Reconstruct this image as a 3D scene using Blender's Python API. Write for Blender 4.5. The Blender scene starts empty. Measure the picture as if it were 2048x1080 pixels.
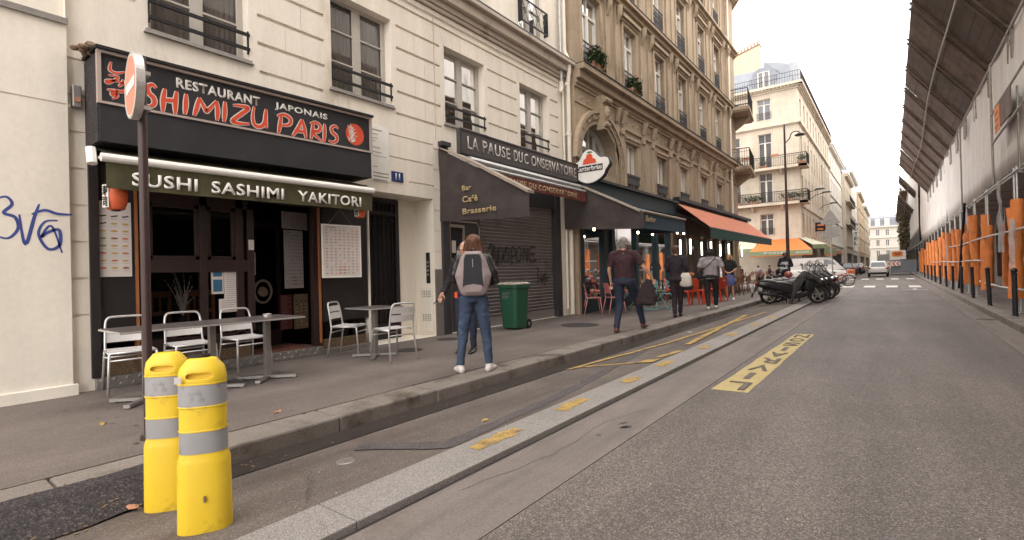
import bpy, bmesh, math, random
from mathutils import Vector, Matrix, noise
C = bpy.context.scene
R = math.radians
# ---------------------------------------------------------------- camera
_d = Vector((760, 13, 1000)).normalized()
_u = Vector((-.026, 1, .0068)); _u -= _u.dot(_d)*_d; _u.normalize()
_r = Vector((.79576186, .0248045, -.60510147))
cam = bpy.data.cameras.new('camera'); co = bpy.data.objects.new('camera', cam); C.collection.objects.link(co)
cam.lens = 17.578; cam.sensor_width = 36; cam.clip_end = 3000; cam.clip_start = .05
M3 = Matrix(((_r.x, _r.y, -_r.z), (_d.x, _d.y, -_d.z), (_u.x, _u.y, -_u.z)))
co.matrix_world = Matrix.Translation((0, 0, 1.30)) @ M3.to_4x4()
C.camera = co
# ---------------------------------------------------------------- sky, sun, exposure
w = bpy.data.worlds.new("World"); C.world = w; w.use_nodes = True
nt = w.node_tree; N = nt.nodes; N.clear()
out = N.new('ShaderNodeOutputWorld'); bg = N.new('ShaderNodeBackground')
sky = N.new('ShaderNodeTexSky'); sky.sky_type = 'NISHITA'; sky.sun_disc = False
sky.sun_elevation = R(52); sky.sun_rotation = R(70); sky.dust_density = 4; sky.air_density = 1.0
tc = N.new('ShaderNodeTexCoord'); mp = N.new('ShaderNodeMapping'); mp.inputs['Scale'].default_value = (1, 1, 3.2)
nz = N.new('ShaderNodeTexNoise'); nz.inputs['Scale'].default_value = 2.6; nz.inputs['Detail'].default_value = 7; nz.inputs['Roughness'].default_value = .6
rp = N.new('ShaderNodeValToRGB'); rp.color_ramp.elements[0].position = .30; rp.color_ramp.elements[0].color = (8.6, 8.4, 8.3, 1)
rp.color_ramp.elements[1].position = .62; rp.color_ramp.elements[1].color = (13.5, 12.9, 12.4, 1)
mx = N.new('ShaderNodeMixRGB'); mx.inputs['Fac'].default_value = .94
nt.links.new(tc.outputs['Generated'], mp.inputs['Vector']); nt.links.new(mp.outputs[0], nz.inputs['Vector'])
nt.links.new(nz.outputs['Fac'], rp.inputs[0]); nt.links.new(sky.outputs[0], mx.inputs['Color1']); nt.links.new(rp.outputs[0], mx.inputs['Color2'])
nt.links.new(mx.outputs[0], bg.inputs[0]); bg.inputs[1].default_value = .13; nt.links.new(bg.outputs[0], out.inputs[0])
sl = bpy.data.lights.new('sun', 'SUN'); sl.energy = 1.0; sl.angle = R(20); sl.color = (1, .95, .88)
so = bpy.data.objects.new('sun', sl); C.collection.objects.link(so)
so.rotation_euler = (R(38), 0, R(70)); so.location = (10, -10, 30)
C.view_settings.view_transform = 'Standard'; C.view_settings.look = 'None'; C.view_settings.gamma = 1
C.view_settings.exposure = 1.54
C.cycles.max_bounces = 6; C.cycles.diffuse_bounces = 4; C.cycles.transparent_max_bounces = 12
C.cycles.sample_clamp_indirect = 6; C.cycles.use_denoising = True
# ---------------------------------------------------------------- helpers
rnd = random.Random(5)
def lin(h):
    if not isinstance(h, str): return tuple(h[:3])
    h = h.lstrip('#'); v = [int(h[i:i+2], 16)/255 for i in (0, 2, 4)]
    return tuple((x/12.92 if x <= .04045 else ((x+.055)/1.055)**2.4) for x in v)
def mat(name, col, rough=.6, metal=0., var=.12, vs=3., det=None, dets=60., bump=0., bs=80., emit=0., dirt=None, ds=.8, dt=.55, spec=.5, zs=1., vor=None, streak=None):
    m = bpy.data.materials.new(name); m.use_nodes = True
    t = m.node_tree; n = t.nodes; b = n['Principled BSDF']; L = t.links.new
    c = lin(col); b.inputs['Roughness'].default_value = rough; b.inputs['Metallic'].default_value = metal
    b.inputs['Specular IOR Level'].default_value = spec
    o = n.new('ShaderNodeTexCoord'); mp = n.new('ShaderNodeMapping'); L(o.outputs['Object'], mp.inputs[0]); mp.inputs['Scale'].default_value = (1, 1, zs)
    def nzn(s, d=5, r=.6):
        q = n.new('ShaderNodeTexNoise'); q.inputs['Scale'].default_value = s; q.inputs['Detail'].default_value = d
        q.inputs['Roughness'].default_value = r; L(mp.outputs[0], q.inputs['Vector']); return q
    def ramp(fac, a, ca, bb, cb):
        q = n.new('ShaderNodeValToRGB'); e = q.color_ramp.elements; e[0].position = a; e[1].position = bb
        e[0].color = (*ca, 1); e[1].color = (*cb, 1); L(fac, q.inputs[0]); return q.outputs[0]
    cur = None
    if var > 0:
        cur = ramp(nzn(vs).outputs['Fac'], .3, tuple(x*(1-var) for x in c), .7, tuple(min(1, x*(1+var)) for x in c))
    if det:
        k = ramp(nzn(dets, 3, .7).outputs['Fac'], .5-det[1], det[0:1][0], .5+det[1], det[2])
        g = n.new('ShaderNodeMixRGB'); g.blend_type = 'MULTIPLY'; g.inputs[0].default_value = 1
        if cur is None: g.inputs[1].default_value = (*c, 1)
        else: L(cur, g.inputs[1])
        L(k, g.inputs[2]); cur = g.outputs[0]
    if streak:
        m2 = n.new('ShaderNodeMapping'); m2.inputs['Scale'].default_value = streak[0]; L(o.outputs['Object'], m2.inputs[0])
        q = n.new('ShaderNodeTexNoise'); q.inputs['Scale'].default_value = 1; q.inputs['Detail'].default_value = 6; q.inputs['Roughness'].default_value = .65; L(m2.outputs[0], q.inputs['Vector'])
        k = ramp(q.outputs['Fac'], .36, (streak[1],)*3, .62, (streak[2],)*3); g = n.new('ShaderNodeMixRGB'); g.blend_type = 'MULTIPLY'; g.inputs[0].default_value = 1
        if cur is None: g.inputs[1].default_value = (*c, 1)
        else: L(cur, g.inputs[1])
        L(k, g.inputs[2]); cur = g.outputs[0]
    if vor:
        q = n.new('ShaderNodeTexVoronoi'); q.inputs['Scale'].default_value = vor[0]; L(mp.outputs[0], q.inputs['Vector'])
        s_ = n.new('ShaderNodeSeparateXYZ'); L(q.outputs['Color'], s_.inputs[0]); k = n.new('ShaderNodeValToRGB'); e = k.color_ramp.elements
        e[0].position = 0; e[0].color = (vor[1],)*3+(1,); e[1].position = .8; e[1].color = (vor[2],)*3+(1,); e2 = e.new(.93); e2.color = (vor[3], vor[3]*.97, vor[3]*.92, 1); L(s_.outputs[0], k.inputs[0])
        g = n.new('ShaderNodeMixRGB'); g.blend_type = 'MULTIPLY'; g.inputs[0].default_value = 1
        if cur is None: g.inputs[1].default_value = (*c, 1)
        else: L(cur, g.inputs[1])
        L(k.outputs[0], g.inputs[2]); cur = g.outputs[0]
    if dirt:
        f = ramp(nzn(ds, 7, .65).outputs['Fac'], dt, (0, 0, 0), dt+.18, (1, 1, 1))
        g = n.new('ShaderNodeMixRGB'); L(f, g.inputs[0])
        if cur is None: g.inputs[1].default_value = (*c, 1)
        else: L(cur, g.inputs[1])
        g.inputs[2].default_value = (*lin(dirt), 1); cur = g.outputs[0]
    if cur is None: b.inputs['Base Color'].default_value = (*c, 1)
    else: L(cur, b.inputs['Base Color'])
    if bump > 0:
        bp = n.new('ShaderNodeBump'); bp.inputs['Strength'].default_value = bump; bp.inputs['Distance'].default_value = .01
        L(nzn(bs, 4).outputs['Fac'], bp.inputs['Height']); L(bp.outputs[0], b.inputs['Normal'])
    if emit: b.inputs['Emission Color'].default_value = (*c, 1); b.inputs['Emission Strength'].default_value = emit
    return m
def mat_stone(name, col, bw=1.1, bh=.42, joint=.8, var=.14, dirt='#8a7458', dt=.6, mort=.006, axis='y'):
    """ashlar: courses and joints as a pattern in the stone, vertical rain staining"""
    m = mat(name, col, .85, var=var, vs=.9, det=((.86,)*3, .2, (1.08,)*3), dets=14, dirt=dirt, ds=.5, dt=dt, zs=.35)
    t = m.node_tree; n = t.nodes; L = t.links.new; b = n['Principled BSDF']
    o = n.new('ShaderNodeTexCoord'); s = n.new('ShaderNodeSeparateXYZ'); L(o.outputs['Object'], s.inputs[0])
    cb = n.new('ShaderNodeCombineXYZ'); L(s.outputs['Y' if axis == 'y' else 'X'], cb.inputs[0]); L(s.outputs['Z'], cb.inputs[1])
    br = n.new('ShaderNodeTexBrick'); br.inputs['Scale'].default_value = 1; br.inputs['Brick Width'].default_value = bw; br.inputs['Row Height'].default_value = bh
    br.inputs['Mortar Size'].default_value = mort; br.inputs['Color1'].default_value = (1, 1, 1, 1); br.inputs['Color2'].default_value = (.92, .91, .90, 1)
    br.inputs['Mortar'].default_value = (joint, joint, joint, 1); L(cb.outputs[0], br.inputs[0])
    g = n.new('ShaderNodeMixRGB'); g.blend_type = 'MULTIPLY'; g.inputs[0].default_value = 1
    src = b.inputs['Base Color'].links[0].from_socket
    L(src, g.inputs[1]); L(br.outputs[0], g.inputs[2]); L(g.outputs[0], b.inputs['Base Color'])
    return m
def glass(name, tint=(.6, .62, .6), clear=.5, gl=.06, ior=1.33):
    m = bpy.data.materials.new(name); m.use_nodes = True; t = m.node_tree; n = t.nodes; n.clear(); L = t.links.new
    o = n.new('ShaderNodeOutputMaterial'); a = n.new('ShaderNodeBsdfTransparent'); a.inputs[0].default_value = (*tint, 1)
    g = n.new('ShaderNodeBsdfGlossy'); g.inputs['Roughness'].default_value = .03; g.inputs[0].default_value = (.9, .92, .93, 1)
    fr = n.new('ShaderNodeFresnel'); fr.inputs[0].default_value = ior
    ad = n.new('ShaderNodeMath'); ad.operation = 'ADD'; ad.use_clamp = True; ad.inputs[1].default_value = gl; L(fr.outputs[0], ad.inputs[0])
    x = n.new('ShaderNodeMixShader'); L(ad.outputs[0], x.inputs[0]); L(a.outputs[0], x.inputs[1]); L(g.outputs[0], x.inputs[2]); L(x.outputs[0], o.inputs[0])
    return m
class MB:
    def __init__(s): s.v = []; s.f = []; s.mi = []; s.cur = 0
    def face(s, idx): s.f.append(tuple(idx)); s.mi.append(s.cur)
    def quad(s, a, b, c, d):
        i = len(s.v); s.v += [tuple(a), tuple(b), tuple(c), tuple(d)]; s.face((i, i+1, i+2, i+3)); return s
    def poly(s, ps):
        i = len(s.v); s.v += [tuple(p) for p in ps]; s.face(range(i, i+len(ps))); return s
    def box(s, x0, x1, y0, y1, z0, z1, T=None):
        i = len(s.v); ps = [(x, y, z) for x in (x0, x1) for y in (y0, y1) for z in (z0, z1)]
        s.v += [tuple(T @ Vector(p)) if T else p for p in ps]
        for q in ((0, 1, 3, 2), (4, 6, 7, 5), (0, 4, 5, 1), (2, 3, 7, 6), (0, 2, 6, 4), (1, 5, 7, 3)): s.face([i+k for k in q])
        return s
    def prism(s, pts, vec, T=None):
        """closed polygon pts (3D) extruded by vec"""
        i = len(s.v); n = len(pts); vec = Vector(vec)
        a = [Vector(p) for p in pts]; al = a+[p+vec for p in a]
        s.v += [tuple(T @ p) if T else tuple(p) for p in al]
        s.face(range(i, i+n)); s.face(range(i+2*n-1, i+n-1, -1))
        for k in range(n): s.face((i+k, i+(k+1) % n, i+n+(k+1) % n, i+n+k))
        return s
    def tube(s, pts, r, seg=8, cap=True, T=None, closed=False):
        P = [Vector(p) for p in pts]; n = len(P); rs = r if isinstance(r, (list, tuple)) else [r]*n
        i0 = len(s.v); up = None
        for k in range(n):
            if closed: t = (P[(k+1) % n]-P[k-1])
            else: t = (P[min(k+1, n-1)]-P[max(k-1, 0)])
            t.normalize()
            if up is None:
                up = Vector((0, 0, 1)) if abs(t.z) < .9 else Vector((0, 1, 0))
            a = t.cross(up).normalized(); b = a.cross(t).normalized(); up = b
            rr = rs[k]; ra, rb = (rr if isinstance(rr, (list, tuple)) else (rr, rr))
            for j in range(seg):
                q = P[k]+a*(ra*math.cos(2*math.pi*j/seg))+b*(rb*math.sin(2*math.pi*j/seg))
                s.v.append(tuple(T @ q) if T else tuple(q))
        for k in range(n if closed else n-1):
            for j in range(seg):
                a = i0+k*seg; b = i0+((k+1) % n)*seg
                s.face((a+j, a+(j+1) % seg, b+(j+1) % seg, b+j))
        if cap and not closed:
            s.face([i0+j for j in range(seg)][::-1]); s.face([i0+(n-1)*seg+j for j in range(seg)])
        return s
    def lathe(s, prof, seg=16, c=(0, 0, 0), T=None, sx=1, sy=1, cap=True):
        i0 = len(s.v); n = len(prof)
        for r, z in prof:
            for j in range(seg):
                q = Vector((c[0]+r*sx*math.cos(2*math.pi*j/seg), c[1]+r*sy*math.sin(2*math.pi*j/seg), c[2]+z)); s.v.append(tuple(T @ q) if T else tuple(q))
        for k in range(n-1):
            for j in range(seg):
                a = i0+k*seg; b = a+seg; s.face((a+j, a+(j+1) % seg, b+(j+1) % seg, b+j))
        if cap: s.face([i0+j for j in range(seg)][::-1]); s.face([i0+(n-1)*seg+j for j in range(seg)])
        return s
    def loft(s, rings, T=None, cap=True):
        i0 = len(s.v); n = len(rings[0])
        for r in rings:
            for p in r: s.v.append(tuple(T @ Vector(p)) if T else tuple(p))
        for k in range(len(rings)-1):
            for j in range(n):
                a = i0+k*n; b = a+n; s.face((a+j, a+(j+1) % n, b+(j+1) % n, b+j))
        if cap: s.face([i0+j for j in range(n)][::-1]); s.face([i0+(len(rings)-1)*n+j for j in range(n)])
        return s
    def ell(s, c, r, seg=12, rings=8, T=None):
        prof = [(max(1e-4, math.sin(math.pi*k/rings)), -math.cos(math.pi*k/rings)) for k in range(rings+1)]
        i = len(s.v); s.lathe(prof, seg)
        for k in range(i, len(s.v)):
            q = Vector((c[0]+s.v[k][0]*r[0], c[1]+s.v[k][1]*r[1], c[2]+s.v[k][2]*r[2])); s.v[k] = tuple(T @ q) if T else tuple(q)
        return s
    def obj(s, name, mats, parent=None, smooth=False, bevel=0, recalc=True, mods=None):
        me = bpy.data.meshes.new(name); me.from_pydata(s.v, [], s.f)
        if not isinstance(mats, (list, tuple)): mats = [mats]
        for m in mats: me.materials.append(m)
        if len(mats) > 1: me.polygons.foreach_set('material_index', s.mi)
        if recalc:
            b = bmesh.new(); b.from_mesh(me); bmesh.ops.recalc_face_normals(b, faces=b.faces); b.to_mesh(me); b.free()
        if smooth: me.polygons.foreach_set('use_smooth', [True]*len(me.polygons))
        o = bpy.data.objects.new(name, me); link(o, parent)
        if bevel:
            q = o.modifiers.new('bevel', 'BEVEL'); q.width = bevel; q.segments = 2; q.limit_method = 'ANGLE'
        return o
def link(o, parent=None):
    C.collection.objects.link(o)
    if parent is not None:
        o.parent = parent
        o.matrix_parent_inverse = wm(parent).inverted()
def wm(o):
    m = o.matrix_basis.copy() if not hasattr(o, '_x') else None
    p = o
    m = Matrix.LocRotScale(o.location, o.rotation_euler, o.scale)
    if o.parent: m = wm(o.parent) @ o.matrix_parent_inverse @ m
    return m
def tag(o, label=None, cat=None, group=None, kind=None):
    if label: o['label'] = label
    if cat: o['category'] = cat
    if group: o['group'] = group
    if kind: o['kind'] = kind
    return o
def thing(name, label, cat, loc=(0, 0, 0), rz=0, group=None):
    o = bpy.data.objects.new(name, None); C.collection.objects.link(o); o.empty_display_size = .1
    o.location = loc; o.rotation_euler = (0, 0, rz); return tag(o, label, cat, group)
def struct(name, mb, m, **k): return tag(mb.obj(name, m, **k), kind='structure')
KIDS = {}
def kids(o):
    return [c for c in C.objects if c.parent == o]
def dup(root, loc, rz=0, label=None, group=None):
    r = root.copy(); C.collection.objects.link(r); r.location = loc; r.rotation_euler = (0, 0, rz)
    if label: r['label'] = label
    if group: r['group'] = group
    for ch in kids(root):
        c = ch.copy(); C.collection.objects.link(c); c.parent = r
        for g in kids(ch):
            d = g.copy(); C.collection.objects.link(d); d.parent = c
    return r
FW = {}
def text(s, fr, u0, u1, z0, z1, m, parent, name='lettering', d=.004, th=.003, bold=0., sp=1., shear=0., keep=False):
    """text set in frame fr (u along, z up), stretched to fill the box u0..u1 x z0..z1"""
    cu = bpy.data.curves.new('lettering', 'FONT'); cu.body = s; cu.extrude = 0; cu.offset = bold; cu.space_character = sp; cu.shear = shear; cu.resolution_u = 3
    o = bpy.data.objects.new('tmp', cu); C.collection.objects.link(o)
    dg = bpy.context.evaluated_depsgraph_get(); me = bpy.data.meshes.new_from_object(o.evaluated_get(dg))
    bpy.data.objects.remove(o); bpy.data.curves.remove(cu)
    if not me.vertices: return None
    xs = [v.co.x for v in me.vertices]; ys = [v.co.y for v in me.vertices]
    ax, bx, ay, by = min(xs), max(xs), min(ys), max(ys)
    for v in me.vertices:
        fu = (v.co.x-ax)/max(1e-6, bx-ax); fz = (v.co.y-ay)/max(1e-6, by-ay)
        v.co = fr.P(u0+fu*(u1-u0), z0+fz*(z1-z0), d)
    me.materials.append(m)
    me.name = name; o = bpy.data.objects.new(name, me); link(o, parent)
    q = o.modifiers.new('solid', 'SOLIDIFY'); q.thickness = th; q.offset = 0
    return o
class Fr:
    """frame on a facade: u along it, z up, d outwards"""
    def __init__(s, o, U, Nn): s.o = Vector(o); s.U = Vector(U).normalized(); s.N = Vector(Nn).normalized()
    def P(s, u, z, d=0): return s.o+s.U*u+s.N*d+Vector((0, 0, z))
    def box(s, mb, u0, u1, z0, z1, d0, d1):
        T = Matrix.Translation(s.o) @ Matrix((s.U, s.N, (0, 0, 1))).transposed().to_4x4()
        return mb.box(u0, u1, d0, d1, z0, z1, T)
    def each(s, boxes, name, m, parent, bevel=0):
        for q in boxes: b = MB(); s.box(b, *q); b.obj(name, m, parent, bevel=bevel)
    def T(s): return Matrix.Translation(s.o) @ Matrix((s.U, s.N, (0, 0, 1))).transposed().to_4x4()
    def wall(s, mb, u0, u1, z0, z1, holes, d=0.):
        """holes: (u0,u1,z0,z1,depth,back)"""
        us = sorted({u0, u1, *[min(max(x, u0), u1) for h in holes for x in h[:2]]}); zs = sorted({z0, z1, *[min(max(x, z0), z1) for h in holes for x in h[2:4]]})
        for b in range(len(zs)-1):
            zc = (zs[b]+zs[b+1])/2; run = None
            row = [h for h in holes if h[2] < zc < h[3]]
            for a in range(len(us)):
                solid = a < len(us)-1 and not any(h[0] < (us[a]+us[a+1])/2 < h[1] for h in row)
                if solid and run is None: run = us[a]
                if not solid and run is not None:
                    mb.quad(s.P(run, zs[b], d), s.P(us[a], zs[b], d), s.P(us[a], zs[b+1], d), s.P(run, zs[b+1], d)); run = None
        for h in holes:
            a, b, c, e, dp, bk = h; D = d-dp
            for p, q in (((a, c), (b, c)), ((b, c), (b, e)), ((b, e), (a, e)), ((a, e), (a, c))):
                mb.quad(s.P(*p, d), s.P(*q, d), s.P(*q, D), s.P(*p, D))
            if bk: mb.quad(s.P(a, c, D), s.P(b, c, D), s.P(b, e, D), s.P(a, e, D))
        return mb
def ribbon(mb, pts, w, fr, d=.004, taper=True):
    """a painted brush stroke: pts (u,z), width w, in frame fr"""
    n = len(pts); L = []; Rr = []
    for k in range(n):
        a = pts[max(k-1, 0)]; b = pts[min(k+1, n-1)]; tx, ty = b[0]-a[0], b[1]-a[1]; l = math.hypot(tx, ty) or 1
        ww = w/2*((.45+.55*math.sin(math.pi*min(1, max(0, (k+.35)/(n-.3))))) if taper else 1)
        L.append(fr.P(pts[k][0]-ty/l*ww, pts[k][1]+tx/l*ww, d)); Rr.append(fr.P(pts[k][0]+ty/l*ww, pts[k][1]-tx/l*ww, d))
    for k in range(n-1): mb.quad(L[k], L[k+1], Rr[k+1], Rr[k])
def smooth_pts(pts, k=4):
    if len(pts) < 3: return [tuple(pts[0][i]+(pts[1][i]-pts[0][i])*t/4 for i in (0, 1)) for t in range(5)] if len(pts) == 2 else pts
    o = []
    for i in range(len(pts)-1):
        p0 = pts[max(i-1, 0)]; p1 = pts[i]; p2 = pts[i+1]; p3 = pts[min(i+2, len(pts)-1)]
        for j in range(k):
            t = j/k
            o.append(tuple(.5*((2*p1[a])+(-p0[a]+p2[a])*t+(2*p0[a]-5*p1[a]+4*p2[a]-p3[a])*t*t+(-p0[a]+3*p1[a]-3*p2[a]+p3[a])*t**3) for a in range(len(p1))))
    o.append(tuple(pts[-1])); return o
# ---------------------------------------------------------------- materials
W1 = ((.55,)*3, .16, (1.45,)*3)
M = dict(
 asphalt=mat('asphalt', (.122, .103, .093), .76, var=.20, vs=.40, vor=(140, .42, 1.12, 1.9), streak=((1.3, .13, 1), .78, 1.2), bump=.10, bs=90, dirt='#5a504b', ds=.7, dt=.60),
 asphalt_dark=mat('asphalt_dark', (.036, .030, .031), .92, var=.15, vs=2, vor=(110, .35, 1.3, 2.4), bump=.9, bs=120),
 lane=mat('lane_asphalt', (.115, .094, .082), .88, vor=(150, .75, 1.1, 1.5), streak=((3, .35, 1), .78, 1.15), var=.22, vs=1.1, det=((.7,)*3, .12, (1.25,)*3), dets=150, bump=.3, bs=120, dirt='#54483f', ds=1.3, dt=.56),
 sidewalk=mat('sidewalk', (.140, .115, .101), .86, vor=(150, .8, 1.1, 1.35), streak=((1.6, .5, 1), .82, 1.12), var=.18, vs=.8, det=((.75,)*3, .12, (1.2,)*3), dets=150, bump=.25, bs=140, dirt='#55493f', ds=.9, dt=.60),
 concrete=mat('gutter_concrete', (.165, .141, .128), .85, vor=(170, .85, 1.08, 1.25), streak=((5, .4, 1), .84, 1.1), var=.12, vs=1.4, det=((.85,)*3, .2, (1.12,)*3), dets=80, bump=.2, bs=90, dirt='#5d524a', ds=1.0, dt=.6),
 granite=mat('granite', (.245, .225, .208), .8, var=.10, vs=1.5, det=((.5,)*3, .10, (1.45,)*3), dets=190, bump=.3, bs=160, dirt='#6b6058', ds=2, dt=.62),
 kerb=mat('kerb_granite', (.205, .176, .152), .8, var=.16, vs=2.0, det=((.65,)*3, .15, (1.3,)*3), dets=130, bump=.5, bs=60, dirt='#4b4036', ds=2.4, dt=.5),
 wet=mat('wet_gutter', (.040, .033, .030), .35, var=.3, vs=3, bump=.2, bs=30),
 road_yellow=mat('yellow_road_paint', (.42, .275, .080), .8, var=.2, vs=6, det=((.6,)*3, .10, (1.2,)*3), dets=110, dirt='#5c4d40', ds=7, dt=.50),
 livr_yellow=mat('pale_yellow_road_paint', (.44, .345, .150), .8, var=.12, vs=4, det=((.75,)*3, .12, (1.15,)*3), dets=110, dirt='#6f6552', ds=4, dt=.62),
 road_white=mat('white_road_paint', (.62, .60, .57), .7, var=.12, vs=3, det=((.8,)*3, .15, (1.1,)*3), dets=70, dirt='#8d8681', ds=2, dt=.6),
 stucco=mat('cream_stucco', (.78, .715, .615), .9, streak=((3, 3, .22), .93, 1.03), var=.05, vs=1.2, det=((.95,)*3, .2, (1.04,)*3), dets=30, bump=.12, bs=60, dirt='#a8977c', ds=.7, dt=.62, zs=.45),
 stucco2=mat('pale_stucco', (.77, .71, .615), .9, streak=((2, 2, .3), .93, 1.03), var=.05, vs=.8, det=((.95,)*3, .2, (1.03,)*3), dets=20, bump=.1, bs=50, dirt='#bba988', ds=1.3, dt=.68),
 cornice=mat('grey_cornice', (.50, .43, .36), .85, var=.08, vs=2, dirt='#7b6b58', ds=1.5, dt=.6),
 lime=mat_stone('limestone', (.385, .30, .21), dirt='#6d5842', dt=.52),
 lime_plain=mat('carved_limestone', (.36, .28, .195), .85, var=.15, vs=1.6, det=((.85,)*3, .2, (1.1,)*3), dets=20, dirt='#5e4a34', ds=1.1, dt=.56, zs=.5),
 lime3=mat_stone('pale_limestone', (.56, .49, .395), dirt='#a98f68', dt=.62, axis='x'),
 lime4=mat_stone('warm_limestone', (.55, .44, .31), dirt='#8f7857', dt=.6),
 lime5=mat('white_render', (.68, .64, .58), .9, var=.05, vs=1, dirt='#b8ad9c', ds=.7, dt=.62),
 zinc=mat('zinc_roof', (.20, .215, .24), .6, .0, var=.1, vs=2),
 slate=mat('slate_roof', (.17, .18, .21), .6, var=.15, vs=4),
 terracotta=mat('terracotta', (.42, .20, .12), .8, var=.15, vs=5),
 iron=mat('black_iron', (.022, .020, .022), .5, .4, var=.15, vs=8),
 brown_pole=mat('brown_painted_steel', (.055, .030, .027), .45, .1, var=.12, vs=6),
 winframe=mat('painted_window_wood', (.46, .42, .37), .6, var=.05, vs=5),
 winwhite=mat('white_window_frame', (.66, .63, .58), .5, var=.05, vs=5),
 curtain=mat('grey_voile', (.40, .37, .35), .9, var=.15, vs=9, zs=.15),
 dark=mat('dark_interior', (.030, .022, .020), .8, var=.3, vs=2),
 glass=glass('window_glass', (.56, .55, .53), gl=.05),
 glassdark=glass('shop_glass', (.55, .53, .52), gl=.01, ior=1.16),
 black=mat('black_paint', (.022, .018, .019), .38, var=.25, vs=3, dirt='#2b2626', ds=3, dt=.6),
 blackm=mat('matt_black_board', (.019, .018, .021), .6, var=.25, vs=3),
 brownwood=mat('dark_brown_wood', (.024, .011, .009), .5, var=.3, vs=4, zs=.3),
 wood=mat('orange_wood', (.30, .11, .04), .5, var=.25, vs=8, zs=.3),
 red=mat('vermilion_letters', (.66, .075, .028), .55, var=.10, vs=8),
 white=mat('white_letters', (.78, .75, .70), .6, var=.04, vs=6),
 olive=mat('olive_canvas', (.062, .055, .022), .85, var=.22, vs=5, bump=.2, bs=20),
 steel=mat('brushed_aluminium', (.66, .64, .62), .36, .65, var=.08, vs=12),
 steeldull=mat('dull_steel', (.33, .31, .29), .45, .7, var=.15, vs=10),
 gal=mat('galvanised_tube', (.46, .46, .45), .45, .7, var=.15, vs=9),
 slat=mat('aluminium_slat', (.74, .72, .70), .42, .35, var=.06, vs=9),
 lantern=mat('lantern_red', (.60, .11, .035), .6, var=.08, vs=8),
 tabletop=mat('grey_table_top', (.13, .11, .105), .35, .3, var=.15, vs=8),
 yellow=mat('yellow_plastic', (.78, .53, .030), .42, var=.05, vs=4, dirt='#94742c', ds=5, dt=.57, bump=.1, bs=40),
 reflect=mat('grey_reflective_tape', (.34, .335, .335), .45, .25, dirt='#6b655f', ds=7, dt=.58, var=.08, vs=3, bump=.05, bs=200),
 green=mat('green_bin_plastic', (.014, .078, .038), .5, var=.12, vs=5, dirt='#0f3a20', ds=3, dt=.62),
 bkcanvas=mat('brown_black_canvas', (.048, .036, .034), .8, var=.25, vs=3.5, bump=.5, bs=6),
 beige=mat('beige_canvas_edge', (.30, .25, .20), .8, var=.15, vs=5),
 gold=mat('gold_letters', (.40, .30, .145), .6, var=.1, vs=8),
 greyboard=mat('charcoal_sign_board', (.058, .050, .049), .55, var=.12, vs=3),
 silver=mat('silver_letters', (.42, .385, .35), .45, .2, var=.12, vs=10),
 shutter=mat('grey_roller_shutter', (.215, .19, .18), .6, .1, var=.12, vs=2, dirt='#2c2524', ds=1.6, dt=.6),
 spray=mat('black_spray_paint', (.018, .015, .016), .7, var=0),
 blue_spray=mat('blue_spray_paint', (.045, .07, .26), .7, var=.15, vs=6),
 redcanvas=mat('dark_red_canvas', (.13, .028, .022), .8, var=.2, vs=5),
 teal=mat('petrol_blue_board', (.016, .038, .048), .6, var=.2, vs=3),
 bluecanvas=mat('slate_blue_canvas', (.030, .058, .085), .8, var=.15, vs=4),
 orangecanvas=mat('faded_orange_canvas', (.52, .175, .095), .85, var=.10, vs=2.2, bump=.2, bs=12),
 orangebright=mat('bright_orange_canvas', (.56, .150, .030), .85, var=.07, vs=2),
 tealcanvas=mat('dark_green_canvas', (.012, .062, .050), .8, var=.15, vs=4),
 sage=mat('sage_green_canvas', (.24, .29, .17), .85, var=.12, vs=3),
 cream=mat('cream_canvas', (.42, .42, .32), .85, var=.08, vs=3),
 foam=mat('orange_foam_tube', (.80, .25, .065), .75, var=.14, vs=4, bump=.3, bs=14),
 net=mat('white_scaffold_sheet', (.74, .705, .675), .9, var=.12, vs=2.2, zs=.3, bump=.7, bs=3, dirt='#8f837b', ds=1.2, dt=.60),
 plywood=mat('weathered_boards', (.155, .115, .095), .85, var=.35, vs=2.2, dirt='#3f332c', ds=1.6, dt=.55),
 tan=mat('tan_board', (.20, .135, .085), .85, var=.2, vs=5),
 bollard=mat('dark_cast_bollard', (.022, .022, .027), .45, .3, var=.1, vs=10),
 leaf=mat('leaf_green', (.045, .075, .022), .7, var=.5, vs=14),
 leaf2=mat('leaf_green_pale', (.12, .11, .05), .7, var=.4, vs=14),
 paper=mat('poster_paper', (.62, .56, .52), .7, var=.05, vs=6),
 bulb=mat('lit_bulb', (1, .72, .40), .4, var=0, emit=6),
 tubelit=mat('lit_tube', (1, .88, .62), .4, var=0, emit=3.5),
 plastic=mat('clear_polythene', (.62, .60, .60), .35, var=.1, vs=6),
)
mi = M['plastic'].node_tree.nodes['Principled BSDF']; mi.inputs['Transmission Weight'].default_value = .0; mi.inputs['Alpha'].default_value = .38
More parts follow.
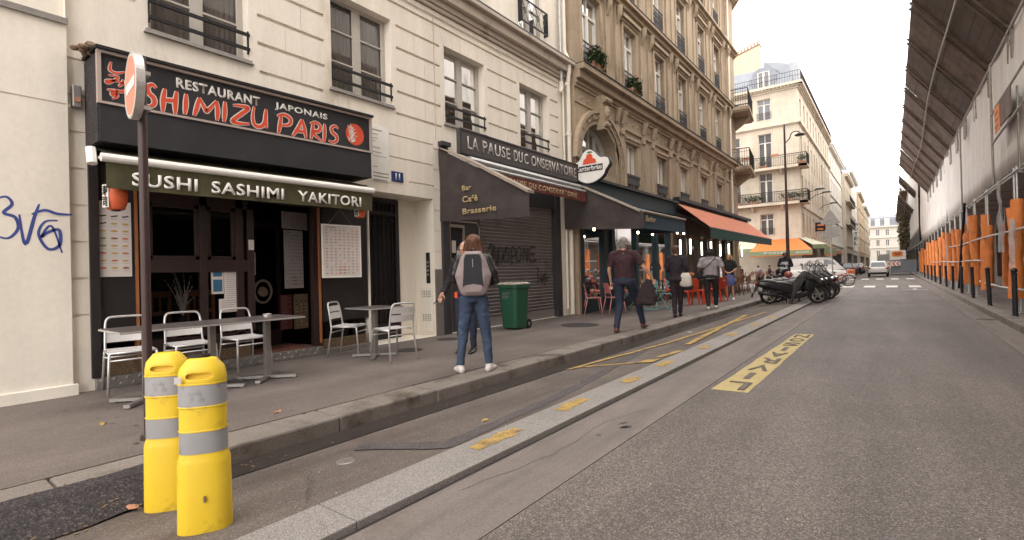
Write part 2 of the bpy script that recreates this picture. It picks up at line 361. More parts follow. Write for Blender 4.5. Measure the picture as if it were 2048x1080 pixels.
# ================================================================ ground
g = MB(); g.quad((-900, -300, -.06), (900, -300, -.06), (900, 1500, -.06), (-900, 1500, -.06)); struct('ground', g, M['lane'])
g = MB(); g.box(-1.64, 1.40, -8, 330, -.05, 0); g.box(-40, -1.64, 33.3, 49.5, -.05, -.001); struct('road', g, M['asphalt'])
g = MB(); g.box(-2.2, -1.644, -8, 33.3, -.05, .003); struct('gutter_strip', g, M['concrete'])
g = MB(); g.box(1.404, 1.80, -8, 330, -.05, .003); struct('right_gutter', g, M['concrete'])
g = MB()
pts = [(-3.75, -.01), (-3.50, -.004), (-3.42, .006), (-2.58, .038), (-2.58, -.05), (-3.75, -.05)]
g.prism([(x, -2, z) for x, z in pts], (0, 35.3, 0)); struct('parking_lane', g, M['lane'])
g = MB(); g.prism([(-3.75, -2, -.006), (-3.52, -2, -.001), (-3.49, -2, .003), (-3.75, -2, .002)], (0, 35, 0)); struct('gutter_water', g, M['wet'])
g = MB(); y = -2
while y < 33:
    l = rnd.uniform(1.3, 2.0); g.box(-2.575, -2.225, y+.003, min(y+l, 33)-.003, -.03, .045); y += l
struct('granite_strip', g, M['granite'], bevel=.006)
g = MB(); g.box(-2.226, -2.199, -2, 33.3, -.05, .0015); struct('dark_joint', g, M['wet'])
# kerbs
g = MB(); ys = [-2, -.3, .7, 2.48, 3.61, 5.0, 6.6, 8.1]
while ys[-1] < 33: ys.append(ys[-1]+rnd.uniform(1.1, 1.8))
for a, b in zip(ys, ys[1:]):
    e = rnd.uniform(-.006, .006); g.box(-4.13, -3.75+e, a+.004, b-.004, -.04, .130+rnd.uniform(-.004, .003))
struct('kerb', g, M['kerb'], bevel=.018)
g = MB(); y = -2
while y < 330:
    l = rnd.uniform(1.2, 2.0) if y < 60 else 12; g.box(1.80, 2.03, y+.004, y+l-.004, -.04, .135); y += l
struct('right_kerb', g, M['kerb'], bevel=.012)
g = MB(); g.box(-14, -4.134, -6, 33.1, -.04, .128); struct('left_sidewalk', g, M['sidewalk'])
g = MB(); g.box(2.034, 9, -6, 330, -.04, .128); struct('right_sidewalk', g, M['concrete'])
g = MB(); g.box(-14, -4.0, 49.6, 330, -.04, .13); g.box(-12.0, -4.3, 49.0, 49.6, -.04, .10); struct('far_sidewalk', g, M['sidewalk'])
# asphalt ramp that buries the kerb near the camera
g = MB(); n = 14; top = []; bot = []
mid = []
for k in range(n+1):
    y = -2+3.2*k/n; top.append((-3.86+.02*math.sin(k*2.1)+.012*math.sin(k*5.3), y, .1375)); mid.append((-3.73, y, .130)); bot.append((-3.30-.16*(y+.3)+.03*math.sin(k*1.7), y, .012))
for k in range(n): g.quad(top[k], top[k+1], mid[k+1], mid[k]); g.quad(mid[k], mid[k+1], bot[k+1], bot[k])
g.poly([top[-1], mid[-1], bot[-1], (-3.6, 1.30, -.01), (-3.80, 1.28, .10)])
struct('asphalt_ramp', g, M['asphalt_dark'])
# painted markings and repairs (sheets a few mm above the lane)
def lane_z(x): return .038+(x+2.58)*(.032/.84) if x < -2.58 else .038
def patch(name, pts, m, dz=.004, zf=None):
    b = MB(); b.poly([(x, y, (zf(x) if zf else 0)+dz) for x, y in pts]); return tag(b.obj(name, m, recalc=False), kind='structure')
def strip(pts, wd):
    L = []; Rr = []
    for k in range(len(pts)):
        a = pts[max(k-1, 0)]; b = pts[min(k+1, len(pts)-1)]; tx, ty = b[0]-a[0], b[1]-a[1]; l = math.hypot(tx, ty)
        j = wd/2*rnd.uniform(.8, 1.15); L.append((pts[k][0]-ty/l*j, pts[k][1]+tx/l*j)); Rr.append((pts[k][0]+ty/l*j, pts[k][1]-tx/l*j))
    return L+Rr[::-1]
def jag(a, b, n=14, j=.012): return [(a[0]+(b[0]-a[0])*k/n+rnd.uniform(-j, j), a[1]+(b[1]-a[1])*k/n) for k in range(n+1)]
patch('yellow_lane_marking', strip(jag((-3.44, 5.7), (-3.13, 8.5))+jag((-3.12, 8.9), (-2.83, 15.4)), .07), M['road_yellow'], .010, lane_z)
patch('yellow_lane_marking', strip(jag((-3.44, 5.85), (-2.75, 6.52), 8), .07), M['road_yellow'], .008, lane_z)
patch('yellow_lane_marking', [(-2.82, 6.40), (-2.62, 6.55), (-2.62, 6.85), (-2.78, 6.7)], M['road_yellow'], .012, lane_z)
patch('yellow_lane_marking', strip(jag((-2.70, 7.0), (-2.62, 7.7), 4), .10), M['road_yellow'], .008, lane_z)
patch('yellow_lane_marking', strip(jag((-2.74, 8.35), (-3.14, 14.4), 20), .11), M['road_yellow'], .014, lane_z)
for i, (xa, ya, yb) in enumerate([(-2.43, 2.68, 3.22), (-2.44, 3.86, 4.35), (-2.42, 5.2, 5.55), (-2.44, 6.3, 6.75), (-2.42, 8.0, 8.4), (-2.42, 9.7, 10.3), (-2.40, 11.5, 12.2), (-2.40, 13.4, 14.2)]):
    n = 9; A = [(xa-.07+rnd.uniform(-.02, .03), ya+(yb-ya)*k/n) for k in range(n+1)]; B = [(xa+.075+rnd.uniform(-.04, .015), ya+(yb-ya)*k/n) for k in range(n+1)]
    patch('yellow_paint_patch', A+B[::-1], M['road_yellow'], .0035, lambda x: .045)
M['tar'] = mat('old_black_paint', (.072, .063, .062), .85, var=.2, vs=8, det=((.6,)*3, .15, (1.5,)*3), dets=60)
patch('tar_patch', strip(jag((-2.66, 2.62), (-2.75, 4.2), 12)+jag((-2.80, 4.8), (-3.2, 7.6), 12), .14), M['tar'], .004, lane_z)
patch('tar_patch', strip(jag((-2.63, 2.66), (-3.25, 2.30), 8), .16), M['tar'], .0075, lane_z)
# LIVRAISON panel: yellow box with the letters left in asphalt colour
lf = Fr((-1.39, 8.22, 0), (0, 1, 0), (0, 0, 1))
class Flat:
    def __init__(s, o, U, V): s.o = Vector(o); s.U = Vector(U); s.V = Vector(V)
    def P(s, u, z, d=0): return s.o+s.U*u+s.V*z+Vector((0, 0, d))
ff = Flat((-1.575, 5.55, 0), (0, 1, 0), (1, 0, 0))
lv = patch('yellow_delivery_marking', jag((-1.575, 5.55), (-1.50, 10.9), 18, .008)+jag((-1.20, 10.93), (-1.215, 5.57), 18, .008), M['livr_yellow'], .004)
mw = mat('worn_letters', (.125, .10, .085), .85, var=.2, vs=5)
for i, ch in enumerate('LIVRAISON'):
    y1 = 5.62+i*.588; x1 = -1.27+i*.004; ff = Flat((x1, y1+.44, 0), (-1, 0, 0), (0, -1, 0))
    if ch == 'I': text(ch, ff, .08, .15, 0, .40, mw, lv, d=.009, th=.002)
    else: text(ch, ff, 0, .23, 0, .42, mw, lv, d=.009, th=.002, bold=.02)
# zebra crossing
for (ya, yb) in ((34.3, 36.8), (51.5, 54.5)):
    g = MB(); x = -5.4 if ya < 40 else -5.2
    while x < 1.6:
        g.box(x, x+.52, ya, yb, .001, .005); x += 1.02
    struct('zebra_crossing', g, M['road_white'])
g = MB(); g.box(.35, 1.35, 31.0, 31.12, .001, .005); g.box(.8, .95, 31.3, 32.3, .001, .005); struct('white_road_mark', g, M['road_white'])
# manholes, drain covers
def cover(x, y, z, r, label, m, sq=False):
    b = MB()
    if sq: b.box(-r, r, -r*.7, r*.7, 0, .006); b.box(-r*.9, r*.9, -r*.6, r*.6, .006, .009)
    else: b.lathe([(r, 0), (r, .006), (r*.9, .009), (.01, .009)], 20)
    o = b.obj('manhole_cover', m); o.location = (x, y, z); tag(o, label, 'manhole cover'); return o
cover(-3.07, 2.06, .016, .065, 'small round metal cover in the parking lane nearest the yellow posts', M['steeldull'])
cover(-5.48, 9.62, .129, .42, 'large round cover in the pavement in front of the roller shutter', M['asphalt_dark'])
cover(-6.1, 5.3, .129, .2, 'round cover in the pavement behind the pair of café chairs', M['asphalt_dark'])
cover(-6.5, 6.55, .129, .2, 'oval cover in the pavement before the recessed doorway', M['asphalt_dark'])
cover(1.62, 15.2, .004, .16, 'dark cover in the right hand gutter near the closest black bollard', M['wet'])
# litter
for k, (x, y, z, c, l) in enumerate([(-3.5, .95, .02, M['terracotta'], 'orange brown leaf at the foot of the yellow posts'), (-3.62, .62, .04, M['tan'], 'dry leaf on the dark asphalt ramp'),
      (-4.35, 2.25, .129, M['terracotta'], 'rusty leaf lying beside the granite kerb'), (-5.3, 1.25, .129, M['road_yellow'], 'small yellow leaf on the pavement by the sign pole'), (-1.79, 3.85, .004, M['iron'], 'dark squashed scrap on the concrete strip'), (-2.85, 3.3, .03, M['road_yellow'], 'tiny yellow leaf on the black painted lane line'),
      (-3.3, 10.2, .02, M['paper'], 'pale twig in the gutter beside the kerb')]):
    b = MB(); b.poly([(.05*math.cos(a)*(1+.5*math.sin(3*a)), .025*math.sin(a), .004+.006*math.sin(2*a)) for a in [i*math.pi/5 for i in range(10)]])
    o = b.obj('leaf', c); o.location = (x, y, z); o.rotation_euler = (0, 0, k); q = o.modifiers.new('s', 'SOLIDIFY'); q.thickness = .002; tag(o, l, 'leaf' if c != M['iron'] else 'litter')
g = MB()
for k in range(420):
    x = rnd.uniform(-3.74, -3.5) if k % 2 else rnd.uniform(-3.9, -3.2); y = rnd.uniform(.2, 14) if k % 2 else rnd.uniform(.3, 1.3); s = rnd.uniform(.004, .012)
    z = .008 if k % 2 else .134-(x+3.93)*.24+.004
    g.box(x, x+s, y, y+s*1.6, z, z+.004)
tag(g.obj('gutter_debris', M['tan']), kind='stuff')

# cracks and oil marks
def crack(pts, w_, z, m='tar'):
    L = []; Rr = []; P = []
    for a, c in zip(pts, pts[1:]):
        for k in range(8): P.append((a[0]+(c[0]-a[0])*k/8+rnd.uniform(-.015, .015), a[1]+(c[1]-a[1])*k/8+rnd.uniform(-.015, .015)))
    b = MB(); b.poly([(x, y, z) for x, y in strip(P, w_)]); tag(b.obj('crack', M[m], recalc=False), kind='structure')
crack([(-3.35, 1.75), (-3.05, 1.78), (-2.75, 1.60), (-2.62, 1.50)], .008, .048)
crack([(-3.3, 4.6), (-2.95, 4.5), (-2.7, 4.75)], .006, .047)
crack([(-2.1, 2.2), (-1.95, 3.0), (-2.0, 3.9), (-1.8, 4.6)], .006, .0045)
crack([(-4.2, 3.6), (-5.0, 3.9), (-5.6, 3.7)], .006, .1295)
crack([(-4.4, 7.2), (-5.3, 7.5), (-6.9, 7.3)], .008, .1295)
crack([(-6.2, 9.2), (-4.1, 8.9)], .02, .1296)
M['oil'] = mat('dark_oil_mark', (.045, .037, .034), .6, var=.3, vs=30)
for (x, y, a, c, r_) in ((-1.85, 3.95, .05, .012, 1.2), (-1.88, 3.55, .018, .014, 0)):
    b = MB(); b.poly([(x+(a*math.cos(t)*math.cos(r_)-c*math.sin(t)*math.sin(r_))*(1+.25*math.sin(3*t)), y+(a*math.cos(t)*math.sin(r_)+c*math.sin(t)*math.cos(r_)), .0052) for t in [k*math.pi/9 for k in range(18)]]); tag(b.obj('oil_mark', M['oil'], recalc=False), kind='structure')
b = MB(); rr = random.Random(9)
for k in range(70):
    x = rr.uniform(-4.0, 1.3); y = rr.uniform(1.2, 11); z = .0035 if x > -1.64 else (.006 if x > -2.2 else (.0475 if x > -2.58 else (lane_z(x)+.003 if x > -3.7 else .133))); s = rr.uniform(.002, .006); b.box(x, x+s, y, y+s*1.5, z, z+.003)
tag(b.obj('road_grit', M['paper']), kind='stuff')

b = MB(); rr = random.Random(21)
for k in range(170):
    x = rr.uniform(-7.0, -3.8); y = rr.uniform(.3, 22); r_ = rr.uniform(.008, .022); n_ = 8; ph = rr.random()*6
    b.poly([(x+r_*math.cos(t*6.2832/n_)*rr.uniform(.75, 1.2), y+r_*math.sin(t*6.2832/n_)*rr.uniform(.75, 1.2), .1352 if x > -4.14 else .1298) for t in range(n_)])
tag(b.obj('gum_spots', mat('old_gum', (.055, .045, .04), .8, var=.4, vs=3), recalc=False), kind='stuff')
# ================================================================ windows, facades
WC = {}
def wpiece(key, fn, m):
    if key not in WC:
        b = MB(); fn(b); me_o = b.obj(key[0], m); WC[key] = me_o.data; bpy.data.objects.remove(me_o)
    return WC[key]
def put(name, me, fr, u, z, d, parent, T=None):
    o = bpy.data.objects.new(name, me); o.matrix_world = Matrix.Translation(fr.P(u, z, d)) @ Matrix((fr.U, fr.N, (0, 0, 1))).transposed().to_4x4()
    C.collection.objects.link(o); mw = o.matrix_basis.copy()
    o.parent = parent; o.matrix_parent_inverse = wm(parent).inverted(); return o
def window(fr, u0, u1, z0, z1, depth, parent, m='winwhite', bars=1, curtain=True, transom=None, glassm='glass', small=False):
    """french window in an opening: frame with two leaves > pane, curtain"""
    W, H = round(u1-u0, 3), round(z1-z0, 3); t = .045
    def fr_(b):
        b.box(0, t+.01, -.05, 0, 0, H); b.box(W-t-.01, W, -.05, 0, 0, H); b.box(0, W, -.052, .002, H-t, H); b.box(0, W, -.052, .002, 0, t+.02)
        top = H
        if transom: b.box(0, W, -.054, .010, transom-.035, transom+.035); top = transom
        b.box(W/2-.045, W/2+.045, -.04, .012, t, top-t*.5)
        for s in (0, 1):
            a = t if s == 0 else W/2+.04; c = W/2-.04 if s == 0 else W-t
            b.box(a, a+.035, -.03, .006, t, top); b.box(c-.035, c, -.03, .006, t, top)
            for k in range(1, bars+1):
                zz = top*k/(bars+1); b.box(a, c, -.025, .004, zz-.012, zz+.012)
        if transom: b.box(W/2-.02, W/2+.02, -.03, .006, transom, H-t)
    def pn(b): b.quad((.02, -.035, .02), (W-.02, -.035, .02), (W-.02, -.035, H-.02), (.02, -.035, H-.02))
    def cu(b):
        n = 26
        for s in (0, 1):
            a = .03 if s == 0 else W*.51; c = W*.49 if s == 0 else W-.03
            for k in range(n):
                x = a+(c-a)*k/n; x2 = a+(c-a)*(k+1)/n
                b.quad((x, -.12+.007*math.sin(k*1.9), .03), (x2, -.12+.007*math.sin((k+1)*1.9), .03), (x2, -.12+.007*math.sin((k+1)*1.9), H-.03), (x, -.12+.007*math.sin(k*1.9), H-.03))
        b.quad((0, -.35, 0), (W, -.35, 0), (W, -.35, H), (0, -.35, H))
    if small:
        o = put('window', wpiece(('window', W, H, bars, transom, m, 1), fr_, M[m]), fr, u0, z0, -depth, parent)
        put('pane', wpiece(('pane', W, H, 's'), lambda b: b.quad((.02, -.03, .02), (W-.02, -.03, .02), (W-.02, -.03, H-.02), (.02, -.03, H-.02)), M['panefar']), fr, u0, z0, -depth, o)
        return o
    o = put('window', wpiece(('window', W, H, bars, transom, m), fr_, M[m]), fr, u0, z0, -depth, parent)
    put('pane', wpiece(('pane', W, H, glassm), pn, M[glassm]), fr, u0, z0, -depth, o)
    if curtain: put('curtain', wpiece(('curtain', W, H), cu, M['curtain']), fr, u0, z0, -depth, o)
    return o
M['panefar'] = mat('far_window_pane', (.10, .10, .105), .12, .0, var=.35, vs=.7, spec=.9)
def guard(fr, u0, u1, z0, h, d, parent, balus=.09, deep=0, name='railing', flat=True):
    """iron window guard with balusters and scroll rings"""
    W = round(u1-u0, 3)
    def f(b):
        for zz, r in ((h, .016), (h*.82, .009), (.05, .011)): b.box(0, W, -r, r, zz-r, zz+r)
        n = max(2, int(W/balus))
        for k in range(n+1):
            x = W*k/n; b.box(x-.007, x+.007, -.006, .006, 0, h)
            if k < n:
                cx = x+W/n/2; r = min(.028, W/n*.4)
                for zz in (h*.35, h*.6): b.tube([(cx+r*math.cos(q*math.pi/3), 0, zz+r*1.5*math.sin(q*math.pi/3)) for q in range(6)], .005, 4, closed=True)
                b.box(cx-.004, cx+.004, -.004, .004, h*.12, h*.82)
    return put(name, wpiece((name, W, h, balus), f, M['iron']), fr, u0, z0, d, parent)
def block_shell(fr, u0, u1, z1, depth, parent, m, roofz=None, rm=None, name='rear_wall'):
    """back, sides and flat top so that the building is closed"""
    b = MB(); a = [fr.P(u0, 0, -.5), fr.P(u0, 0, -depth), fr.P(u1, 0, -depth), fr.P(u1, 0, -.5)]
    Z = Vector((0, 0, z1))
    for i in range(3): b.quad(a[i], a[i+1], a[i+1]+Z, a[i]+Z)
    b.quad(a[0]+Z, a[1]+Z, a[2]+Z, a[3]+Z)
    b.quad(a[0]+Z, a[3]+Z, fr.P(u1, 0, 0)+Z, fr.P(u0, 0, 0)+Z)
    b.quad(a[0], fr.P(u0, 0, 0), fr.P(u0, 0, 0)+Z, a[0]+Z); b.quad(a[3], fr.P(u1, 0, 0), fr.P(u1, 0, 0)+Z, a[3]+Z)
    return b.obj(name, m, parent)
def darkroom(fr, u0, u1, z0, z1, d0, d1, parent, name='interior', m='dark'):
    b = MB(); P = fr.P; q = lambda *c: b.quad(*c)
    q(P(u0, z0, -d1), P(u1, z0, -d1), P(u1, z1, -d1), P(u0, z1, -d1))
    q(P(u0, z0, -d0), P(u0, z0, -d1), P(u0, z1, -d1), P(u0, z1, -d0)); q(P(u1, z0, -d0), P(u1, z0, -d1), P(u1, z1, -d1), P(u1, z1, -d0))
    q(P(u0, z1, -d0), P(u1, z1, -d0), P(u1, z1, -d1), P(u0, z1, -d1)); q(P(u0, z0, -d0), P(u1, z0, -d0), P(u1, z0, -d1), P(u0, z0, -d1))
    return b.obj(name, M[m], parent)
# ================================================================ far left rendered building
LX = -6.97
F0 = Fr((LX, 0, 0), (0, 1, 0), (1, 0, 0))
lb = thing('rendered_building', 'cream rendered building with blue graffiti at the left edge, ending before the sushi restaurant', 'building', (LX, -2, .13))
b = MB(); F0.wall(b, -8, 1.40, .12, 4.12, [(-8, 1.42, 3.215, 3.235, .012, True), (-8, 1.42, 2.02, 2.026, .004, True)]); F0.box(b, 1.392, 1.40, .12, 4.12, -.4, -.001); F0.wall(b, -8, 1.40, 4.12, 19, [], -.09)
b.obj('wall', M['stucco2'], lb)
b = MB(); F0.box(b, -8, 1.44, .10, .245, -.01, .035); b.obj('plinth', M['stucco2'], lb, bevel=.006)
b = MB(); F0.box(b, -8, 1.41, 4.12, 4.145, -.10, .03); F0.box(b, -8, 1.41, 4.08, 4.119, .018, .03); b.obj('metal_flashing', M['steeldull'], lb)
block_shell(F0, -8, 1.395, 19, 9, lb, M['stucco2'])
b = MB()
def Pp(x, y):    # photograph measurements turned into wall positions
    return None
gr = [[(.84, 2.16), (.92, 2.19), (.96, 2.12), (.90, 2.03), (.98, 1.99), (1.00, 1.88), (.93, 1.78), (.84, 1.80)], [(1.01, 2.02), (1.05, 1.72), (1.12, 2.0), (1.16, 2.14)],
      [(1.30, 1.98), (1.20, 1.96), (1.15, 1.83), (1.22, 1.68), (1.31, 1.72), (1.31, 1.88), (1.22, 1.85), (1.17, 1.80), (1.25, 1.92), (1.33, 1.64)], [(1.10, 2.03), (1.20, 2.08), (1.30, 2.05), (1.42, 2.05)]]
for k, p in enumerate(gr): ribbon(b, smooth_pts(p, 6), .03, F0, .002+.0006*k)
b.obj('graffiti', M['blue_spray'], lb)
# ================================================================ building 1 (cream stucco, rusticated)
X1 = -7.05
F1 = Fr((X1, 0, 0), (0, 1, 0), (1, 0, 0))
b1 = thing('stucco_building', 'cream stucco building with grooved courses above the sushi restaurant and the shuttered bar', 'building', (X1, 6, .13))
wins = [(2.17, 3.36), (4.65, 5.86), (7.20, 8.44), (9.76, 11.00)]
holes = []
for a, c in wins: holes.append((a, c, 4.32, 5.90, .22, False))
for a, c in wins: holes.append((a+.05, c-.05, 7.25, 9.45, .2, False))
for a, c in wins: holes.append((a+.05, c-.05, 10.45, 12.55, .2, False))
holes += [(1.60, 5.28, .13, 2.86, .12, False), (5.30, 6.80, .13, 2.78, .55, False), (7.0, 11.38, .13, 3.55, .15, False)]
piers = [(1.42, 2.05), (3.48, 4.53), (5.98, 7.08), (8.56, 9.64), (11.12, 11.50)]
for z in (4.62, 5.02, 5.42, 5.82):
    for a, c in piers: holes.append((a, c, z, z+.052, .045, True))
for z in (6.22,):
    holes.append((1.42, 11.5, z, z+.052, .045, True))
for z in (4.22,): 
    for a, c in ((3.5, 4.5), (5.95, 7.1), (8.56, 9.64), (11.12, 11.5)): holes.append((a, c, z, z+.05, .04, True))
for z in (3.02, 3.42, 3.82): holes.append((5.45 if z > 3.1 else 6.2, 6.84, z, z+.03, .02, True))
for z in (.95, 1.35, 1.75, 2.15, 2.55, 2.95, 3.35, 3.75): holes.append((1.42, 1.56, z, z+.028, .018, True)); holes.append((6.84, 6.98, z, z+.028, .018, True))
for a, c in piers[1:4]:
    for i, z in enumerate((4.26, 4.66, 5.06, 5.46)):
        m_ = (a+c)/2+(.0 if i % 2 else .25)-.12; holes.append((m_, m_+.008, z, z+.36, .008, True))
x = 2.4
for i in range(8):
    holes.append((x, x+.008, 5.86+.4*(i % 2), 6.22 if i % 2 == 0 else 6.45, .008, True)) if False else None; x += 1.2
b = MB(); F1.wall(b, 1.40, 11.98, .12, 6.50, [h for h in holes if h[2] < 6.5]); F1.wall(b, 1.40, 11.98, 6.50, 19, [h for h in holes if h[2] > 6.5], -.02)
# flat arches over the windows: shallow raised wedge stones
for a, c in wins:
    n = 5
    for k in range(n):
        t0, t1 = k/n, (k+1)/n; e = .012; m0 = (a+c)/2
        f = lambda t, top: m0+(a-m0+(c-a)*t)*(1.22 if top else 1.0)
        b.prism([F1.P(f(t0, 0)+e, 5.90, 0), F1.P(f(t1, 0)-e, 5.90, 0), F1.P(f(t1, 1)-e, 6.20, 0), F1.P(f(t0, 1)+e, 6.20, 0)], F1.N*.007)
b.obj('wall', M['stucco'], b1)
b = MB(); F1.box(b, 1.4, 11.98, 6.52, 6.60, -.03, .05); F1.box(b, 1.4, 11.98, 6.60, 6.72, -.03, .09); F1.box(b, 1.4, 11.98, 6.72, 6.92, -.03, .20); F1.box(b, 1.4, 12.0, 6.92, 7.02, -.03, .30)
b.obj('cornice', M['cornice'], b1, bevel=.015)
b = MB(); F1.box(b, 1.4, 11.98, 6.95+.071, 7.04, -.03, .31); b.obj('zinc_capping', M['zinc'], b1)
block_shell(F1, 1.405, 11.97, 19, 10, b1, M['stucco2'])
b = MB(); F1.box(b, 1.42, 11.97, 5.0, 5.1, -2.5, -.6); 
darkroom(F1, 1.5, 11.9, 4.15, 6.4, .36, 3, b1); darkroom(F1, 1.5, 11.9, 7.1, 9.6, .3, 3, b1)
for i, (a, c) in enumerate(wins):
    wo = window(F1, a, c, 4.36, 5.90, .17, b1, 'winframe', bars=2)
    s = MB(); F1.box(s, a-.03, c+.03, 4.31, 4.355, -.2, .03); F1.box(s, a-.05, c+.05, 4.295, 4.31, 0, .05); s.obj('sill', M['steeldull'], b1, bevel=.004)
    r = MB()
    for z in (4.50, 4.70): F1.box(r, a-.0, c-.0, z-.02, z+.02, .0, .035)
    for uu in (a, c-.02): F1.box(r, uu, uu+.02, 4.44, 4.76, -.02, .002)
    r.obj('railing', M['iron'], b1)
    window(F1, a+.05, c-.05, 7.27, 9.45, .15, b1, 'winframe', bars=2)
    r = MB()
    for z in (7.42, 7.98): F1.box(r, a+.05, c-.05, z-.015, z+.015, .08, .11)
    n = 4; W = (c-a-.1)/n
    for k in range(n):
        u = a+.05+W*k; r.tube([F1.P(u, 7.42, .095), F1.P(u+W, 7.98, .095)], .008, 4); r.tube([F1.P(u+W, 7.42, .095), F1.P(u, 7.98, .095)], .008, 4)
        r.tube([F1.P(u+W/2+.07*math.cos(q*math.pi/4), 7.70+.07*math.sin(q*math.pi/4), .095) for q in range(8)], .007, 4, closed=True)
    for uu in (a+.05, c-.07): F1.box(r, uu, uu+.02, 7.40, 8.0, -.02, .11)
    r.obj('railing', M['iron'], b1)
# downpipes at the party wall
b = MB(); b.tube([F1.P(11.56, 19, .09), F1.P(11.56, 6.4, .09)], .045, 10); b.obj('drainpipe', M['gal'], b1, smooth=False)
b = MB(); b.tube([F1.P(11.56, 6.42, .09), F1.P(11.56, 6.24, .09), F1.P(11.50, 6.12, .10)], [.055, .06, .045], 10)
b.tube([F1.P(11.75, 19, .10), F1.P(11.75, 7.3, .10), F1.P(11.80, 7.0, .22), F1.P(11.80, 6.4, .16), F1.P(11.80, .15, .12)], .055, 10)
for z in (6.35, 5.0, 4.2, 2.9): b.tube([F1.P(11.80, z, .135), F1.P(11.80, z+.1, .135)], .075, 10)
b.obj('drainpipe', M['stucco2'], b1)
b = MB(); b.tube([F1.P(11.68, 6.2, .06), F1.P(11.68, .3, .05)], .03, 8); b.obj('drainpipe', M['stucco2'], b1)
b = MB(); b.tube([F1.P(6.0+.5*k, 6.40-.015*math.sin(k*1.3)**2, .02) for k in range(12)], .009, 5); b.tube([F1.P(6.9, 3.95+.3*k, .02+.004*(k%2)) for k in range(9)], .008, 5); b.obj('cable', M['cornice'], b1)
# stone base of the pier by the doorway
b = MB(); F1.box(b, 6.80, 7.0, .12, 1.42, 0, .03); b.obj('pier_base', M['concrete'], b1, bevel=.01)
# recessed doorway with the barred door
b = MB(); u0, u1 = 5.32, 6.36
F1.box(b, 5.26, 5.36, .13, 2.76, -.60, -.5); F1.box(b, 5.36, 6.38, 2.68, 2.76, -.60, -.52); F1.box(b, 6.30, 6.38, .13, 2.68, -.6, -.52); F1.box(b, 5.36, 6.3, .13, .42, -.59, -.54); F1.box(b, 5.36, 6.3, 2.45, 2.52, -.59, -.53)
door = b.obj('door', M['black'], b1)
b = MB()
for k in range(9): F1.box(b, 5.38+k*.105, 5.40+k*.105, .42, 2.68, -.57, -.545)
for z in (.9, 2.3): F1.box(b, 5.36, 6.3, z, z+.03, -.575, -.55)
for k in range(8): b.tube([F1.P(5.44+k*.105+.03*math.cos(q*math.pi/4), 2.58+.04*math.sin(q*math.pi/4), -.56) for q in range(8)], .006, 4, closed=True)
b.obj('door_bars', M['iron'], door)
b = MB(); F1.box(b, 5.36, 6.3, .13, 2.7, -.64, -.62); b.obj('door_panel', M['blackm'], door)
b = MB(); F1.wall(b, 6.38, 6.8, .12, 2.78, [], -.55); b.obj('doorway_wall', M['stucco'], b1)
# intercom strip and gas cabinet on the doorway reveal (faces the street obliquely)
FR = Fr((X1, 6.80, 0), (-1, 0, 0), (0, -1, 0))
b = MB(); FR.box(b, .12, .22, 1.15, 1.75, 0, .015); o = b.obj('intercom_panel', M['iron'], bevel=.003); tag(o, 'slim black intercom panel on the reveal of the recessed doorway', 'intercom')
b = MB()
for z in (1.3, 1.38, 1.46, 1.54): FR.box(b, .14, .20, z, z+.04, .015, .02)
b.obj('button', M['steeldull'], o)
b = MB(); FR.box(b, .04, .40, .20, 1.08, 0, .03); o = b.obj('gas_cabinet', M['stucco2'], bevel=.008); tag(o, 'cream metal utility cabinet with two vent grilles low in the doorway reveal', 'cabinet')
b = MB()
for z in (.42, .88):
    for k in range(5):
        for j in range(4): FR.box(b, .1+k*.05, .125+k*.05, z+j*.035, z+.02+j*.035, .03, .033)
b.obj('vent_grille', M['concrete'], o)
# building notice and house number
b = MB(); F1.box(b, 5.36, 5.76, 2.96, 3.92, 0, .012); o = b.obj('notice_board', M['white']); tag(o, 'white building permit notice on the wall between the restaurant sign and the blue house number', 'notice')
rows = ((3.86, .2, .03), (3.78, .12, .02), (3.71, .1, .02), (3.66, .06, .02), (3.55, .16, .02), (3.47, .18, .02), (3.40, .3, .012), (3.22, .1, .02), (3.12, .33, .03), (3.06, .33, .03), (3.0, .3, .03))
for i, (z, l, h) in enumerate(rows):
    s = 'PERMIS DE CONSTRUIRE'[:max(6, int(l*60))] if False else None
b = MB()
for z, l, h in rows: F1.box(b, 5.40, 5.40+l, z-h, z-h*.35, .012, .0135)
b.obj('printed_lines', M['steeldull'], o)
b = MB(); F1.box(b, 5.80, 6.06, 3.0, 3.18, 0, .02); o = b.obj('house_number_plate', mat('enamel_blue', (.02, .045, .16), .3, var=0), bevel=.004); tag(o, 'blue enamel house number plate reading 11 above the doorway', 'house number')
text('11', F1, 5.88, 5.98, 3.03, 3.15, M['white'], o, d=.022, bold=.02)
# alarm box on the pier left of the restaurant sign
b = MB(); F1.box(b, 1.44, 1.52, 3.22, 3.46, 0, .08); o = b.obj('alarm_box', M['steeldull'], bevel=.01); tag(o, 'small grey alarm box on the pier left of the restaurant sign', 'alarm box')
b = MB(); b.tube([F1.P(1.48, 3.30, .07), F1.P(1.48, 3.30, .095)], .028, 12); b.obj('lens', M['terracotta'], o)
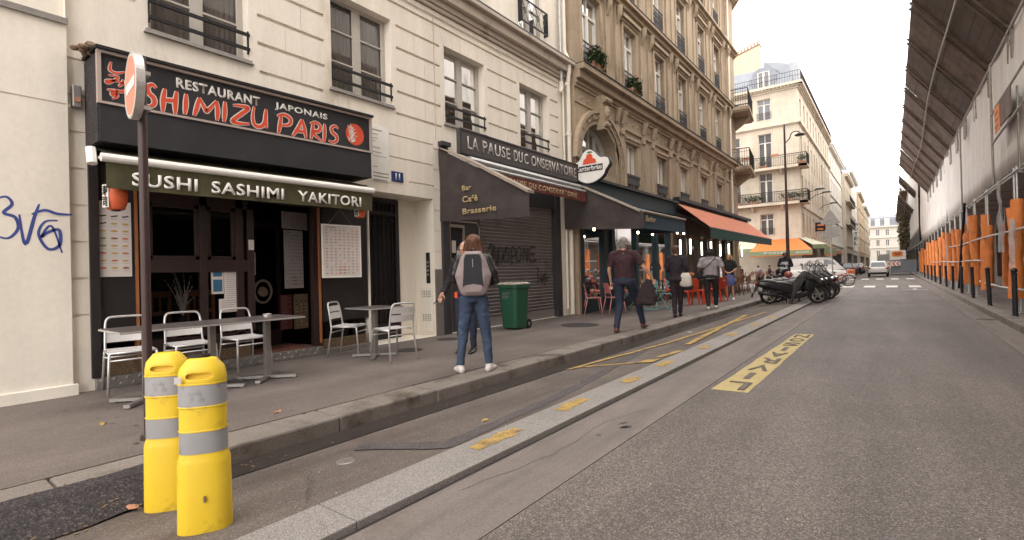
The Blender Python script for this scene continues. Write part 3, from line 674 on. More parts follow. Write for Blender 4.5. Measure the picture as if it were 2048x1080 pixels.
# ================================================================ building 2 (limestone)
X2 = -6.82
F2 = Fr((X2, 0, 0), (0, 1, 0), (1, 0, 0))
b2 = thing('limestone_building', 'tall brown limestone building with an arched window above the petrol blue and orange awnings', 'building', (X2, 20, .13))
cols = [(12.50, 13.62), (15.25, 16.25), (17.92, 18.92), (20.5, 21.5), (23.3, 24.3), (25.9, 26.9)]
Y0, Y1, YC = 11.99, 30.1, 33.0
rowsz = [(7.05, 9.30), (10.35, 12.45), (13.65, 15.5)]
H2 = []
for i, (a, c) in enumerate(cols):
    for z0, z1 in rowsz: H2.append((a, c, z0, z1, .20, False))
    if i: H2.append((a+.08, c-.02, 3.95, 5.50, .25, False))
H2 += [(12.1, 14.9, 4.2, 6.0, .0, False), (12.1, 19.3, .13, 3.45, .2, False), (19.6, 28.9, .13, 3.45, .2, False)]
b = MB(); F2.wall(b, Y0, Y1, .12, 17.0, H2)
# spandrel of the arch
cx, cz, ri = 13.42, 4.42, 1.20
arc = [(cx-ri*math.cos(t*math.pi/20), cz+ri*math.sin(t*math.pi/20)) for t in range(21)]
outer = []
for (u, z) in arc:
    du, dz = u-cx, z-cz; k = min([q for q in ((14.9-cx)/du if du > 1e-6 else 9e9, (12.1-cx)/du if du < -1e-6 else 9e9, (6.0-cz)/dz if dz > 1e-6 else 9e9)]); outer.append((cx+du*k, cz+dz*k))
for k in range(20): b.quad(F2.P(*arc[k]), F2.P(*arc[k+1]), F2.P(*outer[k+1]), F2.P(*outer[k]))
b.poly([F2.P(12.1, 6.0), F2.P(*outer[k0]) if (k0 := max(k for k in range(21) if outer[k][0] < 12.1001)) is not None else None, F2.P(*outer[k0+1])])
k1 = min(k for k in range(21) if outer[k][0] > 14.8999); b.poly([F2.P(14.9, 6.0), F2.P(*outer[k1-1]), F2.P(*outer[k1])])
b.quad(F2.P(12.1, 4.2), F2.P(cx-ri, 4.2), F2.P(cx-ri, 4.42), F2.P(12.1, 4.42)); b.quad(F2.P(cx+ri, 4.2), F2.P(14.9, 4.2), F2.P(14.9, 4.42), F2.P(cx+ri, 4.42))
for k in range(20): b.quad(F2.P(*arc[k]), F2.P(*arc[k+1]), F2.P(*arc[k+1], -.45), F2.P(*arc[k], -.45))
b.quad(F2.P(cx-ri, 3.4), F2.P(cx-ri, 4.42), F2.P(cx-ri, 4.42, -.45), F2.P(cx-ri, 3.4, -.45)); b.quad(F2.P(cx+ri, 3.4), F2.P(cx+ri, 4.42), F2.P(cx+ri, 4.42, -.45), F2.P(cx+ri, 3.4, -.45))
# canted corner: facade panel turning away
CA = Fr((X2, Y1, 0), (-.60, 1, 0), (1, .60, 0))
CB = Fr((X2-1.75, YC, 0), (-1, .12, 0), (.12, 1, 0))
b2w = b.obj('wall', M['lime'], b2)
b = MB(); CA.wall(b, 0, 3.38, .12, 17.0, [(1.1, 2.3, z0, z1, .25, False) for z0, z1 in ((3.95, 5.5), *rowsz)]); CB.wall(b, 0, 9, .12, 17.0, []); b.obj('corner_wall', M['lime'], b2)
for z0, z1 in ((3.95, 5.5), *rowsz): window(CA, 1.1, 2.3, z0, z1, .2, b2, bars=1, transom=None)
block_shell(F2, Y0+.005, Y1, 17.0, 10, b2, M['lime'])
# arch mouldings, window in the arch
b = MB(); 
for r0, r1, d in ((1.20, 1.34, .05), (1.34, 1.50, .09), (1.50, 1.60, .14)):
    A = [(cx-r0*math.cos(t*math.pi/24), cz+r0*math.sin(t*math.pi/24)) for t in range(25)]; B = [(cx-r1*math.cos(t*math.pi/24), cz+r1*math.sin(t*math.pi/24)) for t in range(25)]
    for k in range(24): b.prism([F2.P(*A[k]), F2.P(*A[k+1]), F2.P(*B[k+1]), F2.P(*B[k])], F2.N*d)
    F2.box(b, cx+r0, cx+r1, 3.4, cz, 0, d)
    if r1 < 1.45: F2.box(b, cx-r1, cx-r0, 3.4, cz, 0, d)
for k in range(1, 24, 2):
    a = k*math.pi/24; F2.box(b, cx-1.42*math.cos(a)-.035, cx-1.42*math.cos(a)+.035, cz+1.42*math.sin(a)-.035, cz+1.42*math.sin(a)+.035, .09, .12)
b.obj('archivolt', M['lime_plain'], b2)
b = MB(); b.prism([F2.P(cx-.14, 5.45, 0), F2.P(cx+.14, 5.45, 0), F2.P(cx+.24, 6.42, 0), F2.P(cx-.24, 6.42, 0)], F2.N*.24); b.tube([F2.P(cx-.2, 6.3, .26), F2.P(cx+.2, 6.3, .26)], .10, 10); b.tube([F2.P(cx-.15, 5.6, .22), F2.P(cx+.15, 5.6, .22)], .09, 10)
b.lathe([(.02, -.2), (.10, -.12), (.12, 0), (.08, .14), (.02, .2)], 10, F2.P(cx, 5.95, .25)); b.obj('keystone', M['lime_plain'], b2, smooth=False)
b = MB(); A = [(cx-1.215*math.cos(t*math.pi/20), cz+1.215*math.sin(t*math.pi/20)) for t in range(21)]
for k in range(20):
    q = [(cx+(p[0]-cx)*.90, cz+(p[1]-cz)*.90) for p in (A[k+1], A[k])]
    b.prism([F2.P(*A[k], -.42), F2.P(*A[k+1], -.42), F2.P(*q[0], -.42), F2.P(*q[1], -.42)], F2.N*.07)
F2.box(b, cx-1.215, cx-1.06, 3.4, cz, -.42, -.35); F2.box(b, cx+1.06, cx+1.215, 3.4, cz, -.42, -.35)
for u in (-.42, 0, .42): F2.box(b, cx+u-.035, cx+u+.035, 3.4, cz+math.sqrt(1.12-u*u*.9), -.41, -.36)
F2.box(b, cx-1.1, cx+1.1, 4.36, 4.44, -.41, -.355); F2.box(b, cx-.42, cx+.42, 4.9, 4.95, -.41, -.36)
wa = b.obj('window', M['winwhite'], b2)
b = MB(); b.poly([F2.P(*p, -.40) for p in A]+[F2.P(cx+1.17, 3.4, -.4), F2.P(cx-1.17, 3.4, -.4)]); b.obj('pane', M['glass'], wa)
darkroom(F2, 12, 28.8, 3.5, 6.2, .5, 3, b2); darkroom(F2, 12, 28.8, 7.0, 9.5, .45, 3, b2); darkroom(F2, 12, 28.8, 10.2, 12.6, .45, 3, b2); darkroom(F2, 12, 28.8, 13.4, 15.6, .45, 3, b2)
# string courses and cornices
def cornice(fr, u0, u1, z, prof, parent, m, name='cornice'):
    b = MB()
    for (za, zb, d) in prof: fr.box(b, u0, u1, z+za, z+zb, -.02, d)
    return b, name
for z, pr in ((6.40, ((0, .08, .05), (.08, .2, .09), (.2, .42, .20), (.42, .58, .34))), (9.72, ((0, .07, .05), (.07, .22, .14), (.22, .34, .26))), (13.05, ((0, .07, .05), (.07, .2, .12), (.2, .32, .24))), (16.2, ((0, .12, .1), (.12, .35, .3), (.35, .6, .55)))):
    b = MB()
    for (za, zb, d) in pr:
        F2.box(b, Y0, Y1+.0, z+za, z+zb, -.02, d); CA.box(b, .0, 3.4, z+za+.003, z+zb-.003, -.02, d); CB.box(b, 0, 9, z+za+.001, z+zb-.001, -.02, d)
    b.obj('cornice', M['lime_plain'], b2, bevel=.012)
b = MB(); F2.box(b, Y0, Y1, 6.982, 7.0, -.02, .37); F2.box(b, Y0, Y1, 10.062, 10.08, -.02, .28); b.obj('lead_flashing', M['iron'], b2)
# frieze band, rosettes, pilasters, brackets
b = MB(); F2.box(b, 15.0, Y1, 5.86, 5.94, -.01, .06); F2.box(b, Y0, cx-.3, 5.98, 6.03, 0, .03)
for u in [12.35, 12.75]+[14.1+.44*k for k in range(34)]: b.lathe([(.055, 0), (.05, .02), (.02, .035), (.002, .04)], 8, (0, 0, 0), T=Matrix.Translation(F2.P(u, 6.16, 0)) @ Matrix.Rotation(R(90), 4, 'Y'))
edges = [15.25-1.25]+[]
gaps = [(14.45, 15.05), (16.55, 17.62), (19.22, 20.2), (21.8, 23.0), (24.6, 25.6), (27.2, 28.6)]
for a, c in gaps:
    for (p, q) in ((a, a+.20), (c-.20, c)):
        F2.box(b, p, q, 3.6, 5.86, 0, .05); F2.box(b, p-.03, q+.03, 5.66, 5.86, 0, .09)
        b.tube([F2.P(p+.1, 5.98, .05), F2.P(p+.1, 6.38, .17)], [.07, .10], 8)
for a, c in [(13.9, 14.95)]+gaps[1:]:
    for (z0, z1) in ((7.02, 9.72), (10.1, 13.05), (13.4, 16.2)):
        F2.box(b, a+.05, a+.32, z0, z1, 0, .05); F2.box(b, c-.32, c-.05, z0, z1, 0, .05)
        F2.box(b, a+.03, a+.34, z0, z0+.25, 0, .075); F2.box(b, c-.34, c-.03, z0, z0+.25, 0, .075)
        for u in (a+.18, c-.18): b.tube([F2.P(u, z1-.55, .04), F2.P(u, z1-.3, .13), F2.P(u, z1-.02, .16)], [.05, .09, .10], 8)
for i, (a, c) in enumerate(cols):
    for z0, z1 in rowsz:
        F2.box(b, a-.12, a-.0, z0-.02, z1+.10, 0, .045); F2.box(b, c, c+.12, z0-.02, z1+.10, 0, .045); F2.box(b, a-.12, c+.12, z1, z1+.12, 0, .047); F2.box(b, a-.2, c+.2, z1+.20, z1+.30, 0, .16); F2.box(b, a-.16, c+.16, z1+.12, z1+.20, 0, .08)
    if i: F2.box(b, a-.02, c+.08, 5.5, 5.60, 0, .04); F2.box(b, a-.04, c+.10, 5.60, 5.68, 0, .08)
b.obj('carved_trim', M['lime_plain'], b2)
for i, (a, c) in enumerate(cols):
    window(F2, a, c, 7.05, 9.30, .13, b2, bars=0, transom=1.72)
    window(F2, a, c, 10.35, 12.45, .13, b2, bars=0, transom=1.6)
    window(F2, a, c, 13.65, 15.5, .13, b2, bars=0, transom=1.4)
    guard(F2, a-.02, c+.02, 7.05, .78, .03, b2); guard(F2, a-.02, c+.02, 10.35, .72, .03, b2); guard(F2, a, c, 13.65, .6, .03, b2)
    if i:
        window(F2, a+.08, c-.02, 3.95, 5.50, .14, b2, bars=0)
        q = MB(); F2.box(q, a+.02, c+.04, 4.38, 4.46, -.05, .05); F2.box(q, a+.04, c+.02, 4.14, 4.38, -.02, .03)
        for k in range(5): F2.box(q, a+.10+.18*k, a+.13+.18*k, 3.9, 4.14, 0, .02)
        q.obj('window_guard', M['iron'], b2)
b = MB(); b.tube([F2.P(28.45, 16.2, .12), F2.P(28.45, .3, .12)], .05, 8); b.obj('drainpipe', M['stucco2'], b2)
# corner balconies on consoles
def balcony(fr, u0, u1, z, dep, parent, h=.95, m='lime_plain', ncon=2, side=True):
    b = MB(); fr.box(b, u0, u1, z-.18, z, -.02, dep); fr.box(b, u0+.05, u1-.05, z-.26, z-.18, -.02, dep-.08)
    for k in range(ncon):
        u = u0+(u1-u0)*(k+.5)/ncon; b.prism([fr.P(u-.12, z-.26, 0), fr.P(u-.12, z-.26, dep-.1), fr.P(u-.12, z-.45, dep-.2), fr.P(u-.12, z-.95, .12), fr.P(u-.12, z-.98, 0)], fr.U*.24)
    s = b.obj('balcony', M[m], parent)
    r = MB(); P = [fr.P(u0+.04, 0, 0), fr.P(u0+.04, 0, dep-.06), fr.P(u1-.04, 0, dep-.06), fr.P(u1-.04, 0, 0)]
    for zz, q in ((z+h, .022), (z+h*.82, .01), (z+.07, .012)): r.tube([p+Vector((0, 0, zz)) for p in P], q, 4)
    for a, c in zip(P, P[1:]):
        L = (c-a).length; n = max(1, int(L/.11))
        for k in range(n+1):
            p = a.lerp(c, k/n); r.tube([p+Vector((0, 0, z)), p+Vector((0, 0, z+h))], .009, 4)
            if k < n:
                p = a.lerp(c, (k+.5)/n); e = (c-a).normalized()*.04
                r.tube([p+e*math.cos(t*math.pi/3)+Vector((0, 0, z+h*.42+.10*math.sin(t*math.pi/3))) for t in range(6)], .008, 4, closed=True)
    r.obj('balustrade', M['iron'], s); return s
FBb = Fr((X2, 28.7, 0), (-.12, 1, 0), (1, .12, 0))
balcony(FBb, 0, 2.9, 6.72, 1.0, b2, ncon=1); balcony(FBb, 0, 2.9, 9.92, 1.0, b2, ncon=1)
b = MB(); F2.box(b, Y0, Y1, 16.8, 17.05, -3, .1)
b.prism([F2.P(Y0, 17.05, 0), F2.P(Y0, 19.5, -1.5), F2.P(Y0, 19.5, -9), F2.P(Y0, 17.05, -9)], F2.U*(Y1-Y0)); b.obj('roof', M['zinc'], b2)
# plants on window guards
def leaves(name, c, ext, n, m, label=None, cat=None, parent=None, s=.05, droop=0.):
    b = MB(); rr = random.Random(hash(name+str(c)) % 999 if False else int(c[1]*37) % 997)
    for k in range(n):
        a = rr.uniform(0, 6.28); q = rr.random()**.5; zc = rr.uniform(-1, 1)
        p = Vector((c[0]+ext[0]*q*math.cos(a), c[1]+ext[1]*q*math.sin(a), c[2]+ext[2]*zc*(1-.5*q*q)-droop*q*rr.random()))
        T = Matrix.Translation(p) @ Matrix.Rotation(rr.uniform(0, 6.28), 4, 'Z') @ Matrix.Rotation(rr.uniform(-1.2, 1.2), 4, 'X'); l = s*rr.uniform(.6, 1.4)
        b.poly([T @ Vector(v) for v in ((0, 0, 0), (l*.35, l*.4, .004), (0, l, 0), (-l*.35, l*.4, .004))])
    o = b.obj(name, m, parent, recalc=False)
    if label: tag(o, label, cat)
    return o
for (y0, lab, ex) in ((13.15, 'bushy green plant trailing over the window guard nearest the cream building', (.22, .42, .28)), (15.85, 'green plant with a pink flower in the second window from the cream building', (.2, .40, .2))):
    t = thing('potted_plant', lab, 'plant', (X2+.1, y0, 7.15))
    q = MB(); q.prism([(X2-.02, y0-.35, 7.10), (X2+.2, y0-.35, 7.10), (X2+.22, y0-.35, 7.30), (X2-.04, y0-.35, 7.30)], (0, .7, 0)); q.obj('planter', M['terracotta'], t)
    leaves('foliage', (X2+.12, y0, 7.62 if y0 < 14 else 7.55), ex, 900, M['leaf'], parent=t, s=.085, droop=.45)
    if y0 > 15:
        q = MB(); q.ell((X2+.15, y0+.1, 7.86), (.035, .035, .03), 8, 5); q.obj('flower', mat('pink_flower', (.75, .25, .2), .6, var=0), t)
# ================================================================ sushi restaurant
def shear_y(z0, k, y0=1.57):   # the fascia climbs slightly along the wall
    return lambda u, z: z+(u-y0)*k
class FrT(Fr):
    def __init__(s, o, U, Nn, k=0, u0=0): super().__init__(o, U, Nn); s.k = k; s.u0 = u0
    def P(s, u, z, d=0): return super().P(u, z+(u-s.u0)*s.k, d)
    def box(s, mb, u0, u1, z0, z1, d0, d1):
        i = len(mb.v)
        for d in (d0, d1):
            for (u, z) in ((u0, z0), (u1, z0), (u1, z1), (u0, z1)): mb.v.append(tuple(s.P(u, z, d)))
        for q in ((0, 1, 2, 3), (7, 6, 5, 4), (0, 4, 5, 1), (1, 5, 6, 2), (2, 6, 7, 3), (3, 7, 4, 0)): mb.face([i+k for k in q])
        return mb
sh = thing('sushi_shopfront', 'black and dark wood sushi restaurant front with an open doorway, under the olive awning', 'shopfront', (-7.05, 3.4, .13))
F1.each([(1.66, 2.00, .62, 2.40, -.12, -.03), (4.42, 5.27, .62, 2.40, -.12, -.03), (1.57, 1.66, .26, 2.80, -.1, .03), (1.66, 5.27, 2.40, 2.80, -.12, -.02)], 'black_panel', M['black'], sh, .004)
F1.each([(2.0, 2.03, .40, 2.4, -.11, -.015), (4.36, 4.39, .3, 2.4, -.11, -.015)], 'wooden_edge', M['wood'], sh)
b = MB()
for u in (2.05, 2.70, 3.15, 3.30): F1.box(b, u, u+.09, .40, 2.42, -.13, -.04)
F1.box(b, 2.05, 3.39, 1.42, 1.58, -.13, -.045); F1.box(b, 2.05, 3.39, .40, .60, -.13, -.04); F1.box(b, 2.05, 3.39, 2.28, 2.42, -.13, -.04)
F1.box(b, 4.27, 4.36, .26, 2.42, -.13, -.04)
for u0_, u1_ in ((2.14, 2.70), (2.79, 3.15)):
    F1.box(b, u0_, u0_+.05, 1.58, 2.28, -.11, -.06); F1.box(b, u1_-.05, u1_, 1.58, 2.28, -.11, -.06); F1.box(b, u0_, u1_, 1.58, 1.63, -.11, -.06); F1.box(b, u0_, u1_, 2.23, 2.28, -.11, -.06)
b.obj('window_frame', M['brownwood'], sh, bevel=.003)
b = MB(); b.quad(F1.P(2.1, .55, -.09), F1.P(3.36, .55, -.09), F1.P(3.36, 2.3, -.09), F1.P(2.1, 2.3, -.09)); b.obj('pane', M['glassdark'], sh)
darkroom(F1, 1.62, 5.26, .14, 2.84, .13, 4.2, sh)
b = MB(); F1.box(b, 1.60, 4.36, .13, .255, -.5, .06); F1.box(b, 4.36, 5.27, .13, .20, -.5, .04); b.obj('step', M['steeldull'], sh, bevel=.004)
b = MB()
for k in range(60):
    u = 1.64+k*.06; b.lathe([(.018, 0), (.012, .006), (.002, .007)], 6, T=Matrix.Translation(F1.P(u, .195+.03*(-1)**k, .06)) @ Matrix.Rotation(R(90), 4, 'Y')) if u < 4.34 else None
b.obj('step_studs', M['steeldull'], sh)
F1.each([(2.0, 3.3, .26, .40, -.12, -.02), (4.42, 5.2, .2, .34, -.12, -.02), (1.66, 2.0, .26, .5, -.12, -.015)], 'pebble_skirting', mat('brown_pebble', (.12, .075, .04), .8, var=.5, vs=40), sh)
b = MB(); F1.box(b, 3.40, 4.27, .255, .262, -1.6, -.02); o = b.obj('doormat', mat('red_brown_mat', (.13, .045, .03), .95, var=.3, vs=30)); tag(o, 'reddish brown doormat in the restaurant doorway', 'doormat')
# open glazed door inside the entrance with stickers
FD = Fr((-7.6, 3.42, 0), (-.35, .94, 0), (.94, .35, 0))
b = MB(); FD.box(b, 0, .07, .26, 2.2, -.02, .02); FD.box(b, .72, .79, .26, 2.2, -.02, .02); FD.box(b, .07, .72, 2.1, 2.2, -.02, .02); FD.box(b, .07, .72, .26, .5, -.02, .02)
dr = b.obj('door', M['brownwood'], sh)
b = MB(); b.quad(FD.P(.05, .4), FD.P(.75, .4), FD.P(.75, 2.15), FD.P(.05, 2.15)); b.obj('door_pane', M['glassdark'], dr)
b = MB(); b.tube([FD.P(.4+.17*math.cos(t*math.pi/14), 1.12+.17*math.sin(t*math.pi/14), .025) for t in range(28)], .02, 6, closed=True); b.lathe([(.085, 0), (.06, .015), (.01, .03)], 16, T=Matrix.Translation(FD.P(.4, 1.12, .02)) @ Matrix.Rotation(R(70), 4, 'Y'))
b.obj('round_emblem', mat('beige_emblem', (.30, .25, .2), .6, var=.1), dr)
# interior: menu board at the back, wooden chairs and window ornaments glimpsed through the pane
def poster(name, fr, u0, u1, z0, z1, d, label, cat, kind='menu', parent=None, seed=1, m='paper'):
    b = MB(); fr.box(b, u0, u1, z0, z1, d, d+.012); o = b.obj(name, M[m], parent)
    if label: tag(o, label, cat)
    rr = random.Random(seed); q = MB(); w = u1-u0; h = z1-z0
    ms = [mat_c('print_grey', (.22, .2, .2)), mat_c('print_salmon', (.55, .16, .08)), mat_c('print_brown', (.28, .10, .05)), mat_c('print_green', (.16, .25, .07)), mat_c('print_ochre', (.5, .33, .09)), mat_c('print_black', (.03, .03, .03))]
    def dot(u, z, a, c, mi_):
        q.cur = mi_; n = 8; q.poly([fr.P(u+a*math.cos(t*2*math.pi/n)*rr.uniform(.8, 1.1), z+c*math.sin(t*2*math.pi/n)*rr.uniform(.8, 1.1), d+.0145) for t in range(n)])
    def line(u, z, l, hh=.004): q.cur = 0; q.quad(fr.P(u, z, d+.0142), fr.P(u+l, z, d+.0142), fr.P(u+l, z+hh, d+.0142), fr.P(u, z+hh, d+.0142))
    if kind == 'menu':
        line(u0+.1*w, z1-.045*h, .35*w)
        for r_ in range(9):
            zc = z1-h*(.10+.098*r_)
            for c_ in range(3):
                uc = u0+w*(.18+.32*c_)
                if r_ in (1,) or (r_ == 2 and c_ == 0): q.cur = 5; q.poly([fr.P(uc-w*.1, zc+.004, d+.0145), fr.P(uc-w*.07, zc-.012, d+.0145), fr.P(uc+w*.11, zc+.002, d+.0145), fr.P(uc+w*.10, zc+.016, d+.0145), fr.P(uc-w*.05, zc+.004, d+.0145)])
                elif r_ in (0,): line(uc-w*.06, zc, w*.12)
                else: dot(uc, zc, w*.11, h*.014, [1, 4, 3, 2, 1, 4][rr.randrange(6)] if r_ > 3 else 4)
                line(uc-w*.1, zc-h*.038, w*.2, .0025)
    elif kind == 'grid':
        for r_ in range(15):
            zc = z1-h*(.09+.06*r_)
            for c_ in range(8):
                if rr.random() < .12: continue
                uc = u0+w*(.10+.115*c_)
                big = r_ > 11 and c_ in (3, 4)
                dot(uc, zc, w*(.06 if big else .034), h*(.012 if big else .008), [1, 2, 1, 0, 2][rr.randrange(5)])
                line(uc-w*.03, zc-h*.02, w*.06, .002)
        line(u0+.08*w, z1-.045*h, .26*w, .012)
    elif kind == 'text':
        for r_ in range(int(h/.028)): line(u0+.1*w, z1-.03-.028*r_, w*rr.uniform(.4, .8), .006)
    if q.f: q.obj('printed_pictures' if kind != 'text' else 'printed_lines', ms, o, recalc=False)
    return o
_mc = {}
def mat_c(n, c, **k):
    if n not in _mc: _mc[n] = mat(n, c, .7, var=0, **k)
    return _mc[n]
poster('menu_poster', F1, 1.64, 1.965, 1.38, 2.24, -.028, 'tall narrow sushi menu poster under the left lantern', 'menu', seed=3)
FH = Fr((-6.93, 4.37, 0), (.05, 1, 0), (1, -.05, 0))
hm = poster('hanging_menu_board', FH, -.03, .62, 1.32, 2.12, 0, 'white framed picture menu hanging on a string at the right of the restaurant doorway', 'menu board', 'grid', seed=5)
b = MB()
for (a, c) in (((.05, 2.12), (.27, 2.38)), ((.27, 2.38), (.5, 2.12))): b.tube([FH.P(*a, .01), FH.P(*c, .01)], .004, 5)
b.obj('string', M['tan'], hm)
b = MB()
for q in ((-.045, .635, 2.115, 2.135), (-.045, .635, 1.305, 1.325), (-.045, -.025, 1.325, 2.115), (.615, .635, 1.325, 2.115)): FH.box(b, *q, -.002, .018)
b.obj('frame', M['white'], hm)
FE = Fr((-7.75, 3.95, 0), (-.2, 1, 0), (1, .2, 0))
poster('menu_poster', FE, .25, .62, 1.15, 2.1, 0, 'dim picture menu on the wall inside the restaurant entrance', 'menu', 'grid', seed=7)
poster('menu_poster', FE, .2, .7, 2.12, 2.4, .02, 'dim horizontal menu strip hung high inside the restaurant entrance', 'menu', 'grid', seed=8)
poster('poster', FE, .12, .34, .5, 1.05, .04, 'dark red food poster low inside the entrance, left of the paler one', 'poster', 'text', seed=8, m='redcanvas')
poster('poster', FE, .38, .66, .48, 1.05, .045, 'food poster with orange pictures low inside the restaurant entrance', 'poster', 'menu', seed=9, m='tan')
FG = Fr((-7.05, 0, 0), (0, 1, 0), (1, 0, 0))
poster('paper_notice', FG, 3.0, 3.24, 1.05, 1.46, -.085, 'white paper notice taped inside the restaurant window', 'notice', 'text', seed=4)
poster('paper_notice', FG, 2.93, 3.2, .88, 1.06, -.083, 'lower white sheet taped beneath the other notices in the restaurant window', 'notice', 'text', seed=6)
o = poster('sticker', FG, 2.84, 2.99, 1.13, 1.46, -.084, 'blue and white card sticker in the restaurant window, left of the paper notice', 'sticker', '', seed=4)
b = MB(); FG.box(b, 2.86, 2.97, 1.16, 1.32, -.071, -.068); FG.box(b, 2.86, 2.97, 1.36, 1.42, -.071, -.068); b.obj('blue_print', mat_c('print_blue', (.03, .12, .22)), o)
o = poster('sticker', FD, .10, .26, 1.38, 1.72, .022, 'white sticker with a teal square on the glazed restaurant door', 'sticker', '', seed=4)
b = MB(); FD.box(b, .13, .23, 1.44, 1.62, .035, .037); b.obj('teal_print', mat_c('print_teal', (.03, .16, .15)), o)
o = poster('sticker', F1, 3.31, 3.38, 1.72, 1.86, -.04, 'small cream card on the wooden post beside the restaurant doorway', 'sticker', 'text', seed=4)
# inside: a wooden chair back and twigs in a vase
def wood_chair(loc, rz, label, seed=0):
    t = thing('wooden_chair', label, 'chair')
    b = MB(); b.box(-.2, .2, -.2, .2, .42, .46); b.obj('seat', M['wood'], t)
    for x in (-.18, .18):
        for y in (-.18, .18):
            q = MB(); q.box(x-.02, x+.02, y-.02, y+.02, 0, .42 if y < 0 else .92); q.obj('leg', M['wood'], t)
    b = MB(); b.box(-.16, .16, .165, .195, .84, .92); b.box(-.16, .16, .17, .19, .6, .65)
    for x in (-.08, 0, .08): b.box(x-.012, x+.012, .17, .19, .65, .84)
    b.obj('backrest', M['wood'], t); t.location = loc; t.rotation_euler = (0, 0, rz); return t
wood_chair((-7.6, 2.35, .26), R(80), 'orange wooden chair inside the restaurant window, nearer the left menu poster')
wood_chair((-7.65, 3.0, .26), R(100), 'orange wooden chair inside the restaurant window, behind the paper notices')
t = thing('twig_vase', 'vase of pale dried twigs inside the restaurant window', 'vase', (-7.4, 2.6, .6))
b = MB(); b.lathe([(.04, 0), (.07, .08), (.05, .2), (.03, .26)], 12, (-7.4, 2.6, .6)); b.obj('vase', M['iron'], t, smooth=True)
b = MB()
for k in range(22):
    a = rnd.uniform(0, 6.28); r_ = rnd.uniform(.05, .22); h = rnd.uniform(.25, .6); P0 = Vector((-7.4, 2.6, .84)); P1 = P0+Vector((r_*.5*math.cos(a), r_*.5*math.sin(a), h*.6)); P2 = P0+Vector((r_*math.cos(a+.3), r_*math.sin(a+.3), h))
    b.tube([P0, P1, P2], [.004, .003, .002], 4)
    for s_ in range(3): b.ell(P1.lerp(P2, .3+.3*s_), (.009, .009, .009), 5, 4)
b.obj('twigs', M['paper'], t)
# fascia box with the lettering
FS = FrT((-6.58, 1.57, 0), (0, 1, 0), (1, 0, 0), k=.022, u0=0)
sg = thing('restaurant_sign', 'long black restaurant fascia reading RESTAURANT JAPONAIS SHIMIZU PARIS in white and vermilion', 'sign', (-6.8, 3.3, 2.8))
b = MB(); FS.box(b, 0, 3.44, 2.80, 3.20, -.46, .012); b.obj('lower_fascia', M['blackm'], sg, bevel=.004)
b = MB(); FS.box(b, 0, 3.44, 3.225, 3.74, -.46, 0); b.obj('sign_box', M['blackm'], sg, bevel=.003)
b = MB()
for q in ((-.015, 3.455, 3.735, 3.765), (-.015, 3.455, 3.20, 3.225), (-.015, .02, 3.225, 3.735), (3.42, 3.455, 3.225, 3.735)): FS.box(b, *q, -.02, .03)
b.obj('frame', mat('pinkish_frame', (.42, .34, .30), .5, var=.1), sg)
b = MB(); FS.box(b, -.03, 3.47, 3.768, 3.80, -.47, .06); b.obj('top_capping', M['iron'], sg)
b = MB(); rr = random.Random(3)
for k in range(16): b.ell((-6.93+rr.uniform(-.1, .3), 1.55+rr.uniform(-.1, .1), 3.82+rr.uniform(-.04, .03)), (.05, .05, .03), 6, 4)
b.obj('torn_flashing', M['tan'], sg)
b = MB(); FS.box(b, -.012, .0, 2.80, 3.74, -.46, .0); b.obj('side_panel', M['asphalt_dark'], sg)
text('RESTAURANT', FS, .72, 1.69, 3.548, 3.668, M['white'], sg, d=.004, bold=.034, sp=1.12)
text('JAPONAIS', FS, 1.89, 2.68, 3.548, 3.66, M['white'], sg, d=.004, bold=.03, sp=1.12)
G = {'S': [[(.8, .88), (.55, 1), (.25, .85), (.3, .62), (.6, .45), (.65, .22), (.35, .05), (0, .12)]], 'H': [[(.18, 1), (.08, .5), (.05, 0)], [(.8, 1), (.72, .5), (.7, 0)], [(.05, .5), (.8, .58)]],
     'I': [[(.3, 1), (.25, .5), (.12, 0)]], 'M': [[(.2, .95), (.12, .5), (.0, .02)], [(.2, .95), (.42, .45), (.5, .4), (.85, .98)], [(.85, .98), (.88, .5), (.85, 0)]], 'Z': [[(.08, .9), (.5, .96), (.9, .92), (.45, .5), (.02, .08), (.5, .05), (.95, .12)]],
     'U': [[(.15, 1), (.05, .5), (.12, .12), (.4, .02), (.7, .18), (.85, .6), (.9, 1)], [(.9, 1), (.84, .5), (.9, .02)]], 'P': [[(.28, .92), (.2, .5), (.08, 0)], [(.02, .85), (.45, 1), (.85, .85), (.75, .55), (.2, .42)]],
     'A': [[(.58, 1), (.35, .5), (0, 0)], [(.58, 1), (.72, .5), (.8, 0)], [(.12, .32), (.82, .36)]], 'R': [[(.28, .92), (.2, .5), (.08, 0)], [(.02, .85), (.45, 1), (.8, .82), (.65, .55), (.22, .45), (.5, .22), (.95, 0)]]}
bo, bi = MB(), MB(); kk = 0
for (ch, ua, ub, z0, z1) in (('S', .40, .55, 3.25, 3.52), ('H', .57, .76, 3.235, 3.505), ('I', .79, .89, 3.25, 3.50), ('M', .90, 1.20, 3.25, 3.50), ('I', 1.225, 1.31, 3.25, 3.51), ('Z', 1.33, 1.56, 3.26, 3.51), ('U', 1.58, 1.79, 3.27, 3.53),
                             ('P', 1.91, 2.14, 3.235, 3.51), ('A', 2.13, 2.38, 3.24, 3.50), ('R', 2.39, 2.60, 3.24, 3.50), ('I', 2.60, 2.70, 3.24, 3.51), ('S', 2.69, 2.90, 3.245, 3.51)):
    for st in G[ch]:
        P = smooth_pts([(ua+x*(ub-ua), z0+z*(z1-z0)) for x, z in st], 5); kk += 1
        ribbon(bo, P, .068, FS, .004+.0004*(kk % 5)); ribbon(bi, P, .046, FS, .0075+.0004*(kk % 5))
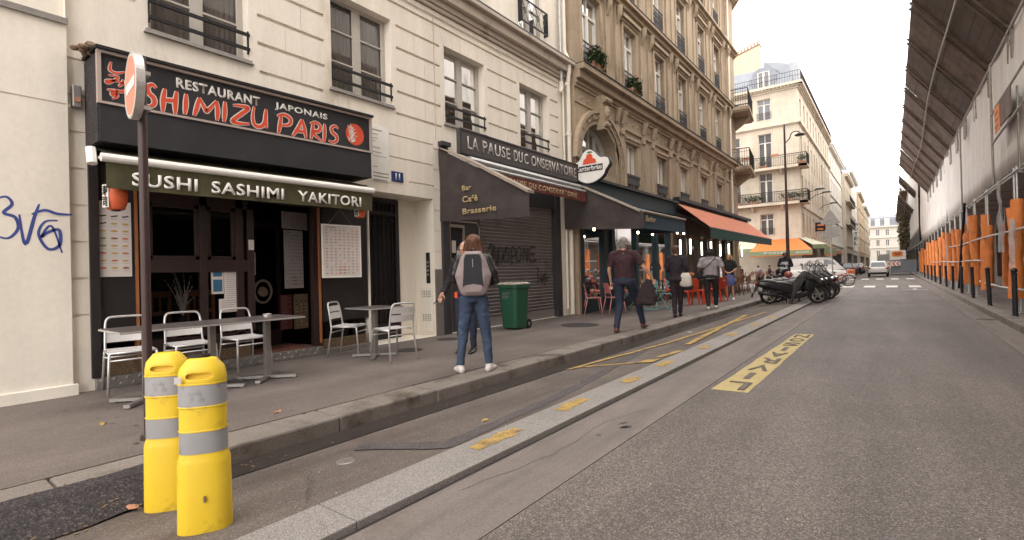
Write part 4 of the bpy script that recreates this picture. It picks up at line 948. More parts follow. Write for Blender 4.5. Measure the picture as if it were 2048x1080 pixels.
JP = [[[(.25, 1), (.18, .5), (.2, .15), (.5, 0), (.95, .3)]], [[(.1, .9), (.6, .95), (.3, .4), (.05, .15), (.0, .35), (.5, .5), (1, .35)], [(.85, .8), (.8, .4), (.6, 0)]], [[(0, .75), (.5, .8), (1, .85)], [(.5, 1), (.5, .5), (.3, .3), (.25, .5), (.5, .5), (.5, .2), (.25, -.05)], [(.8, 1.1), (.85, .98)], [(.95, 1.1), (1, .98)]]]
for j, gl in enumerate(JP):
    for st in gl:
        P = smooth_pts([(.07+x*.17, 3.555-j*.14+z*.11) for x, z in st], 5); ribbon(bo, P, .040, FS, .004+.0003*j); ribbon(bi, P, .025, FS, .0078+.0003*j)
bo.obj('lettering_outline', M['white'], sg, recalc=False); bi.obj('lettering', M['red'], sg, recalc=False)
b = MB(); b.poly([FS.P(3.15+.165*math.cos(t*math.pi/20), 3.445+.165*math.sin(t*math.pi/20), .004) for t in range(40)]); b.obj('red_disc', M['red'], sg, recalc=False)
b = MB(); rr = random.Random(8)
for k in range(46):
    a = rr.uniform(-.2, 2.3); l = rr.uniform(.03, .10); x0, z0 = 3.07+rr.uniform(-.03, .04), 3.43+rr.uniform(-.12, .10)
    ribbon(b, [(x0, z0), (x0+l*math.cos(a)*.5, z0+l*math.sin(a)*.5), (x0+l*math.cos(a), z0+l*math.sin(a))], .008, FS, .0065+.0001*k)
b.obj('bamboo_motif', M['white'], sg, recalc=False)
# awning
FA = FrT((-6.50, 1.60, 0), (0, 1, 0), (1, 0, 0), k=.012, u0=0)
aw = thing('awning', 'olive green restaurant awning with SUSHI SASHIMI YAKITORI on its valance', 'awning', (-6.6, 3.3, 2.3))
b = MB(); n = 60; 
for k in range(n):
    w_ = lambda k, z: .010*math.sin(k*.9)*(1 if z else 0)
    z0 = 2.27+.004*math.sin(k*.7)
    b.quad(FA.P(3.36*k/n, 2.58, 0), FA.P(3.36*(k+1)/n, 2.58, 0), FA.P(3.36*(k+1)/n, 2.30, .012*math.sin((k+1)*.8)), FA.P(3.36*k/n, 2.30, .012*math.sin(k*.8)))
v = b.obj('valance', M['olive'], aw, smooth=True, recalc=False)
for s_, a, c in (('SUSHI', .22, .86), ('SASHIMI', 1.01, 1.91), ('YAKITORI', 2.11, 3.14)): text(s_, FA, a, c, 2.345, 2.495, M['white'], v, d=.016, bold=.022, sp=1.08)
b = MB(); b.tube([FA.P(-.04, 2.62, .0), FA.P(3.38, 2.62, 0)], .045, 12); b.obj('front_bar', M['white'], aw)
b = MB(); b.quad(FA.P(0, 2.66, 0), FA.P(3.36, 2.66, 0), FA.P(3.36, 2.80, -.42), FA.P(0, 2.80, -.42)); b.obj('canopy', M['olive'], aw, recalc=False)
b = MB()
for u in (.06, 3.3): b.tube([FA.P(u, 2.70, -.45), FA.P(u, 2.60, -.05)], .02, 8)
b.tube([FA.P(-.1, 2.72, -.1), FA.P(-.1, 2.55, -.05)], .045, 8); b.obj('folding_arm', M['white'], aw)
# lanterns
def lantern(loc, label, sc=1.):
    t = thing('paper_lantern', label, 'lantern', loc)
    b = MB(); prof = []
    for k in range(19):
        a = k/18; r_ = .125*math.sin(math.pi*(.18+.64*a))**.6+(.003 if k % 2 else 0); prof.append((r_*sc, (-.17+.34*a)*sc))
    b.lathe(prof, 20, loc); b.obj('paper_shade', M['lantern'], t, smooth=True)
    b = MB()
    for z in (-.185, .17): b.lathe([(.05*sc, 0), (.05*sc, .02)], 14, (loc[0], loc[1], loc[2]+z*sc)); 
    b.tube([(loc[0], loc[1], loc[2]+.18*sc), (loc[0], loc[1], loc[2]+.33*sc)], .004, 5)
    b.obj('cap', M['iron'], t)
    fl = Fr((loc[0]+.05*sc, loc[1]-.117*sc, loc[2]), (.95, .32, 0), (.32, -.95, 0))
    b = MB(); fl.box(b, -.065*sc, .045*sc, -.15*sc, .14*sc, -.008, -.002)
    tt = text('寿\n司', fl, -.055*sc, .035*sc, -.14*sc, .13*sc, M['iron'], t, name='characters', d=.004, th=.002, bold=.02)
    b.obj('white_label', M['white'], t)
lantern((-6.66, 1.72, 2.24), 'orange paper lantern with black characters at the left end of the olive awning', .84)
lantern((-6.66, 4.84, 2.36), 'orange paper lantern with black characters at the right end of the olive awning', .72)
# ================================================================ La Pause du Conservatoire
pb = thing('bar_shopfront', 'charcoal shuttered bar front between the recessed doorway and the petrol blue shop', 'shopfront', (-7.05, 9.2, .13))
chp = mat('charcoal_paint', (.034, .031, .033), .55, var=.2, vs=3); F1.each([(7.0, 7.20, .13, 3.85, -.14, .05), (11.2, 11.42, .13, 3.6, -.14, .05)], 'pilaster', chp, pb, .008); F1.each([(7.2, 11.2, 2.95, 3.6, -.14, .0)], 'lintel_panel', chp, pb); F1.each([(6.97, 7.22, 3.85, 3.93, -.1, .12)], 'pilaster_cap', chp, pb)
b = MB()
for k in range(33):
    z = .34+k*.08; b.prism([F1.P(8.28, z, -.10), F1.P(8.28, z+.055, -.065), F1.P(8.28, z+.075, -.10)], F1.U*2.90)
F1.box(b, 8.28, 11.18, .13, .34, -.11, -.07)
st = b.obj('roller_shutter', M['shutter'], pb)
b = MB(); zz = [(8.55, 1.95)]
tags = [[(8.50, 1.83), (8.62, 1.97), (8.66, 1.55), (8.70, 1.95), (8.80, 1.50), (8.84, 1.9)], [(8.9, 1.9), (8.86, 1.62), (9.0, 1.60), (9.02, 1.85), (8.93, 1.9)], [(9.12, 1.88), (9.05, 1.62), (9.22, 1.6), (9.25, 1.85), (9.12, 1.9), (9.2, 1.72)], [(9.35, 1.50), (9.36, 1.9), (9.50, 1.86), (9.48, 1.72), (9.36, 1.7)], [(9.58, 1.9), (9.55, 1.64), (9.68, 1.6), (9.72, 1.88), (9.6, 1.92)], [(9.80, 1.6), (9.84, 1.92), (9.98, 1.58), (10.0, 1.92)], [(10.35, 1.95), (10.08, 1.9), (10.10, 1.6), (10.38, 1.62)], [(10.08, 1.76), (10.32, 1.78)],
        [(10.35, 1.42), (10.46, 1.38), (10.38, 1.25), (10.48, 1.18), (10.36, 1.05)], [(10.55, 1.35), (10.60, 1.02), (10.68, 1.28)], [(10.72, 1.32), (10.78, 1.08), (10.9, 1.2)], [(10.5, 1.12), (10.95, 1.18)], [(10.72, .95), (10.70, 1.15), (10.84, 1.3)]]
for k, p in enumerate(tags): ribbon(b, smooth_pts(p, 5), .04 if k < 8 else .032, F1, -.056+.0004*k, taper=False)
b.obj('graffiti', M['spray'], st, recalc=False)
# left bay: menu case and grey door panel
b = MB(); F1.box(b, 7.2, 8.28, .13, 2.95, -.14, -.09); b.obj('door_panel', M['greyboard'], pb)
b = MB(); b.tube([F1.P(7.28, .16, -.05), F1.P(7.28, 2.3, -.05), F1.P(7.34, 2.40, -.05), F1.P(8.12, 2.40, -.05), F1.P(8.20, 2.32, -.05), F1.P(8.20, .16, -.05)], .018, 8); b.obj('door_surround', M['beige'], pb)
t = thing('menu_display_case', 'framed menu display case beside the shutter, left of the woman with the backpack', 'display case', (-7.1, 7.5, 1.6))
b = MB()
for q in ((7.26, 7.72, 2.27, 2.33), (7.26, 7.72, 1.58, 1.63), (7.26, 7.30, 1.63, 2.27), (7.68, 7.72, 1.63, 2.27)): F1.box(b, *q, -.088, -.03)
b.obj('frame', M['beige'], t)
b = MB(); F1.box(b, 7.30, 7.68, 1.63, 2.27, -.085, -.07); b.obj('back_panel', M['iron'], t)
b = MB(); F1.box(b, 7.36, 7.48, 1.75, 2.0, -.07, -.066); F1.box(b, 7.50, 7.62, 1.7, 1.8, -.07, -.066); b.obj('menu_card', M['paper'], t)
# sign board
FP = Fr((-6.60, 0, 0), (0, 1, 0), (1, 0, 0))
t = thing('bar_sign', 'long charcoal sign board reading LA PAUSE DU CONSERVATOIRE in silver capitals', 'sign', (-6.7, 9.4, 3.6))
b = MB(); FP.box(b, 7.13, 11.70, 3.66, 4.15, -.10, 0); b.obj('board', M['greyboard'], t, bevel=.004)
b = MB()
for q in ((7.13, 11.70, 4.12, 4.155), (7.13, 11.7, 3.655, 3.68), (7.13, 7.16, 3.68, 4.12), (11.67, 11.70, 3.68, 4.12)): FP.box(b, *q, -.005, .012)
for u in (7.6, 9.4, 11.2): FP.box(b, u, u+.04, 3.7, 3.74, -.42, -.1)
b.obj('rim', M['blackm'], t)
for s_, a, c in (('LA', 7.34, 7.67), ('PAUSE', 7.80, 8.72), ('DU', 8.86, 9.18), ('C', 9.25, 9.40), ('ONSER', 9.53, 10.42), ('VATOIRE', 10.40, 11.60)):
    text(s_, FP, a, c, 3.78, 4.03, M['silver'], t, d=.004, th=.006, bold=.012, sp=1.08)
# canvas cheeks of the bar's awning, silver bar and red valance
t = thing('bar_awning', 'brown black bar awning, Bar Café Brasserie on its left cheek, red valance inside', 'awning', (-6.2, 9.3, 2.3))
def cheek(y, pts, name, wob, seed):
    b = MB(); nx, nz_ = 22, 12
    def pt(i, j):
        s_, q = i/nx, j/nz_; x0, t0, l0 = pts[0]; x1, t1, l1 = pts[1]
        x = x0+(x1-x0)*s_; zt = t0+(t1-t0)*s_; zl = l0+(l1-l0)*s_; z = zt+(zl-zt)*q
        return (x, y+wob*(noise.noise(Vector((x*2.2, z*2.0, seed)))+.5*math.sin(s_*9+q*3))*math.sin(math.pi*min(1, q*1.2+.05)*.8), z)
    for i in range(nx):
        for j in range(nz_): b.quad(pt(i, j), pt(i+1, j), pt(i+1, j+1), pt(i, j+1))
    return b
ck = cheek(6.95, ((-7.02, 3.78, 2.35), (-4.87, 2.66, 2.26)), 'cheek', .035, 1).obj('cheek', M['bkcanvas'], t, smooth=True, recalc=False)
FCk = Fr((0, 6.90, 0), (1, 0, 0), (0, -1, 0))
for s_, a, c, z0, z1 in (('Bar', -6.36, -6.13, 2.86, 2.96), ('Café', -6.36, -5.98, 2.64, 2.76), ('Brasserie', -6.36, -5.55, 2.42, 2.53)):
    text(s_, FCk, a, c, z0, z1, M['gold'], ck, d=.012, th=.004, bold=.025, sp=1.05)
cheek(11.62, ((-7.0, 3.75, 2.45), (-4.78, 2.72, 2.30)), 'cheek', .03, 4).obj('cheek', M['bkcanvas'], t, smooth=True, recalc=False)
for y, z1 in ((6.95, 2.66), (11.62, 2.72)): b = MB(); b.prism([(-7.0, y-.07, 3.80), (-6.4, y-.07, 3.50), (-4.86, y-.07, z1), (-4.86, y-.07, z1+.05), (-6.4, y-.07, 3.55)], (0, .2, 0)); b.obj('side_arm', M['beige'], t)
b = MB(); b.tube([(-6.30, 7.5, 3.37), (-6.30, 11.5, 3.37)], .04, 10); b.tube([(-6.45, 7.2, 3.52), (-6.45, 11.5, 3.50)], .07, 8); b.obj('front_bar', M['gal'], t)
b = MB(); n = 50
for k in range(n):
    f = lambda k: 7.5+4.0*k/n; g_ = lambda k: -6.28+.015*math.sin(k*.9)
    b.quad((-6.28, f(k), 3.33), (-6.28, f(k+1), 3.33), (g_(k+1), f(k+1), 3.10), (g_(k), f(k), 3.10))
rv = b.obj('valance', M['redcanvas'], t, smooth=True, recalc=False)
FV = Fr((-6.26, 0, 0), (0, 1, 0), (1, 0, 0)); text('LA PAUSE DU CONSERVATOIRE', FV, 7.9, 11.0, 3.15, 3.27, M['gold'], rv, d=.01, th=.003, bold=.01, sp=1.1)
# brewery sign with a plain red and green crest, hung out over the pavement
t = thing('brewery_sign', 'white bracket sign with a black band reading Kanterbräu, beside the charcoal board', 'sign', (-6.1, 11.9, 3.9))
FK = Fr((-6.85, 11.70, 0), (1, 0, 0), (0, -1, 0))
shp = smooth_pts([(.12, 4.02), (.10, 4.14), (.30, 4.24), (.42, 4.42), (.58, 4.50), (.74, 4.42), (.90, 4.26), (1.10, 4.22), (1.16, 4.06), (1.06, 3.92), (.98, 3.78), (.78, 3.66), (.55, 3.62), (.32, 3.70), (.18, 3.84), (.12, 4.02)], 4)[:-1]
b = MB(); b.prism([FK.P(u, z, -.16) for u, z in shp], FK.N*.16); b.obj('white_panel', M['white'], t)
b = MB(); b.prism([FK.P(.60+(u-.60)*1.05, 4.05+(z-4.05)*1.06, -.145) for u, z in shp], FK.N*.13); b.obj('rim', M['blackm'], t)
b = MB(); FK.box(b, .16, .98, 3.92, 4.08, .001, .010); b.obj('black_band', M['blackm'], t)
text('Kanterbräu', FK, .20, .95, 3.945, 4.07, M['white'], t, d=.013, th=.003, bold=.02)
b = MB(); b.poly([FK.P(u, z, .006) for u, z in ((.40, 4.12), (.44, 4.26), (.50, 4.27), (.52, 4.36), (.60, 4.39), (.68, 4.35), (.70, 4.26), (.78, 4.22), (.80, 4.12))]); b.obj('red_crest', M['red'], t, recalc=False)
b = MB(); b.poly([FK.P(u, z, .006) for u, z in ((.52, 4.41), (.58, 4.45), (.66, 4.44), (.70, 4.40), (.6, 4.40))]); b.obj('green_sprig', mat_c('sprig_green', (.07, .2, .04)), t, recalc=False)
b = MB(); b.tube([FK.P(0, 4.0, -.08), FK.P(.14, 4.0, -.08)], .03, 8); b.obj('bracket', M['iron'], t)
# ================================================================ petrol blue shop
ts = thing('blue_shopfront', 'petrol blue bar front with large panes and string bulbs, behind the pink and turquoise chairs', 'shopfront', (-6.85, 15.5, .13))
F2s = Fr((-6.86, 0, 0), (0, 1, 0), (1, 0, 0))
b = MB()
for u in (12.12, 13.55, 14.10, 15.9, 17.7, 19.0): F2s.box(b, u, u+.22, .13, 2.95, -.12, .04)
F2s.box(b, 12.1, 19.3, 2.75, 3.45, -.14, .02); F2s.box(b, 13.77, 14.10, .13, 2.75, -.12, -.03)
for a, c in ((12.34, 13.55), (14.32, 15.9), (16.12, 17.7), (17.92, 19.0)): F2s.box(b, a, c, .13, .55, -.1, .02)
b.obj('frame', M['teal'], ts, bevel=.006)
for a, c in ((12.34, 13.55), (14.32, 15.9), (16.12, 17.7), (17.92, 19.0)): b = MB(); b.quad(F2s.P(a, .55, -.05), F2s.P(c, .55, -.05), F2s.P(c, 2.75, -.05), F2s.P(a, 2.75, -.05)); b.obj('pane', M['glassdark'], ts)
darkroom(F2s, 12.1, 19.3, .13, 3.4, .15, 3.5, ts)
b = MB(); F2s.box(b, 11.98, 19.45, 3.38, 3.85, -.02, .22); b.obj('fascia', M['teal'], ts, bevel=.006)
b = MB(); F2s.box(b, 11.97, 19.48, 3.85, 3.93, -.03, .32); b.obj('top_moulding', M['iron'], ts)
rr = random.Random(12)
# things glimpsed behind the panes
b = MB()
for k in range(34):
    u = rr.uniform(12.4, 18.9); z = rr.uniform(.9, 2.5); w_ = rr.uniform(.05, .22); F2s.box(b, u, u+w_, z, z+rr.uniform(.1, .5), -rr.uniform(.5, 1.4), -.45)
tag(b.obj('window_display', [mat('display_clutter', (.20, .13, .10), .8, var=.6, vs=3)]), kind='stuff')
b = MB(); 
for k, u in enumerate((12.5, 12.95, 13.3, 14.5, 15.3)):
    F2s.box(b, u, u+.28, 1.75, 2.45, -.2, -.18)
tag(b.obj('hung_papers', mat('dim_paper', (.12, .10, .09), .8, var=.3, vs=5)), kind='stuff')
t = thing('blue_awning', 'short petrol blue awning with orange script, right of the bar\'s brown canvas cheek', 'awning', (-5.8, 13.4, 2.4))
b = MB(); b.quad((-6.6, 11.95, 3.36), (-6.6, 15.1, 3.36), (-4.92, 15.1, 2.78), (-4.92, 11.95, 2.78)); b.obj('canopy', M['bluecanvas'], t, recalc=False)
b = MB(); b.quad((-4.92, 11.95, 2.73), (-4.92, 15.1, 2.73), (-4.92, 15.1, 2.38), (-4.92, 11.95, 2.34)); v = b.obj('valance', M['bluecanvas'], t, recalc=False)
b = MB(); b.tube([(-4.92, 11.93, 2.77), (-4.92, 15.12, 2.77)], .04, 8); b.obj('front_bar', M['beige'], t)
text('Becker', Fr((-4.91, 0, 0), (0, 1, 0), (1, 0, 0)), 12.05, 12.75, 2.52, 2.68, M['gold'], v, d=.004, bold=.02, shear=.3)
b = MB(); b.poly([(-6.6, 15.1, 3.36), (-4.92, 15.1, 2.78), (-4.92, 15.1, 2.4), (-6.6, 15.1, 2.45)]); b.obj('cheek', M['bluecanvas'], t, recalc=False)
for k, (x, y, z) in enumerate(((-6.0, 11.38, 2.37), (-6.0, 14.14, 2.42), (-6.0, 15.28, 2.43), (-5.6, 16.4, 2.5), (-5.55, 16.9, 2.5))):
    t = thing('hanging_bulb', '%s small lit bulb hanging under the awnings beside the blue shopfront' % ('leftmost', 'second', 'third', 'fourth', 'rightmost')[k], 'light bulb', (x, y, z), group='small lit bulbs hanging before the blue shopfront')
    b = MB(); b.ell((x, y, z), (.035, .035, .045), 10, 8); b.obj('bulb', M['bulb'], t, smooth=True)
    b = MB(); b.tube([(x, y, z+.03), (x, y, z+.10)], .02, 8); b.tube([(x, y, z+.1), (x, y, z+.55)], .004, 4); b.obj('socket', M['iron'], t)
# ================================================================ brown restaurant with the orange awning
bs = thing('brown_shopfront', 'grey brown restaurant front with vertical lit wall lamps under the faded orange awning', 'shopfront', (-6.85, 24.5, .13))
gm = mat('grey_brown_joinery', (.080, .062, .052), .6, var=.2, vs=2)
b = MB()
for u in (19.5, 21.0, 22.6, 24.0, 25.6, 27.2, 28.7): F2s.box(b, u, u+.42, .13, 3.0, -.1, .05)
F2s.box(b, 19.5, 29.1, 2.72, 3.5, -.14, .03)
for u in (19.9, 21.4, 23.0, 24.4, 26.0, 27.6): F2s.box(b, u, u+1.2, .13, .75, -.1, .0)
b.obj('frame', gm, bs, bevel=.006)
b = MB(); b.quad(F2s.P(19.6, .7, -.05), F2s.P(28.9, .7, -.05), F2s.P(28.9, 2.75, -.05), F2s.P(19.6, 2.75, -.05)); b.obj('pane', M['glassdark'], bs)
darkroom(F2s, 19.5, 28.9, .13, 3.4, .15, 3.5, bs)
b = MB(); F2s.box(b, 19.46, 31.9, 3.98, 4.12, -.02, .34); F2s.box(b, 19.46, 31.9, 3.5, 3.98, -.02, .14); b.obj('fascia', M['iron'], bs)
for k, y in enumerate((21.2, 24.2, 27.4, 30.2)):
    t = thing('wall_lamp', '%s lit vertical tube lamp on the brown restaurant front' % ('first, nearest the blue shop,', 'second', 'third', 'farthest')[k], 'wall lamp', (-6.72, y, 2.2), group='lit tube lamps on the brown restaurant front')
    b = MB(); b.tube([(-6.70, y, 1.92), (-6.70, y, 2.54)], .035, 8); b.obj('lit_tube', M['tubelit'], t)
    b = MB(); b.box(-6.80, -6.74, y-.03, y+.03, 1.88, 2.58); b.box(-6.8, -6.66, y-.04, y+.04, 2.54, 2.58); b.box(-6.8, -6.66, y-.04, y+.04, 1.88, 1.92); b.obj('backplate', M['iron'], t)
t = thing('orange_awning', 'large faded orange awning with a dark green valance over the café terrace', 'awning', (-6, 25, 2.5))
b = MB(); n = 16
for k in range(n):
    a, c = 19.45+12*k/n, 19.45+12*(k+1)/n
    b.quad((-6.60, a, 3.86), (-6.60, c, 3.86), (-5.40, c, 2.86), (-5.40, a, 2.86))
b.obj('canopy', M['orangecanvas'], t, recalc=False)
b = MB(); b.quad((-5.39, 19.45, 2.86), (-5.39, 31.45, 2.86), (-5.39, 31.45, 2.50), (-5.39, 19.45, 2.44)); b.obj('valance', M['tealcanvas'], t, recalc=False)
b = MB(); b.tube([(-5.41, 19.4, 2.83), (-5.41, 31.5, 2.83)], .03, 8)
for y in (19.5, 25.4, 31.3): b.tube([(-6.7, y, 3.5), (-6.0, y+.3, 3.15), (-5.42, y, 2.85)], .03, 6)
b.obj('folding_arm', M['iron'], t)
# ================================================================ corner building across the side street
b3 = thing('corner_building', 'pale limestone corner building with iron balconies across the side street, over the bright orange awning', 'building', (-6.2, 52, .1))
FF = Fr((-13, 50, 0), (1, 0, 0), (0, -1, 0)); FSd = Fr((-6.2, 50, 0), (0, 1, 0), (1, 0, 0))
fw = [(3.55, 4.65, 4.15, 6.05), (3.55, 4.65, 7.05, 9.75), (3.55, 4.65, 10.2, 13.3), (3.55, 4.65, 14.55, 16.45), (.9, 2.0, 4.15, 6.05), (.9, 2.0, 7.05, 9.75), (.9, 2.0, 10.2, 13.3), (.9, 2.0, 14.55, 16.45)]
b = MB(); FF.wall(b, 0, 6.8, 3.3, 17.4, [(*q, .2, False) for q in fw])
sw = [(1.0+2.35*i, 1.95+2.35*i, z0, z1) for i in range(11) for z0, z1 in ((4.25, 6.0), (7.3, 9.4), (10.6, 12.9), (14.6, 16.2))]
FSd.wall(b, 0, 27, .1, 17.4, [(*q, .2, False) for q in sw]); FF.box(b, 6.4, 6.8, .1, 3.3, -.4, 0); FF.box(b, 0, .5, .1, 3.3, -.4, 0)
b.obj('wall', M['lime3'], b3)
for q in fw: window(FF, *q, .15, b3, bars=0, transom=(q[3]-q[2])*.74, small=True)
for q in sw: window(FSd, *q, .15, b3, bars=0, transom=None, small=True)
b = MB(); FSd.box(b, .6, 26.9, .1, 17.3, -6.7, -.3); b.obj('rear_wall', M['lime3'], b3)
b = MB(); FF.box(b, 0, 6.4, 0, 3.3, -3, -2.9); b.obj('interior', M['dark'], b3)
b = MB()
for z, pr in ((3.55, ((0, .12, .06), (.12, .25, .14))), (6.55, ((0, .14, .10),)), (13.75, ((0, .1, .08), (.1, .24, .18))), (16.9, ((0, .15, .1), (.15, .3, .22), (.3, .52, .42)))):
    for za, zb, d in pr: FF.box(b, 0, 6.8+d, z+za, z+zb, -.02, d); FSd.box(b, -d+.002, 27, z+za, z+zb-.002, -.02, d)
for k in range(22): FF.box(b, .1+.3*k, .22+.3*k, 17.08, 17.2, .2, .34)
for k in range(8): FSd.box(b, 3*k+.2, 3*k+.4, 3.8, 6.5, 0, .05)
for k in range(8): FSd.box(b, 3*k+.2, 3*k+.4, 6.8, 13.7, 0, .05)
b.obj('cornice', M['lime3'], b3)
for z in (6.95, 10.12):
    b = MB(); FF.box(b, .1, 7.45, z-.22, z, -.02, .75); FSd.box(b, -.75, 1.2, z-.219, z-.001, 0, .65)
    for u in (1.3, 2.9, 5.3): b.prism([FF.P(u, z-.22, 0), FF.P(u, z-.22, .6), FF.P(u, z-.7, .05)], FF.U*.2)
    s_ = b.obj('balcony', M['lime3'], b3)
    r = MB(); P_ = [FF.P(.12, z, .70), FF.P(7.4, z, .70), Vector((-5.6, 51.2, z)), Vector((-6.2, 51.2, z))]
    for a, c in zip(P_, P_[1:]):
        for zz, q in ((.95, .03), (.78, .014), (.08, .014)): r.tube([a+Vector((0, 0, zz)), c+Vector((0, 0, zz))], q, 4)
        L_ = (c-a).length; n = int(L_/.14)
        for k in range(n+1): p = a.lerp(c, k/n); r.tube([p, p+Vector((0, 0, .95))], .013, 4)
    r.obj('balustrade', M['iron'], s_)
for (u, z) in ((4.1, 4.7), (4.1, 15.1)): guard(FF, u-.6, u+.6, z-.5 if z > 10 else z-.55, .6, .05, b3, balus=.16)
# window boxes and balcony plants
for k, (x, z, l) in enumerate(((-9.9, 6.95, 'dark leafy plants along the lower balcony of the corner building, left end'), (-6.9, 6.95, 'dark leafy plants along the lower balcony of the corner building, right end'), (-11.2, 6.95, 'pale wispy plant rising above the far left of the lower balcony'), (-9.0, 10.12, 'green potted plant before the tall window on the upper balcony'), (-6.0, 10.12, 'small potted plant at the corner end of the upper balcony'))):
    t = thing('balcony_plant', l, 'plant', (x, 49.6, z))
    e = (1.0, .2, .28) if k < 2 else (.35, .2, .45 if k < 4 else .25)
    leaves('foliage', (x, 49.6, z+.55+(.3 if k == 2 else 0)), e, 420 if k < 2 else 160, M['leaf'] if k != 2 else M['tan'], parent=t, s=.13)
    q = MB(); q.box(x-.3, x+.3, 49.45, 49.7, z, z+.25); q.obj('planter', M['terracotta'], t)
for x in (-10.4, -8.0):
    q = MB(); q.prism([(x-.3, 49.15, 11.02), (x-.3, 49.35, 11.02), (x-.3, 49.38, 11.2), (x-.3, 49.12, 11.2)], (.6, 0, 0)); tag(q.obj('window_box', M['terracotta']), 'terracotta flower box on the upper balcony rail, %s of the tall window' % ('left' if x < -9 else 'right'), 'flower box')
# roof: mansard, arched dormer, railing, chimneys
b = MB(); b.prism([(-13, 50.2, 17.4), (-13, 51.1, 19.6), (-13, 53.5, 20.4), (-13, 59, 20.4), (-13, 59, 17.4)], (6.4, 0, 0)); b.prism([(-6.3, 50.3, 17.4), (-7.2, 50.9, 19.6), (-9, 51.2, 20.3), (-9, 51.2, 17.4)], (0, 26, 0)); b.obj('roof', M['zinc'], b3)
dm = MB(); A = [(-8.9+1.0*math.cos(t*math.pi/12), 18.75+.75*math.sin(t*math.pi/12)) for t in range(13)]
dm.prism([(x, 50.35, z) for x, z in A]+[(-9.9, 50.35, 17.4), (-7.9, 50.35, 17.4)], (0, 1.6, 0)); dm.obj('dormer', M['zinc'], b3)
FDm = Fr((-13, 50.34, 0), (1, 0, 0), (0, -1, 0)); window(FDm, 3.6, 4.6, 17.5, 19.05, -.04, b3, bars=0, small=True)
r = MB()
for a, c in ((Vector((-13, 49.7, 17.42)), Vector((-5.9, 49.7, 17.42))), (Vector((-5.9, 49.7, 17.42)), Vector((-5.9, 77, 17.42)))):
    for zz in (.9, .5): r.tube([a+Vector((0, 0, zz)), c+Vector((0, 0, zz))], .02, 4)
    n = int((c-a).length/.2)
    for k in range(n+1): p = a.lerp(c, k/n); r.tube([p, p+Vector((0, 0, .9))], .012, 4)
r.obj('roof_railing', M['iron'], b3)
for (x0, x1, z0, z1, y, n) in ((-12.6, -9.75, 18.5, 22.9, 53.5, 9), (-9.6, -7.6, 19, 20.7, 60, 6)):
    b = MB(); b.prism([(x0, y, z0), (x1, y, z0), (x1, y, z1), (x0, y, z1-.7)], (0, .8, 0)); ch = b.obj('chimney', M['lime4'], b3)
    b = MB(); b.prism([(x0-.05, y-.05, z1-.72), (x1+.05, y-.05, z1), (x1+.05, y-.05, z1+.12), (x0-.05, y-.05, z1-.6)], (0, .9, 0)); b.obj('chimney_cap', M['tan'], ch)
    for k in range(n):
        x = x0+.2+(x1-x0-.4)*k/(n-1); zz = z1-.6+.7*(k/(n-1))+.02; b = MB(); b.lathe([(.13, 0), (.10, .35), (.12, .42), (.10, .45)], 8, (x, y+.4, zz)); b.obj('chimney_pot', M['terracotta'], ch)
# awnings of the corner bistro
t = thing('bistro_awning', 'bright orange bistro awning with sage green lettered valance on the far street corner', 'awning', (-7.5, 48, 2.5))
b = MB(); b.quad((-9.3, 49.95, 3.75), (-6.45, 49.95, 3.75), (-5.0, 46, 2.60), (-9.6, 46, 2.60)); b.obj('canopy', M['orangebright'], t, recalc=False)
b = MB(); b.quad((-9.6, 45.99, 2.60), (-5.0, 45.99, 2.60), (-5.0, 45.99, 2.22), (-9.6, 45.99, 2.20)); v = b.obj('valance', M['sage'], t, recalc=False)
b = MB(); b.quad((-9.6, 45.985, 2.22), (-5.0, 45.985, 2.24), (-5.0, 45.985, 2.17), (-9.6, 45.985, 2.15)); b.obj('valance_hem', M['orangebright'], t, recalc=False)
FBv = Fr((0, 45.98, 0), (1, 0, 0), (0, -1, 0)); text('BISTRO DE LA BARRE', FBv, -8.5, -6.7, 2.33, 2.50, M['white'], v, d=.004, bold=.02, sp=1.1); text('BRASSERIE', FBv, -6.1, -5.25, 2.33, 2.46, M['white'], v, d=.004, bold=.01)
t = thing('corner_awning', 'cream awning with sage valance turning the corner between the two orange awnings', 'awning', (-5.4, 49, 3))
b = MB(); b.quad((-6.5, 49.9, 3.85), (-6.1, 50.6, 3.85), (-4.3, 49.8, 3.10), (-5.2, 48.0, 3.05)); b.obj('canopy', M['cream'], t, recalc=False)
b = MB(); b.quad((-5.2, 48, 3.04), (-4.3, 49.8, 3.09), (-4.3, 49.8, 2.75), (-5.2, 48, 2.70)); b.obj('valance', M['sage'], t, recalc=False)
t = thing('side_awning', 'sage green and orange awning panel along the street side of the far bistro', 'awning', (-4.8, 56, 2.6))
b = MB(); b.quad((-6.2, 50.8, 3.9), (-6.2, 62, 3.9), (-4.6, 62, 3.05), (-4.6, 50.5, 3.02)); b.obj('canopy', M['orangebright'], t, recalc=False)
b = MB(); b.quad((-4.58, 50.2, 3.0), (-4.58, 62, 3.05), (-4.58, 62, 2.35), (-4.58, 50.2, 2.25)); v = b.obj('valance', M['sage'], t, recalc=False)
b = MB(); b.quad((-4.575, 50.2, 2.27), (-4.575, 62, 2.37), (-4.575, 62, 2.25), (-4.575, 50.2, 2.14)); b.obj('valance_hem', M['orangebright'], t, recalc=False)
text('BRASSERIE  CAFE', Fr((-4.57, 0, 0), (0, 1, 0), (1, 0, 0)), 53, 60, 2.62, 2.85, M['cream'], v, d=.004)
t = thing('cream_side_awning', 'small pale green awning glimpsed left of the bright orange bistro awning', 'awning', (-10.3, 49, 3))
